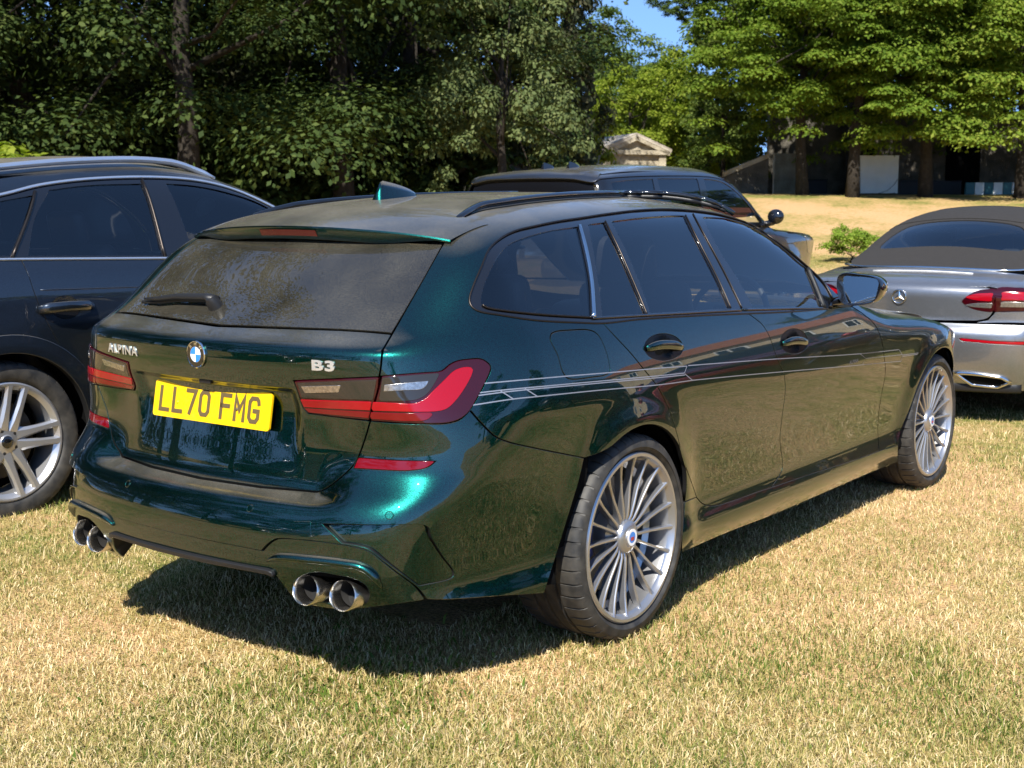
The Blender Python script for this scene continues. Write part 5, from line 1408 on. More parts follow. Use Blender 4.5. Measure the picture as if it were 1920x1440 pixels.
for s in (-1, 1):
    bm = bmesh.new(); r_ = bmesh.ops.create_uvsphere(bm, u_segments=20, v_segments=12, radius=.085)
    for v in r_['verts']: v.co = Vector((v.co.x*.75+2.42, v.co.y*1.15+s*1.045, v.co.z*1.0+1.27))
    m_ = bm_obj('door_mirror', bm, M_gloss_black, RR, smooth=True)
    bm = bmesh.new(); bm_tube(bm, [Vector((2.40, s*.90, 1.18)), Vector((2.42, s*1.02, 1.21))], .035, 8); bm_obj('mirror_arm', bm, M_gloss_black, m_)
hl = rrB.surf(outline([(3.40, 1.045), 'c', (3.80, .99), 'c', (3.86, .86), (3.72, .80), (3.50, .84), 'c'], .03), 'side')
panel(rrB, 'headlight', [hl], 'side', M_lens_chrome, RR, h=.04, off=.004, depth=.02)
cabin(RR, 1.35, .35, .44, .55, 2.35, .98)
for (x, s, k) in ((0, -1, .2), (2.95, -1, .5), (0, 1, .1), (2.95, 1, .3)): five_spoke_wheel(RR, (x, s*.97, .38), .38, .29, .27, s, phase=k, mat=M_satin_black, detail=False)

# ---- silver convertible with its soft top up
ME = tag(empty('convertible_car', (5.72, .03, 0), 0), 'silver grey convertible car with dark soft top raised, parked ahead of the green estate', 'car')
mB = meB
me_dlo = [(-.10, .985), 'c', (.5, .965), (1.2, .945), (1.95, .925), 'c', (1.75, 1.07), (1.52, 1.19), (1.3, 1.245), (.95, 1.25), (.55, 1.19), (.28, 1.09), (.08, 1.01)]
me_g = [[(.02, .995), 'c', (.42, .985), 'c', (.44, 1.125), 'c', (.28, 1.065), (.14, 1.01)], [(.47, .982), 'c', (1.2, .965), (1.85, .945), 'c', (1.68, 1.07), (1.48, 1.17), (1.28, 1.22), (.95, 1.228), (.50, 1.15), 'c']]
MES = dict(wb=2.84, ra=.365, rz=.33, sill=.30, hw=.89, belt=[(-.6, .925), (-.1, .945), (.5, .935), (1.2, .925), (2.0, .91), (2.4, .89)],
           cuts=[[(.42, .935), (.40, .75), (.46, .45), (.44, .30)], [(.46, .935), (.48, .7), (.48, .30)], [(1.92, .91), (2.0, .6), (1.98, .30)]],
           tail=[(-.42, .90), (-.46, .76), (-.48, .62)], nose=[(3.25, .66), (3.3, .5), (3.22, .28)], bon=[(3.25, .66), (2.9, .76), (2.4, .85), (1.92, .91)],
           dlo=me_dlo, glass=me_g, gmat=[G_front, G_front], gname=['quarter_window', 'front_door_window'],
           frame=[(1.97, .93), 'c', (1.76, 1.08), (1.53, 1.20), (1.31, 1.255), 'c', (1.34, 1.28), (1.56, 1.22), (1.80, 1.09), (2.02, .935), 'c'])
build_car(mB, ME, M_silver, MES, skip=('quarter',))
# rear quarter: cut round the lamp, wraps the corner
def R3(pts): return mB.surf(np.array([(-a, b) for a, b in pts]), 'rear')
def S3(pts): return mB.surf(np.array(pts, float), 'side')
def bez(a3, n=10): return np.array(catmull(list(a3), True, .02))
lampo = np.concatenate([R3([(.395, .787), (.43, .825), (.475, .855), (.54, .868), (.60, .871)]), S3([(-.72, .872), (-.60, .868), (-.52, .845), (-.50, .81), (-.56, .775), (-.68, .748)]), R3([(.62, .733), (.54, .730), (.47, .742), (.42, .765)])])
lampo = bez(lampo)
lid = [(0, .895), (.30, .890), (.50, .882), (.575, .872), 'c', (.585, .80), (.575, .72), (.545, .685), (.48, .668), 'c', (.25, .662), (0, .660)]
LP = outline(lid, .02, False); lidP = mB.surf(np.stack([-LP[:, 0], LP[:, 1]], 1), 'rear')
inl = np.concatenate([R3([(.395, .787), (.43, .825), (.475, .855), (.54, .868), (.583, .870)]), R3([(.585, .80), (.58, .732), (.54, .730), (.47, .742), (.42, .765)])]); 
outl = np.concatenate([R3([(.592, .80), (.588, .871)]), S3([(-.72, .872), (-.60, .868), (-.52, .845), (-.50, .81), (-.56, .775), (-.68, .748)]), R3([(.62, .733), (.588, .731)])])
inl, outl = np.array(catmull(list(inl), True, .02)), np.array(catmull(list(outl), True, .02))
lidfull = half_to_full(lidP)
panel(mB, 'boot_lid', [lidfull], 'rear', M_silver, ME, h=.025, mirror=False)
slab(mB, 'rear_deck', [(-.872, 0), (-.865, -.30), (-.82, -.53), 'c', (-.60, -.66), (-.36, -.72), 'c', (-.34, -.4), (-.34, 0)], 'top', M_silver, ME, h=.03)
for nm, L, mat_in in (('tail_light', inl, M_red_bar), ('tail_light', outl, M_red_bar)):
    T_ = panel(mB, nm, [L], 'cyl', M_lens_red, ME, h=.02, off=.004, depth=.02, bevel=.003, gap=.001)
    c = L.mean(0)
    for f, dz, hh, mt, nm2 in ((.80, .022, .42, M_red_bar, 'red_light_bar'), (.82, -.030, .26, M_lens_chrome, 'clear_lens')):
        Q = c+(L-c)*[f, f, f*hh]+[0, 0, dz]; Q = mB.surf(mB.to2(Q, 'cyl'), 'cyl')
        o = panel(mB, nm2, [Q], 'cyl', mt, None, h=.02, off=.0065, depth=.004, gap=0)
        for q, p_ in zip(o, T_): q.parent = p_
qq = np.concatenate([R3([(.488, .658), (.550, .676), (.582, .712), (.592, .73)]), R3([(.62, .729)]), S3([(-.68, .744), (-.56, .770), (-.495, .808), (-.515, .85), (-.60, .872), (-.72, .876)]), R3([(.592, .876)]), S3([(-.80, .905), (-.62, .925), (-.40, .94), (-.1, .955), (.42, .940)]),
                     S3(arc(0, .33, .365, .45, math.pi-.50, 24) if False else [(.40, .75), (.44, .50)]+arc(0, .33, .365, .42, math.pi-.95, 22)+[(-.27, .615), (-.5, .64)])])
panel(mB, 'rear_wing', [qq], 'cyl', M_silver, ME, h=.025)
bt = np.linspace(0, 1, 30)
th1 = math.pi+.82
bq = np.concatenate([mB.surf(np.stack([np.linspace(math.pi, th1, 30), np.full(30, .650)], 1), 'cyl'), mB.surf(np.stack([np.linspace(th1+.04, th1-.10, 8), np.linspace(.50, .26, 8)], 1), 'cyl'), mB.surf(np.stack([np.linspace(th1-.14, math.pi, 26), np.full(26, .225)], 1), 'cyl')])
bq[:, 1] = np.minimum(bq[:, 1], 0)
refl_m = R3([(.40, .555), (.50, .553), (.60, .548)]); refl_m = np.concatenate([refl_m, S3([(-.62, .545), (-.60, .536)]), R3([(.60, .530), (.50, .536), (.42, .541)])]); refl_m = np.array(catmull(list(refl_m), True, .015))
bmp = panel(mB, 'rear_bumper', [half_to_full(bq), refl_m, refl_m*[1, -1, 1]], 'cyl', M_silver, ME, h=.03, mirror=False)[0]
panel(mB, 'rear_reflector', [refl_m], 'cyl', M_red_bar, bmp, h=.02, off=.001)
for s in (-1, 1):
    hexp = outline([(.375, .335), 'c', (.50, .333), (.65, .318), 'c', (.695, .290), 'c', (.62, .252), 'c', (.47, .262), 'c'], .02)
    P = mB.surf(np.array([(-a, b) for a, b in hexp]), 'rear'); P += mB.grad(P)*.008
    bm = bmesh.new(); bm_tube(bm, [Vector(p*[1, -s, 1]) for p in P], .012, 8, closed=True); e_ = bm_obj('exhaust_trim', bm, M_chrome, ME, smooth=True)
    bm = bmesh.new(); v = [bm.verts.new(Vector((p-mB.grad(p[None])[0]*.004)*[1, -s, 1])) for p in P]; bm.faces.new(v); bm_obj('exhaust_opening', bm, M_void, e_)
P = mB.surf(outline([(0, .245), (.40, .245), (.75, .25)], .03, False)*[-1, 1], 'rear'); P = np.concatenate([(P*[1, -1, 1])[::-1], P[1:]]); P += mB.grad(P)*.004
bm = bmesh.new(); bm_tube(bm, [Vector(p) for p in P], (.010, .034), 8); bm_obj('diffuser', bm, M_satin_black, ME, smooth=True)
# star in a ring
p = mB.surf(np.array([(0, .806)]), 'rear')[0]; n = mB.grad(p[None])[0]
st_ = empty('star_badge', tuple(p), parent=ME); st_.rotation_euler = (Vector(n)).to_track_quat('Z', 'Y').to_euler()
bm = bmesh.new(); bm_tube(bm, [Vector((.044*math.cos(a), .044*math.sin(a), .008)) for a in np.linspace(0, 2*math.pi, 33)[:-1]], .0045, 8, closed=True); bm_obj('badge_ring', bm, M_chrome, st_, smooth=True)
for k in range(3):
    a = math.pi/2+k*2*math.pi/3; bm = bmesh.new(); d = lambda r, t, z: Vector((r*math.cos(a+t), r*math.sin(a+t), z))
    c, t_, l, r_, b_ = [bm.verts.new(q) for q in (d(.002, 0, .013), d(.043, 0, .009), d(.012, math.pi/3, .006), d(.012, -math.pi/3, .006), d(0, 0, .004))]
    bm.faces.new((c, t_, l)); bm.faces.new((c, r_, t_)); bm.faces.new((b_, l, t_)); bm.faces.new((b_, t_, r_)); bm_obj('star_ray', bm, M_chrome, st_)
# soft top
wl = [(-.02, 0), (-.015, -.40), (.01, -.49), (.06, -.505), (.24, -.46), (.335, -.405), (.365, -.34), (.38, -.2), (.385, 0)]
WL = outline(wl, .02, False); winP = mB.surf(WL, 'top'); winP[:, 1] = np.minimum(winP[:, 1], 0); winF = half_to_full(winP)
tl = [(-.335, 0), (-.33, -.35), (-.27, -.58), (-.12, -.655), 'c', (.06, -.652), (.26, -.615), (.42, -.60), (.6, -.59), (.95, -.575), (1.3, -.58), (1.5, -.60), 'c', (1.52, -.3), (1.53, 0)]
TL = outline(tl, .03, False); tP = mB.surf(TL, 'top'); tP[:, 1] = np.minimum(tP[:, 1], 0)
panel(mB, 'soft_top', [half_to_full(tP), winF], 'top', M_hood, ME, h=.03, off=.003, mirror=False, depth=.03)
panel(mB, 'rear_window', [winF], 'top', G_soft, ME, h=.022, mirror=False, off=-.002, depth=0)
sq = mB.surf(outline([(.05, -.66), 'c', (.25, -.625), (.42, -.606), (.6, -.598), 'c', (.5, -.60), (.3, -.625)], .02) if False else np.array([(0, 0)]), 'top')
fr2 = S3([(-.12, .985), (.08, 1.012), (.28, 1.092), (.55, 1.192), (.95, 1.252), (1.3, 1.247), (1.5, 1.20)]); 
fr2t = mB.surf(np.array([(1.5, -.60), (1.3, -.58), (.95, -.575), (.6, -.59), (.42, -.60), (.26, -.615), (.06, -.652), (-.12, -.655)]), 'top')
panel(mB, 'soft_top_side', [np.concatenate([np.array(catmull(list(fr2), False, .03)), np.array(catmull(list(fr2t), False, .03))])], 'side', M_hood, ME, h=.03, off=.002)
for xx in (.42, .95):
    P = mB.surf(np.stack([np.full(25, xx), np.linspace(-.58, .58, 25)], 1), 'top')+[0, 0, .004]; bm = bmesh.new(); bm_tube(bm, [Vector(q) for q in P], (.010, .004), 6); bm_obj('canvas_seam', bm, M_hood, ME, smooth=True)
P = mB.surf(np.array(outline([(-.10, -.69), (-.22, -.655), (-.32, -.50), (-.365, -.25), (-.372, 0), (-.365, .25), (-.32, .50), (-.22, .655), (-.10, .69)], .04, False)), 'top')+[0, 0, .006]
bm = bmesh.new(); bm_tube(bm, [Vector(q) for q in P], .008, 8); bm_obj('deck_moulding', bm, M_chrome, ME, smooth=True)
P = mB.surf(np.stack([np.full(15, -.50), np.linspace(-.34, .34, 15)], 1), 'top')+[0, 0, .002]; bm = bmesh.new(); bm_tube(bm, [Vector(q) for q in P], (.012, .004), 6); bm_obj('high_brake_light', bm, M_white, ME, smooth=True)
slab(mB, 'windscreen', [(2.22, 0), (2.12, -.45), (1.95, -.68), 'c', (1.72, -.64), (1.53, -.60), 'c', (1.55, -.3), (1.56, 0)], 'top', G_screen, ME, h=.07, depth=.004)
slab(mB, 'bonnet', [(3.28, 0), (3.2, -.4), (3.05, -.65), 'c', (2.6, -.74), (2.0, -.76), 'c', (2.2, -.45), (2.27, 0)], 'top', M_silver, ME, h=.06)
slab(mB, 'front_bumper', [(0, .62), (.6, .60), (.80, .56), 'c', (.82, .3), 'c', (.5, .25), (0, .25)], 'front', M_silver, ME, h=.06)
for s in (-1, 1): mirror_of(ME, mB, s, 1.75, .84, .98, .2, .13, M_silver)
cabin(ME, 1.22, .62, .36, .22, 1.85, .86)
V, Fc = [], []; zs = np.linspace(.28, .88, 12); tt = np.linspace(math.pi+.9, math.pi-.9, 30)
for a in tt:
    P = mB.surf(np.stack([np.full(12, a), zs], 1), 'cyl'); V.append(P-mB.grad(P)*.03)
V = np.concatenate(V)
for i in range(29):
    for k in range(11): Fc.append((i*12+k, i*12+k+1, (i+1)*12+k+1, (i+1)*12+k))
link_mesh('gap_shade_shell', mesh_np('gap_shade_shell', V, Fc), M_void, ME)
for (x, s, k) in ((0, -1, .2), (2.84, -1, .5), (0, 1, .1), (2.84, 1, .3)): five_spoke_wheel(ME, (x, s*.875, .33), .33, .255, .25, s, phase=k, detail=False)
# ---------------------------------------------------------------- the field, the bank, grass
def field_h(x, y):
    d = (x-CAM_P[0])*CY+(y-CAM_P[1])*SY
    b = 1.72*sstep(25, 45, d)
    return b + .05*np.sin(x*.31+1.3)*np.sin(y*.27)*sstep(9, 18, d) + .10*np.sin(x*.13)*np.cos(y*.17+.4)*sstep(24, 32, d)

def ground_mat():
    m, nt, b = new_mat('dry_lawn_soil')
    b.inputs['Roughness'].default_value = .95; b.inputs['Specular IOR Level'].default_value = .1
    tc = N_(nt, 'ShaderNodeTexCoord')
    n1 = N_(nt, 'ShaderNodeTexNoise'); n1.inputs['Scale'].default_value = .45; n1.inputs['Detail'].default_value = 6
    n2 = N_(nt, 'ShaderNodeTexNoise'); n2.inputs['Scale'].default_value = 9; n2.inputs['Detail'].default_value = 8
    n3 = N_(nt, 'ShaderNodeTexNoise'); n3.inputs['Scale'].default_value = 70; n3.inputs['Detail'].default_value = 6
    for n in (n1, n2, n3): nt.links.new(tc.outputs['Object'], n.inputs['Vector'])
    a = N_(nt, 'ShaderNodeMath', operation='MULTIPLY_ADD'); a.inputs[1].default_value = .55
    nt.links.new(n2.outputs['Fac'], a.inputs[0]); nt.links.new(n1.outputs['Fac'], a.inputs[2])
    cr = N_(nt, 'ShaderNodeValToRGB'); e = cr.color_ramp.elements
    e[0].position = .62; e[0].color = (.17, .18, .045, 1); e[1].position = .88; e[1].color = (.52, .33, .165, 1)
    k = e.new(.74); k.color = (.36, .265, .10, 1)
    nt.links.new(a.outputs[0], cr.inputs[0])
    mr = N_(nt, 'ShaderNodeMapRange'); mr.inputs['From Min'].default_value = .3; mr.inputs['From Max'].default_value = .7; mr.inputs['To Min'].default_value = .55; mr.inputs['To Max'].default_value = 1.35
    nt.links.new(n3.outputs['Fac'], mr.inputs['Value'])
    sc = N_(nt, 'ShaderNodeVectorMath', operation='SCALE'); nt.links.new(cr.outputs[0], sc.inputs[0]); nt.links.new(mr.outputs[0], sc.inputs['Scale'])
    nt.links.new(sc.outputs[0], b.inputs['Base Color'])
    bp = N_(nt, 'ShaderNodeBump'); bp.inputs['Strength'].default_value = .8; bp.inputs['Distance'].default_value = .03
    nt.links.new(n3.outputs['Fac'], bp.inputs['Height']); nt.links.new(bp.outputs[0], b.inputs['Normal'])
    return m
M_ground = ground_mat()
def ground():
    ax = np.concatenate([np.linspace(-600, -60, 10)[:-1], np.arange(-60, 90, 1.5), np.linspace(90, 600, 10)])
    X, Y = np.meshgrid(ax, ax, indexing='ij'); Z = field_h(X, Y); n = len(ax)
    V = np.stack([X.ravel(), Y.ravel(), Z.ravel()], 1)
    i, j = np.meshgrid(np.arange(n-1), np.arange(n-1), indexing='ij'); a = (i*n+j).ravel()
    me = mesh_fast('field', V, np.stack([a, a+n, a+n+1, a+1], 1), smooth=True)
    return tag(link_mesh('field', me, M_ground), kind='structure')
ground()

rng = np.random.default_rng(11)
def vnoise(x, y, s, seed=0):
    """cheap smooth value noise in 0..1"""
    r = np.random.default_rng(seed).random((64, 64))
    fx, fy = x/s, y/s; i, j = np.floor(fx).astype(int), np.floor(fy).astype(int); u, v = fx-i, fy-j
    u, v = u*u*(3-2*u), v*v*(3-2*v); g = lambda a, b: r[a % 64, b % 64]
    return (g(i, j)*(1-u)+g(i+1, j)*u)*(1-v)+(g(i, j+1)*(1-u)+g(i+1, j+1)*u)*v
def grass_mat():
    m, nt, b = new_mat('grass_blades')
    at = N_(nt, 'ShaderNodeAttribute', attribute_name='tint')
    cr = N_(nt, 'ShaderNodeValToRGB'); e = cr.color_ramp.elements
    e[0].position = 0; e[0].color = (.060, .115, .012, 1); e[1].position = 1; e[1].color = (.80, .65, .40, 1)
    for p, c in ((.25, (.135, .185, .026, 1)), (.45, (.36, .31, .10, 1)), (.7, (.60, .46, .21, 1))):
        k = e.new(p); k.color = c
    nt.links.new(at.outputs['Fac'], cr.inputs[0]); nt.links.new(cr.outputs[0], b.inputs['Base Color'])
    b.inputs['Roughness'].default_value = .55; b.inputs['Specular IOR Level'].default_value = .25
    out = nt.nodes['Material Output']
    tl = N_(nt, 'ShaderNodeBsdfTranslucent'); nt.links.new(cr.outputs[0], tl.inputs[0])
    mx = N_(nt, 'ShaderNodeMixShader'); mx.inputs[0].default_value = .28
    nt.links.new(b.outputs[0], mx.inputs[1]); nt.links.new(tl.outputs[0], mx.inputs[2]); nt.links.new(mx.outputs[0], out.inputs['Surface'])
    return m
M_grass = grass_mat()
def blades(name, x, y, length, width, lean, tint, far=None):
    n = len(x); z = field_h(x, y)
    az = rng.random(n)*2*np.pi; dx, dy = np.cos(az), np.sin(az); fa = rng.random(n)*2*np.pi
    wx, wy = np.cos(fa)*width/2, np.sin(fa)*width/2
    h1, h2 = length*.55*np.cos(lean*.6), length*np.cos(lean)
    r1, r2 = length*.5*np.sin(lean*.6), length*np.sin(lean)
    V = np.empty((n, 5, 3), np.float32)
    V[:, 0] = np.stack([x-wx, y-wy, z-.004], 1); V[:, 1] = np.stack([x+wx, y+wy, z-.004], 1)
    V[:, 2] = np.stack([x-wx*.8+dx*r1, y-wy*.8+dy*r1, z+h1], 1); V[:, 3] = np.stack([x+wx*.8+dx*r1, y+wy*.8+dy*r1, z+h1], 1)
    V[:, 4] = np.stack([x+dx*r2, y+dy*r2, z+h2], 1)
    k = np.arange(n)[:, None]*5
    Fc = np.concatenate([k+[0, 1, 3], k+[0, 3, 2], k+[2, 3, 4]], 1)
    if far is not None: Fc = np.concatenate([Fc[~far].reshape(-1, 3), (k+[0, 1, 4])[far]])      # distant blades are single slivers
    Fc = Fc.reshape(-1, 3)
    me = mesh_fast(name, V.reshape(-1, 3), Fc)
    a = me.attributes.new('tint', 'FLOAT', 'POINT'); a.data.foreach_set('value', np.repeat(tint, 5).astype(np.float32))
    return tag(link_mesh(name, me, M_grass), kind='stuff')
def green_patch(x, y):
    """where the lawn stayed green: 0 dry .. 1 green"""
    g = vnoise(x, y, 1.1, 3)*.5+vnoise(x, y, .42, 4)*.3+vnoise(x, y, 3.3, 5)*.35
    px, py, _ = WP(560, 3.55); g = g+.50*np.exp(-(((x-px)**2+(y-py)**2)/.36**2))
    px, py, _ = WP(1700, 4.6); g = g+.02*np.exp(-(((x-px)**2+(y-py)**2)/.5**2))
    d = (x-CAM_P[0])*CY+(y-CAM_P[1])*SY; l = (x-CAM_P[0])*SY-(y-CAM_P[1])*CY
    g = g+.20*sstep(5.5, 8.5, d)*sstep(.5, 2.0, l)
    return np.clip((g-.575)/.34, 0, 1)*.85
def lawn():
    n = 660000
    # sample in camera wedge with density falling with distance
    d = 2.7+(31-2.7)*rng.random(n)**2.3
    u = np.where(rng.random(n) < .82, rng.uniform(-200, 2120, n), rng.uniform(-900, 2820, n)); l = (u-960)/CAM_F*d
    x, y = CAM_P[0]+CY*d+SY*l, CAM_P[1]+SY*d-CY*l
    # nothing under the middle of the cars' footprints that nobody sees
    keep = ~((np.abs(y) < .35) & (x > -.3) & (x < 3.4)) & ~((y > 2.6) & (y < 4.0) & (x > -1) & (x < 4)) & (d < 31)
    keep &= ~((u > 330) & (u < 1150) & (d > 12))      # wholly behind the cars
    x, y, d = x[keep], y[keep], d[keep]; n = len(x)
    g = green_patch(x, y)
    big = 1+np.clip((d-6)/9, 0, 1.6)
    length = rng.uniform(.012, .036, n)*(1+.45*g)*big**.45*(.75+.5*vnoise(x, y, .25, 21))
    width = rng.uniform(.0018, .0037, n)*big*(1+.25*g)
    lean = np.clip(rng.normal(1.0, .38, n)-.25*g, .05, 1.52)
    tint = np.clip(rng.normal(.68, .26, n)-g*rng.uniform(.10, .52, n)+.30*(vnoise(x, y, .8, 29)-.5)-.16*(vnoise(x, y, .17, 9)-.5), .02, 1)
    blades('lawn_grass', x, y, length, width, lean, tint, d > 8.0)
    # broad-leaved weeds in the green patch
    n = 900; px, py, _ = WP(560, 3.55)
    x = px+rng.normal(0, .30, n); y = py+rng.normal(0, .26, n)
    blades('lawn_weeds', x, y, rng.uniform(.02, .05, n), rng.uniform(.006, .011, n), rng.uniform(.7, 1.4, n), rng.uniform(.0, .3, n))
lawn()

# ---------------------------------------------------------------- trees
def leaf_mat(name, c1, c2, c3, trans=.35, rough=.7):
    m, nt, b = new_mat(name)
    geo = N_(nt, 'ShaderNodeNewGeometry'); oi = N_(nt, 'ShaderNodeObjectInfo')
    ad = N_(nt, 'ShaderNodeMath', operation='MULTIPLY_ADD'); ad.inputs[1].default_value = .7
    s2 = N_(nt, 'ShaderNodeMath', operation='MULTIPLY'); s2.inputs[1].default_value = .3
    nt.links.new(oi.outputs['Random'], s2.inputs[0]); nt.links.new(geo.outputs['Random Per Island'], ad.inputs[0]); nt.links.new(s2.outputs[0], ad.inputs[2])
    cr = N_(nt, 'ShaderNodeValToRGB'); e = cr.color_ramp.elements
    e[0].color = (*c1, 1); e[1].color = (*c3, 1); k = e.new(.55); k.color = (*c2, 1)
    nt.links.new(ad.outputs[0], cr.inputs[0]); nt.links.new(cr.outputs[0], b.inputs['Base Color'])
    b.inputs['Roughness'].default_value = rough; b.inputs['Specular IOR Level'].default_value = .14
    tl = N_(nt, 'ShaderNodeBsdfTranslucent'); br = N_(nt, 'ShaderNodeVectorMath', operation='MULTIPLY'); br.inputs[1].default_value = (1.15, 1.25, .6)
    nt.links.new(cr.outputs[0], br.inputs[0]); nt.links.new(br.outputs[0], tl.inputs[0])
    mx = N_(nt, 'ShaderNodeMixShader'); mx.inputs[0].default_value = trans
    nt.links.new(b.outputs[0], mx.inputs[1]); nt.links.new(tl.outputs[0], mx.inputs[2]); nt.links.new(mx.outputs[0], nt.nodes['Material Output'].inputs['Surface'])
    return m
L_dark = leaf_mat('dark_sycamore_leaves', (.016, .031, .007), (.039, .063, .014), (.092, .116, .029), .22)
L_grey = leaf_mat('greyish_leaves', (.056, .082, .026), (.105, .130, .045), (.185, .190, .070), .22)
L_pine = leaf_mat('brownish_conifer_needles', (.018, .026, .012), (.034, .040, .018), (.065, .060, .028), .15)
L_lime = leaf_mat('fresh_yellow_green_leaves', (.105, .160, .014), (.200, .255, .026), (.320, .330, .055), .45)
L_beam = leaf_mat('tiered_green_leaves', (.062, .115, .011), (.128, .192, .020), (.240, .280, .042), .40)
L_mid = leaf_mat('mid_green_leaves', (.045, .080, .016), (.085, .130, .024), (.150, .180, .040), .35)
M_bark = pmat('grey_brown_bark', (.026, .020, .014), .9, noise=.5, nscale=14, bump=.6, bscale=25)

def leaf_quads(c, n, size):
    """rhombic leaves at points c with normals n"""
    m = len(c)
    t = rng.normal(size=(m, 3)); t -= n*np.sum(t*n, 1)[:, None]; t /= np.linalg.norm(t, axis=1)[:, None]; b = np.cross(n, t)
    s = size[:, None]
    V = np.empty((m, 4, 3), np.float32)
    V[:, 0] = c-t*s*.55; V[:, 1] = c+b*s*.36+n*s*.06; V[:, 2] = c+t*s*.55; V[:, 3] = c-b*s*.36+n*s*.06
    return V.reshape(-1, 3), np.arange(m*4).reshape(-1, 4)
def crown_mesh(name, seed, rx, rz, zc, clumps, per, clump_r, flat, leaf, shape='round', low=-1.0, inner=.15, droop=0.0):
    r = np.random.default_rng(seed)
    d = r.normal(size=(clumps*3, 3)); d /= np.linalg.norm(d, axis=1)[:, None]
    d = d[d[:, 2] > low][:clumps]; K = len(d)
    rad = np.where(r.random(K) < inner, r.uniform(.35, .75, K), r.uniform(.78, 1.06, K))
    # lobes make the outline uneven
    lob = 1+.20*np.sin(d[:, 0]*4.1+seed)*np.cos(d[:, 1]*3.7+seed*2)+.14*np.sin(d[:, 2]*6+seed*3+d[:, 0]*3)
    C_ = d*rad[:, None]*lob[:, None]*np.array([rx, rx, rz])
    if shape == 'cone': C_[:, :2] *= np.clip(1.15-(C_[:, 2:3]/rz+1)*.55, .08, 1.2)
    if shape == 'tier': C_[:, 2] = C_[:, 2]*.62+.38*(np.round(C_[:, 2]/.95+.6*np.sin(np.arctan2(C_[:, 1], C_[:, 0])*3+seed))*.95)+r.normal(0, .26, K)
    P, Nn = [], []
    for k in range(K):
        n = int(per*r.uniform(.6, 1.3)); cr = clump_r*r.uniform(.65, 1.35)
        e = r.normal(size=(n, 3)); e /= np.linalg.norm(e, axis=1)[:, None]
        e[:, 2] = np.where(e[:, 2] < -.35, -e[:, 2]*.8, e[:, 2])
        q = e*cr*(r.random(n)**.45)[:, None]*np.array([1, 1, flat])
        if droop: q[:, 2] -= droop*(q[:, 0]**2+q[:, 1]**2)/cr
        P.append(C_[k]+q)
        nn = e*.85+np.array([0, 0, .50])+r.normal(0, .26, (n, 3)); Nn.append(nn/np.linalg.norm(nn, axis=1)[:, None])
    P = np.concatenate(P); Nn = np.concatenate(Nn); P[:, 2] += zc
    V, Fc = leaf_quads(P, Nn, r.uniform(leaf*.65, leaf*1.35, len(P)))
    return mesh_fast(name, V, Fc), C_+[0, 0, zc]
def trunk_mesh(name, seed, h, r0, tips, limbs=12, fork=.35):
    r = random.Random(seed); bm = bmesh.new()
    path = [Vector((0, 0, -.3))]; x = y = 0
    for k in range(1, 8):
        x += r.uniform(-.1, .1); y += r.uniform(-.1, .1); path.append(Vector((x, y, h*k/7)))
    bm_tube(bm, path, [r0*(1.25 if i == 0 else 1-.78*i/7) for i in range(8)], 10)
    for k in range(min(limbs, len(tips))):
        t = Vector(tips[(k*7) % len(tips)]); f = r.uniform(fork, .9); i = f*7; a = path[int(i)].lerp(path[min(7, int(i)+1)], i-int(i))
        m = a.lerp(t, .5)+Vector((0, 0, -.08*(t-a).length))
        bm_tube(bm, [a, m, t], [r0*.34*(1.1-f*.6), r0*.2*(1.1-f*.6), .012], 6)
    me = bpy.data.meshes.new(name); bm.to_mesh(me); bm.free(); me.shade_smooth(); return me
SPEC = {}
def species(key, mat, seeds, h, r0, rx, rz, zc, **k):
    L = []
    for s in seeds:
        me, tips = crown_mesh('crown', s, rx, rz, zc, **k); me.materials.append(mat)
        tm = trunk_mesh('trunk', s, h, r0, tips); tm.materials.append(M_bark); L.append((me, tm))
    SPEC[key] = L
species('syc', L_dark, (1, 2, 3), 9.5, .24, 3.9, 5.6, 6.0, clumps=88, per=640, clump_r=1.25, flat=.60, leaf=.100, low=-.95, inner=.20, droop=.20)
species('grey', L_grey, (4,), 6.0, .22, 2.5, 3.1, 4.2, clumps=150, per=190, clump_r=.55, flat=.75, leaf=.115, low=-.8, inner=.1)
species('pine', L_pine, (5,), 12.0, .28, 2.6, 6.6, 7.6, clumps=190, per=150, clump_r=.62, flat=.5, leaf=.12, shape='cone', droop=.25)
species('lime', L_lime, (6, 7), 6.0, .18, 2.6, 3.4, 4.0, clumps=150, per=150, clump_r=.60, flat=.75, leaf=.15, low=-.9)
species('beam', L_beam, (8, 9, 10), 8.5, .20, 3.3, 4.3, 5.8, clumps=240, per=300, clump_r=.80, flat=.24, leaf=.105, shape='tier', low=-.85, droop=.30)
species('mid', L_mid, (12, 13), 8.0, .25, 3.4, 4.4, 5.6, clumps=150, per=130, clump_r=.85, flat=.65, leaf=.19, low=-.9)
species('bush', L_mid, (14, 15), .5, .04, .85, .75, .75, clumps=60, per=90, clump_r=.27, flat=.8, leaf=.085, low=-.6)
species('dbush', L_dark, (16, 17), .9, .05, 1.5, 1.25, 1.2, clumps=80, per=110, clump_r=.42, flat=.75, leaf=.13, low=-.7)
for k in ('bush',): pass
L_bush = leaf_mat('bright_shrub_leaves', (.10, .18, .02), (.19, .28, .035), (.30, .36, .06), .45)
LEAF_VAR = {}
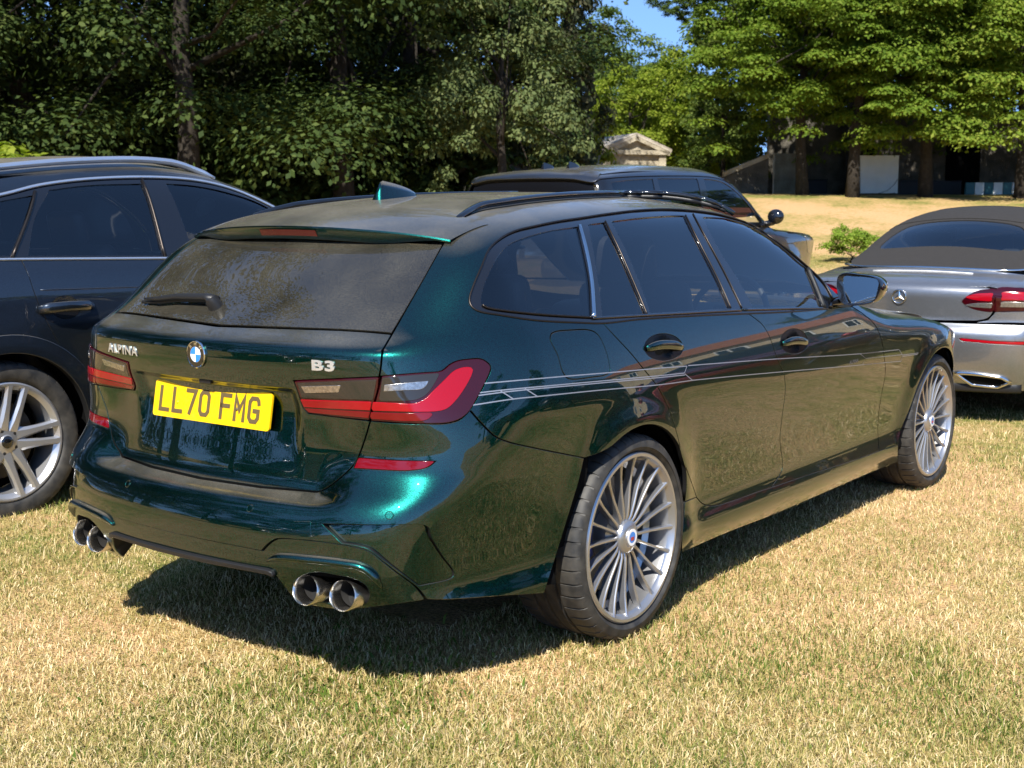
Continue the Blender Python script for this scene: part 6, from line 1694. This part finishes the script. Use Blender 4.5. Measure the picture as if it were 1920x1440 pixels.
def tree(name, label, cat, key, x, y, scale=1.0, rz=0.0, sz=1.0, group=None, v=0, mat=None):
    cm, tm = SPEC[key][v % len(SPEC[key])]
    z = float(field_h(np.array(x), np.array(y)))
    t = empty(name, (x, y, z), rz); t.scale = (scale, scale, scale*sz)
    tag(t, label, cat, group)
    o = bpy.data.objects.new('trunk', tm); C.objects.link(o); o.parent = t
    if mat:
        kk = (cm.name, mat.name)
        if kk not in LEAF_VAR:
            q = cm.copy(); q.materials.clear(); q.materials.append(mat); LEAF_VAR[kk] = q
        cm = LEAF_VAR[kk]
    c = bpy.data.objects.new('crown', cm); C.objects.link(c); c.parent = t
    return t
GW = 'trees of the dark wood behind the parked cars'
def T(u, d, *a, **k):
    x, y, _ = WP(u, d); return tree(a[0], a[1], a[2], a[3], x, y, **k)
# dark wood on the left
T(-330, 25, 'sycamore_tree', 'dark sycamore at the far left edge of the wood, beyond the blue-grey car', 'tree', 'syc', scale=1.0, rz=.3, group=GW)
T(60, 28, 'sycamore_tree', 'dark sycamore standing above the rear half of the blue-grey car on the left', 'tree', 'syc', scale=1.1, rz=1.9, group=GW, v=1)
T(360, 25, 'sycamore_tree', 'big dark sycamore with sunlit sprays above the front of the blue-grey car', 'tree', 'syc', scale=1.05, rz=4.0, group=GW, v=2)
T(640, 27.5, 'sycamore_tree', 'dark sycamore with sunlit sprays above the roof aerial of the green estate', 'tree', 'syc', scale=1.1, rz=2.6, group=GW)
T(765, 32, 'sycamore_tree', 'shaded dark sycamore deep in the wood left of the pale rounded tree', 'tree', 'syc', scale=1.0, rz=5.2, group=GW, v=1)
T(930, 26, 'round_tree', 'pale grey-green rounded tree standing in front of the dark wood', 'tree', 'grey', scale=.60, sz=1.40, rz=1.0)
T(1000, 31, 'conifer_tree', 'tall brownish dark conifer at the right end of the dark wood', 'tree', 'pine', scale=.62, sz=1.9, rz=.4)
T(1062, 36, 'conifer_tree', 'slimmer dark conifer beside the blue gap of sky', 'tree', 'pine', scale=.5, sz=1.9, rz=2.4)
SECOND = ['dark tree of the second row beyond the left edge of the photo', 'dark second-row tree behind the sycamore at the far left edge', 'dark second-row tree glimpsed behind the rear half of the blue-grey car', 'dark second-row tree behind the big sycamore with sunlit sprays', 'dark second-row tree with specks of sky, above the roof aerial', 'dark second-row tree behind the pale rounded tree']
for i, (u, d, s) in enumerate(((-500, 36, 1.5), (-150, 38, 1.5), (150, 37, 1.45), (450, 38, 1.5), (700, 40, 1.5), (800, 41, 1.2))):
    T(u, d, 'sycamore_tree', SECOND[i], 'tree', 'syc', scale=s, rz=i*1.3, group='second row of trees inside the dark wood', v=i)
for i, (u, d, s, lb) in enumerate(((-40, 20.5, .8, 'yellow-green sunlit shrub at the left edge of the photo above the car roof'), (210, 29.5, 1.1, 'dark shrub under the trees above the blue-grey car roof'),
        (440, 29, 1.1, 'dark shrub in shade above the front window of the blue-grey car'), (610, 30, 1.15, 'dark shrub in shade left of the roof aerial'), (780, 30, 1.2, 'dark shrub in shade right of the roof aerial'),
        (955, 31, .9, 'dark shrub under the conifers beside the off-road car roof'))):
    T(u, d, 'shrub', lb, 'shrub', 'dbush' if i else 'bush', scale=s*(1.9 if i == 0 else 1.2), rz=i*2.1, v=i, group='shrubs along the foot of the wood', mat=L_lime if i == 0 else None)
# middle distance
T(1100, 72, 'mid_green_tree', 'distant green tree just right of the dark conifers under the sky gap', 'tree', 'mid', scale=.97, rz=.5, group='distant trees below the sky gap')
T(1190, 80, 'mid_green_tree', 'distant lower green tree in the middle of the sky gap', 'tree', 'mid', scale=.95, rz=2.2, group='distant trees below the sky gap', v=1)
T(1255, 84, 'mid_green_tree', 'smallest distant tree at the bottom of the sky gap', 'tree', 'mid', scale=.84, rz=4.1, group='distant trees below the sky gap')
T(1180, 56, 'lime_green_tree', 'bright yellow-green tree behind the stone gable', 'tree', 'lime', scale=.76, rz=1.2)
T(1262, 58, 'lime_green_tree', 'bright yellow-green tree right of the stone gable roof', 'tree', 'lime', scale=.80, rz=3.3, v=1)
T(1340, 55, 'lime_green_tree', 'yellow-green tree between the stone gable and the tiered trees', 'tree', 'lime', scale=.88, rz=5.0)
T(1072, 41, 'sapling', 'small bright sapling left of the stone gable', 'tree', 'bush', scale=1.25, sz=1.4, rz=.6, mat=L_lime)
T(1352, 47, 'mid_green_tree', 'darker tree beside the sloping wall right of the stone gable', 'tree', 'lime', scale=.55, rz=.9, mat=L_mid)
# tiered trees on the bank at the right
def undergrowth(name, u0, u1, d, h, mat, n, seed):
    """dense mass of leaves along the foot of a wood"""
    r = np.random.default_rng(seed); u = r.uniform(u0, u1, n); dd = d+r.uniform(0, 2.5, n); l = (u-960)/CAM_F*dd
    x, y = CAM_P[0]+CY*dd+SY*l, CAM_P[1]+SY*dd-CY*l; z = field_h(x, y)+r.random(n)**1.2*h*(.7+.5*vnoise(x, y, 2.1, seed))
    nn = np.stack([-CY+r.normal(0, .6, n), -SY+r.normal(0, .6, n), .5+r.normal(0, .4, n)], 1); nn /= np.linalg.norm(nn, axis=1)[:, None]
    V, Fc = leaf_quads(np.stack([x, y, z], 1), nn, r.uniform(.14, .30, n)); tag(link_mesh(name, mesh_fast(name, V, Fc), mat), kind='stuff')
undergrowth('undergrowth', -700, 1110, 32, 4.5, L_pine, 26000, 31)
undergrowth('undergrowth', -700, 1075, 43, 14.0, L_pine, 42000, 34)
undergrowth('undergrowth', 1090, 1400, 62, 4.5, L_mid, 9000, 32)
undergrowth('undergrowth', 1400, 2900, 60, 13.0, L_dark, 36000, 33)
GR = 'tiered trees on the grass bank'
for i, (u, d, s, rz, lb) in enumerate(((1500, 42.5, .95, .2, 'leftmost tiered tree on the bank, above the off-road car bonnet'), (1592, 41.5, 1.0, 1.7, 'tiered tree whose trunk stands at the left edge of the white board'),
        (1727, 42, 1.05, 3.0, 'tiered tree with trunk right of the white screen on the bank'), (1905, 41.5, 1.05, 4.4, 'tiered tree at the right edge above the striped barrier'), (2080, 44, 1.0, 5.3, 'tiered tree just beyond the right edge of the photo'), (2270, 43, 1.05, .9, 'tiered tree second beyond the right edge of the photo'), (2480, 44, 1.0, 2.3, 'tiered tree furthest beyond the right edge of the photo'))):
    T(u, d, 'tiered_tree', lb, 'tree', 'beam', scale=s, rz=rz, v=i, group=GR)
TALL = ['tall green tree behind the leftmost tiered tree', 'tall green tree rising behind the white board', 'tall green tree behind the striped barrier', 'tall green tree cut off by the right edge behind the tiered trees', 'tall green tree beyond the right edge of the photo', 'tall green tree furthest beyond the right edge of the photo']
for i, (u, d, s) in enumerate(((1560, 54, 1.3), (1680, 55, 1.4), (1810, 54, 1.4), (1980, 55, 1.4), (2240, 56, 1.4), (2520, 54, 1.4))):
    T(u, d, 'mid_green_tree', TALL[i], 'tree', 'mid', scale=s, rz=i*1.9, v=i, group='tall trees behind the tiered trees')
OT = T(1600, 50, 'overhanging_tree', 'tall tree whose high branch hangs into the blue sky gap', 'tree', 'mid', scale=1.7, rz=0, v=1)
for (u, v_, s) in ((1262, 8, .62), (1300, 28, .5), (1322, 78, .38), (1345, -10, .9)):
    x, y, z = WP(u, 48, v=v_); o = bpy.data.objects.new('bough', SPEC['lime'][0][0].copy()); o.data.materials.clear(); o.data.materials.append(L_mid); C.objects.link(o); o.parent = OT
    o.location = ((x-OT.location.x)/1.7, (y-OT.location.y)/1.7, (z-OT.location.z)/1.7-.28*s*4/1.7*1.0); o.scale = (.28*s/1.0,)*3; o.rotation_euler = (0, 0, u)
    bm = bmesh.new(); a = WP(1440, 49.5, v=-40); bm_tube(bm, [Vector(((a[0]-OT.location.x)/1.7, (a[1]-OT.location.y)/1.7, (a[2]-OT.location.z)/1.7)), Vector(((x-OT.location.x)/1.7, (y-OT.location.y)/1.7, (z-OT.location.z)/1.7+.1))], [.10, .02], 6); bm_obj('limb', bm, M_bark, OT)
T(1592, 28.5, 'shrub', 'bright green leafy bush beside the dark soft top of the silver car', 'shrub', 'bush', scale=.62, sz=.85, rz=1.0, mat=L_bush, v=1)

# ---------------------------------------------------------------- stone buildings and what stands on the bank
def stone_mat(name, c1, c2, scale=2.5, bump=.6):
    m, nt, b = new_mat(name)
    tc = N_(nt, 'ShaderNodeTexCoord'); n1 = N_(nt, 'ShaderNodeTexNoise'); n1.inputs['Scale'].default_value = scale; n1.inputs['Detail'].default_value = 8
    n2 = N_(nt, 'ShaderNodeTexNoise'); n2.inputs['Scale'].default_value = scale*9; n2.inputs['Detail'].default_value = 6
    for n in (n1, n2): nt.links.new(tc.outputs['Object'], n.inputs['Vector'])
    a = N_(nt, 'ShaderNodeMath', operation='MULTIPLY_ADD'); a.inputs[1].default_value = .5; nt.links.new(n2.outputs['Fac'], a.inputs[0]); nt.links.new(n1.outputs['Fac'], a.inputs[2])
    cr = N_(nt, 'ShaderNodeValToRGB'); e = cr.color_ramp.elements; e[0].position = .55; e[0].color = (*c1, 1); e[1].position = .95; e[1].color = (*c2, 1)
    nt.links.new(a.outputs[0], cr.inputs[0]); nt.links.new(cr.outputs[0], b.inputs['Base Color']); b.inputs['Roughness'].default_value = .9
    bp = N_(nt, 'ShaderNodeBump'); bp.inputs['Strength'].default_value = bump; bp.inputs['Distance'].default_value = .05
    nt.links.new(n2.outputs['Fac'], bp.inputs['Height']); nt.links.new(bp.outputs[0], b.inputs['Normal'])
    return m
M_stone = stone_mat('pale_limestone', (.24, .20, .14), (.46, .41, .31))
M_stone_d = stone_mat('dark_stone', (.055, .05, .04), (.13, .115, .09))  # darker tone than the pale stone
M_shed_shade = stone_mat('shade_dark_shed_stone', (.012, .012, .009), (.03, .03, .02))  # shade of the wood is put into this much darker stone colour
M_slate = stone_mat('pale_stone_slates', (.32, .28, .22), (.52, .47, .40), 3)
M_slate_d = stone_mat('dark_slates', (.04, .04, .04), (.08, .078, .07), 3)
FACE = CAM_YAW-math.pi/2     # local x to the right in the photo, local y away from the camera
def gable():
    x, y, _ = WP(1187, 46); z = float(field_h(np.array(x), np.array(y)))
    g = tag(empty('stone_lodge', (x, y, z-.1), FACE+R_(18)), 'small pale stone lodge with a pedimented gable beyond the off-road car', 'lodge')
    zt = WP(1187, 46, v=253)[2]-z+.1; ze = WP(1187, 46, v=283)[2]-z+.1
    w, dp = 1.12, 3.0
    bm = bmesh.new(); bm_box(bm, (0, dp/2, ze/2), (2*w, dp, ze)); bm_obj('wall', bm, M_stone, g)
    bm = bmesh.new()
    f = [bm.verts.new(c) for c in ((-w, .01, ze), (w, .01, ze), (0, .01, zt-.12))]; b = [bm.verts.new(c) for c in ((-w, dp-.01, ze), (w, dp-.01, ze), (0, dp-.01, zt-.12))]
    bm.faces.new(f); bm.faces.new(b[::-1])
    for k in range(3): bm.faces.new((f[k], b[k], b[(k+1) % 3], f[(k+1) % 3]))
    bm_obj('pediment', bm, M_stone, g)
    sl = math.hypot(w+.2, zt-ze); an = math.atan2(zt-ze, w+.2)
    for s in (-1, 1):
        bm = bmesh.new(); bm_box(bm, (s*(w+.2)/2, dp/2-.0, (zt+ze)/2+.0), (sl, dp+.36, .09), Matrix.Rotation(s*an, 3, 'Y')); rf = bm_obj('roof', bm, M_slate, g)
        for k in range(5):
            bm = bmesh.new(); q = (k+.5)/5; bm_box(bm, (s*(w+.2)*(1-q), dp/2, ze+(zt-ze)*q+.055), (sl/5*1.06, dp+.38, .022), Matrix.Rotation(s*(an-.05), 3, 'Y')); bm_obj('slate_course', bm, M_slate, rf)
        bm = bmesh.new(); bm_box(bm, (s*(w+.1)/2, -.09, (zt+ze)/2-.10), (sl, .16, .13), Matrix.Rotation(s*an, 3, 'Y')); bm_obj('raking_cornice', bm, M_stone, g)
    bm = bmesh.new(); bm_box(bm, (0, -.07, ze-.05), (2*w+.3, .20, .15)); bm_obj('cornice', bm, M_stone, g)
    for s in (-1, 1):
        bm = bmesh.new(); bm_box(bm, (s*(w-.10), -.03, (ze-.14)/2), (.26, .10, ze-.14)); bm_obj('pilaster', bm, M_stone, g)
    # coursed stones on the front
    bm0 = bmesh.new(); bm_box(bm0, (0, 0, 0), (.36, .03, .17), bevel=.012); me = bpy.data.meshes.new('stone_block'); bm0.to_mesh(me); bm0.free(); me.materials.append(M_stone)
    zz = ze-.26; r = random.Random(4)
    while zz > .9:
        xx = -w+.42+r.uniform(-.1, .1)
        while xx < w-.40:
            o = link_mesh('stone_block', me, None, g); o.location = (xx, -.004+r.uniform(0, .012), zz); o.scale = (r.uniform(.7, .98), 1, r.uniform(.88, .97)); xx += .37
        zz -= .185
gable()
def shaded_shed():
    x, y, _ = WP(912, 29.5); z = float(field_h(np.array(x), np.array(y)))
    g = tag(empty('dark_shed', (x, y, z), FACE+R_(-25)), 'dark gabled shed in the shade of the wood beside the off-road car roof', 'shed')
    zt = WP(912, 29.5, v=290)[2]-z; ze = WP(912, 29.5, v=330)[2]-z; w = .62
    bm = bmesh.new(); bm_box(bm, (0, .8, ze/2), (2*w, 1.6, ze)); bm_obj('wall', bm, M_shed_shade, g)
    bm = bmesh.new(); f = [bm.verts.new(c) for c in ((-w, .01, ze), (w, .01, ze), (0, .01, zt))]; b = [bm.verts.new((v.co.x, 1.59, v.co.z)) for v in f]
    bm.faces.new(f); bm.faces.new(b[::-1])
    for k in range(3): bm.faces.new((f[k], b[k], b[(k+1) % 3], f[(k+1) % 3]))
    bm_obj('gable', bm, M_shed_shade, g)
    for s in (-1, 1):
        sl = math.hypot(w+.1, zt-ze); bm = bmesh.new(); bm_box(bm, (s*(w+.1)/2, .8, (zt+ze)/2+.04), (sl, 1.8, .05), Matrix.Rotation(s*math.atan2(zt-ze, w+.1), 3, 'Y')); bm_obj('roof', bm, M_slate_d, g)
shaded_shed()
def bank_walls():
    # ramped wall left of the tiered trees
    a = WP(1362, 45, v=322); b = WP(1440, 45, v=287); c0 = WP(1362, 45)
    za = float(field_h(np.array(a[0]), np.array(a[1])))
    g = tag(empty('ramped_wall', (a[0], a[1], za), FACE), 'stone wall with a sloping coping left of the tiered trees', 'wall')
    L = (1440-1362)/CAM_F*45; h0, h1 = a[2]-za, b[2]-za
    def slab(bm, y0, y1, off, x0=0, x1=L, lo=-.4):
        v = [(x0, y0, lo), (x1, y0, lo), (x1, y0, h0+(h1-h0)*x1/L+off), (x0, y0, h0+(h1-h0)*x0/L+off)]
        f = [bm.verts.new(p) for p in v]; q = [bm.verts.new((p[0], y1, p[2])) for p in v]
        bm.faces.new(f); bm.faces.new(q[::-1])
        for k in range(4): bm.faces.new((f[k], q[k], q[(k+1) % 4], f[(k+1) % 4]))
    bm = bmesh.new(); slab(bm, 0, .4, -.16); bm_obj('masonry', bm, M_stone_d, g)
    bm = bmesh.new(); v = [(-.06, -.05, h0-.158), (L, -.05, h1-.158), (L, -.05, h1), (-.06, -.05, h0)]
    f = [bm.verts.new(p) for p in v]; q = [bm.verts.new((p[0], .45, p[2])) for p in v]; bm.faces.new(f); bm.faces.new(q[::-1])
    for k in range(4): bm.faces.new((f[k], q[k], q[(k+1) % 4], f[(k+1) % 4]))
    bm_obj('coping', bm, M_stone, g)
    # long shaded garden wall behind the trunks
    x, y, _ = WP(1435, 50.5); z = float(field_h(np.array(x), np.array(y)))
    g = tag(empty('garden_wall', (x, y, z), FACE), 'long old stone wall in deep shade behind the tiered trees', 'wall')
    Lw = 26.0; bm = bmesh.new(); bm_box(bm, (Lw/2, .25, 1.4), (Lw, .5, 3.4)); bm_obj('masonry', bm, M_stone_d, g)
    bm = bmesh.new(); bm_box(bm, (Lw/2, .25, 3.16), (Lw+.1, .62, .12)); bm_obj('coping', bm, M_stone_d, g)
    for k, (xx, w, h) in enumerate(((3.6, 1.0, 2.0), (7.4, 1.3, 2.1), (11.2, 1.6, 1.9))):
        bm = bmesh.new(); bm_box(bm, (xx, -.02, h/2), (w, .06, h)); bm_obj('doorway', bm, M_void, g)
    # pale stretch of wall with dappled light
    a = WP(1446, 49.5); g2 = tag(empty('pale_wall', (a[0], a[1], z), FACE), 'short pale stone wall in dappled light left of the white screen', 'wall')
    bm = bmesh.new(); bm_box(bm, (.52, .15, .75), (1.05, .3, 1.7)); bm_obj('masonry', bm, M_stone, g2)
bank_walls()
M_screen = pmat('white_board_paint', (.80, .82, .79), .6, noise=.06, nscale=3)
M_teal = pmat('teal_barrier_paint', (.025, .13, .15), .5)
M_blk = pmat('black_crate_plastic', (.012, .014, .02), .6)
def on_bank():
    a = WP(1588, 44.5); b = WP(1675, 44.5); z = float(field_h(np.array(a[0]), np.array(a[1]))); w = (1675-1588)/CAM_F*44.5
    top = WP(1588, 44.5, v=292)[2]-z
    g = tag(empty('white_screen', (a[0], a[1], z), FACE), 'white square board standing on the bank under the tiered trees', 'board')
    bm = bmesh.new(); bm_box(bm, (w/2, 0, top/2+.02), (w, .05, top-.02), bevel=.008); bm_obj('panel', bm, M_screen, g)
    for k in range(2):
        bm = bmesh.new(); bm_box(bm, (.12+k*(w-.24), .22, .02), (.06, .55, .05)); bm_obj('foot', bm, M_blk, g)
        bm = bmesh.new(); bm_box(bm, (.12+k*(w-.24), .06, top*.45), (.05, .05, top*.85)); bm_obj('post', bm, M_blk, g)
    bm = bmesh.new(); bm_tube(bm, [Vector((w-.02, -.035, .5)), Vector((w-.12, -.035, .33)), Vector((w-.35, -.035, .12)), Vector((w-.65, -.035, .03))], .008, 6); bm_obj('cable', bm, M_blk, g, smooth=True)
    # striped barrier
    a = WP(1800, 45.5); z = float(field_h(np.array(a[0]), np.array(a[1]))); n = 9; pw = 17.2/CAM_F*45.5
    g = tag(empty('striped_barrier', (a[0], a[1], z), FACE), 'low barrier of teal and white blocks at the right end of the bank', 'barrier')
    for k in range(n):
        bm = bmesh.new(); bm_box(bm, ((k+.5)*pw, 0, .21), (pw-.012, .14, .42), bevel=.01); bm_obj('block', bm, M_teal if k % 2 == 0 else M_screen, g)
    for i, (u, w_, h_, lb) in enumerate(((1520, .95, .55, 'low black crate in shade left of the white screen'), (1700, 1.2, .52, 'low black crate in shade right of the white screen'), (1765, 1.1, .5, 'low black crate in shade left of the striped barrier'))):
        a = WP(u, 47.5); z = float(field_h(np.array(a[0]), np.array(a[1])))
        g = tag(empty('equipment_crate', (a[0], a[1], z), FACE), lb, 'crate', 'black crates under the tiered trees')
        bm = bmesh.new(); bm_box(bm, (0, .3, h_/2), (w_, .6, h_), bevel=.02); bm_obj('case', bm, M_blk, g)
        bm = bmesh.new(); bm_box(bm, (0, .3, h_+.015), (w_+.03, .63, .05), bevel=.012); bm_obj('lid', bm, M_blk, g)
on_bank()

# ---------------------------------------------------------------- what stands beside and behind the photographer and shows in the paintwork
for i, (x, y, s, lb) in enumerate(((-14, 24, 1.25, 'dark sycamore of the wood, left of the frame nearest the blue-grey car'), (-21, 19, 1.2, 'dark sycamore of the wood behind the photographer to the left'), (-28, 13, 1.3, 'dark sycamore at the back left, second from the wood corner'),
        (-33, 5, 1.1, 'dark sycamore at the back left corner of the field'), (-7, 28, 1.3, 'dark sycamore just outside the left edge of the view'), (-40, -9, .9, 'lone dark sycamore far behind the photographer'), (-36, -24, .8, 'small dark sycamore far behind to the right'))):
    tree('sycamore_tree', lb, 'tree', 'syc', x, y, scale=s, rz=i*1.7, v=i, group='trees round the field behind the photographer')
for i, (x, y, s) in enumerate(((24, -38, 1.2), (10, -44, 1.3), (48, -16, 1.3))):
    tree('mid_green_tree', ['green tree right of the cream house outside the view', 'green tree far right of the view', 'green tree left of the cream house outside the view'][i], 'tree', 'mid', x, y, scale=s, rz=i*2.2, v=i, group='trees round the cream house')
M_cream = stone_mat('cream_render', (.42, .34, .22), (.60, .50, .35), 1.2, .2)
M_tile = pmat('terracotta_tiles', (.30, .11, .055), .85, noise=.35, nscale=9)
def house():
    g = tag(empty('cream_house', (36, -21, 0), R_(115)), 'long cream rendered house with terracotta roof, outside the frame to the right', 'house')
    L, D, H = 22, 7, 4.6
    bm = bmesh.new(); bm_box(bm, (0, -D/2, H/2), (L, D, H)); bm_obj('wall', bm, M_cream, g)
    bm = bmesh.new(); v = [bm.verts.new(c) for c in ((-L/2-.4, .5, H), (L/2+.4, .5, H), (L/2+.4, -D-.5, H), (-L/2-.4, -D-.5, H), (-L/2+1.5, -D/2, H+2.1), (L/2-1.5, -D/2, H+2.1))]
    for f in ((0, 1, 5, 4), (2, 3, 4, 5), (1, 2, 5), (3, 0, 4), (3, 2, 1, 0)): bm.faces.new([v[i] for i in f])
    bm_obj('roof', bm, M_tile, g)
    for k in range(7):
        for z, h in ((1.25, 1.5), (3.55, 1.1)):
            x = -L/2+1.7+k*3.1; bm = bmesh.new(); bm_box(bm, (x, .01, z), (1.15, .10, h), bevel=.02); w_ = bm_obj('window', bm, M_screen, g)
            for q in (-.26, .26):
                bm = bmesh.new(); bm_box(bm, (x+q, .055, z), (.44, .03, h-.16)); bm_obj('pane', bm, M_gloss_black, w_)
house()
def dup(o, parent=None, mats=None):
    c = o.copy(); C.objects.link(c); c.parent = parent
    if mats and c.type == 'MESH':
        for sl in c.material_slots:
            m = sl.material
            if m and m.name in mats: sl.link = 'OBJECT'; sl.material = mats[m.name]
    for ch in list(o.children): dup(ch, c, mats)
    return c
M_redcar = paint('red_paint', (.16, .004, .006), (.30, .008, .01), metal=.4, rough=.3)
M_blackcar = paint('black_paint', (.006, .006, .007), metal=.3, rough=.3, flake=False)
OFFV = 'cars parked to the right outside the view'
o = dup(ME, None, {M_silver.name: M_redcar}); o.name = 'convertible_car'; o.location = (8.6, -4.3, 0); o.rotation_euler = (0, 0, R_(170)); tag(o, 'red convertible car parked to the right of the view', 'car', OFFV)
o = dup(SUV, None, {M_bluegrey.name: M_blackcar}); o.name = 'parked_car'; o.location = (7.2, -7.0, 0); o.rotation_euler = (0, 0, R_(172)); tag(o, 'black off-road estate car parked beside the red convertible outside the view', 'car', OFFV)
o = dup(RR, None, {M_rr.name: M_blackcar}); o.name = 'off_road_car'; o.location = (6.0, -10.0, 0); o.rotation_euler = (0, 0, R_(170)); tag(o, 'black large off-road car parked last in the row outside the view', 'car', OFFV)
o = dup(SUV, None, None); o.name = 'parked_car'; o.location = (13.6, -3.7, .0); o.rotation_euler = (0, 0, R_(175)); tag(o, 'second blue-grey off-road estate car, outside the view beside the silver convertible', 'car', OFFV)

o = dup(SUV, None, {M_bluegrey.name: M_blackcar}); o.name = 'parked_car'; o.location = (-9.6, 3.9, 0); o.rotation_euler = (0, 0, R_(2)); tag(o, 'added black off-road estate car, out of view, to darken the tailgate reflection', 'car', 'cars added out of view for reflections')  # unseen car, added as a dark shape for the tailgate to mirror

M_whitecar = paint('white_paint', (.70, .70, .69), metal=0.0, rough=.3, flake=False)
o = dup(ME, None, {M_silver.name: M_whitecar}); o.name = 'convertible_car'; o.location = (-.3, 5.75, 0); o.rotation_euler = (0, 0, R_(-2)); tag(o, 'white convertible car beyond the blue-grey one, glimpsed only through its windows', 'car')
for i, (x, y, s) in enumerate(((-7, 22, 1.9), (3, 25, 2.0), (-13, 19, 1.8))):
    tree('sycamore_tree', ['very tall dark sycamore left of the view, mirrored in the rear window', 'very tall dark sycamore left of the view, nearest the blue-grey car', 'very tall dark sycamore at the back left of the field'][i], 'tree', 'syc', x, y, scale=s, rz=i*2.2, v=i, group='trees round the field behind the photographer')
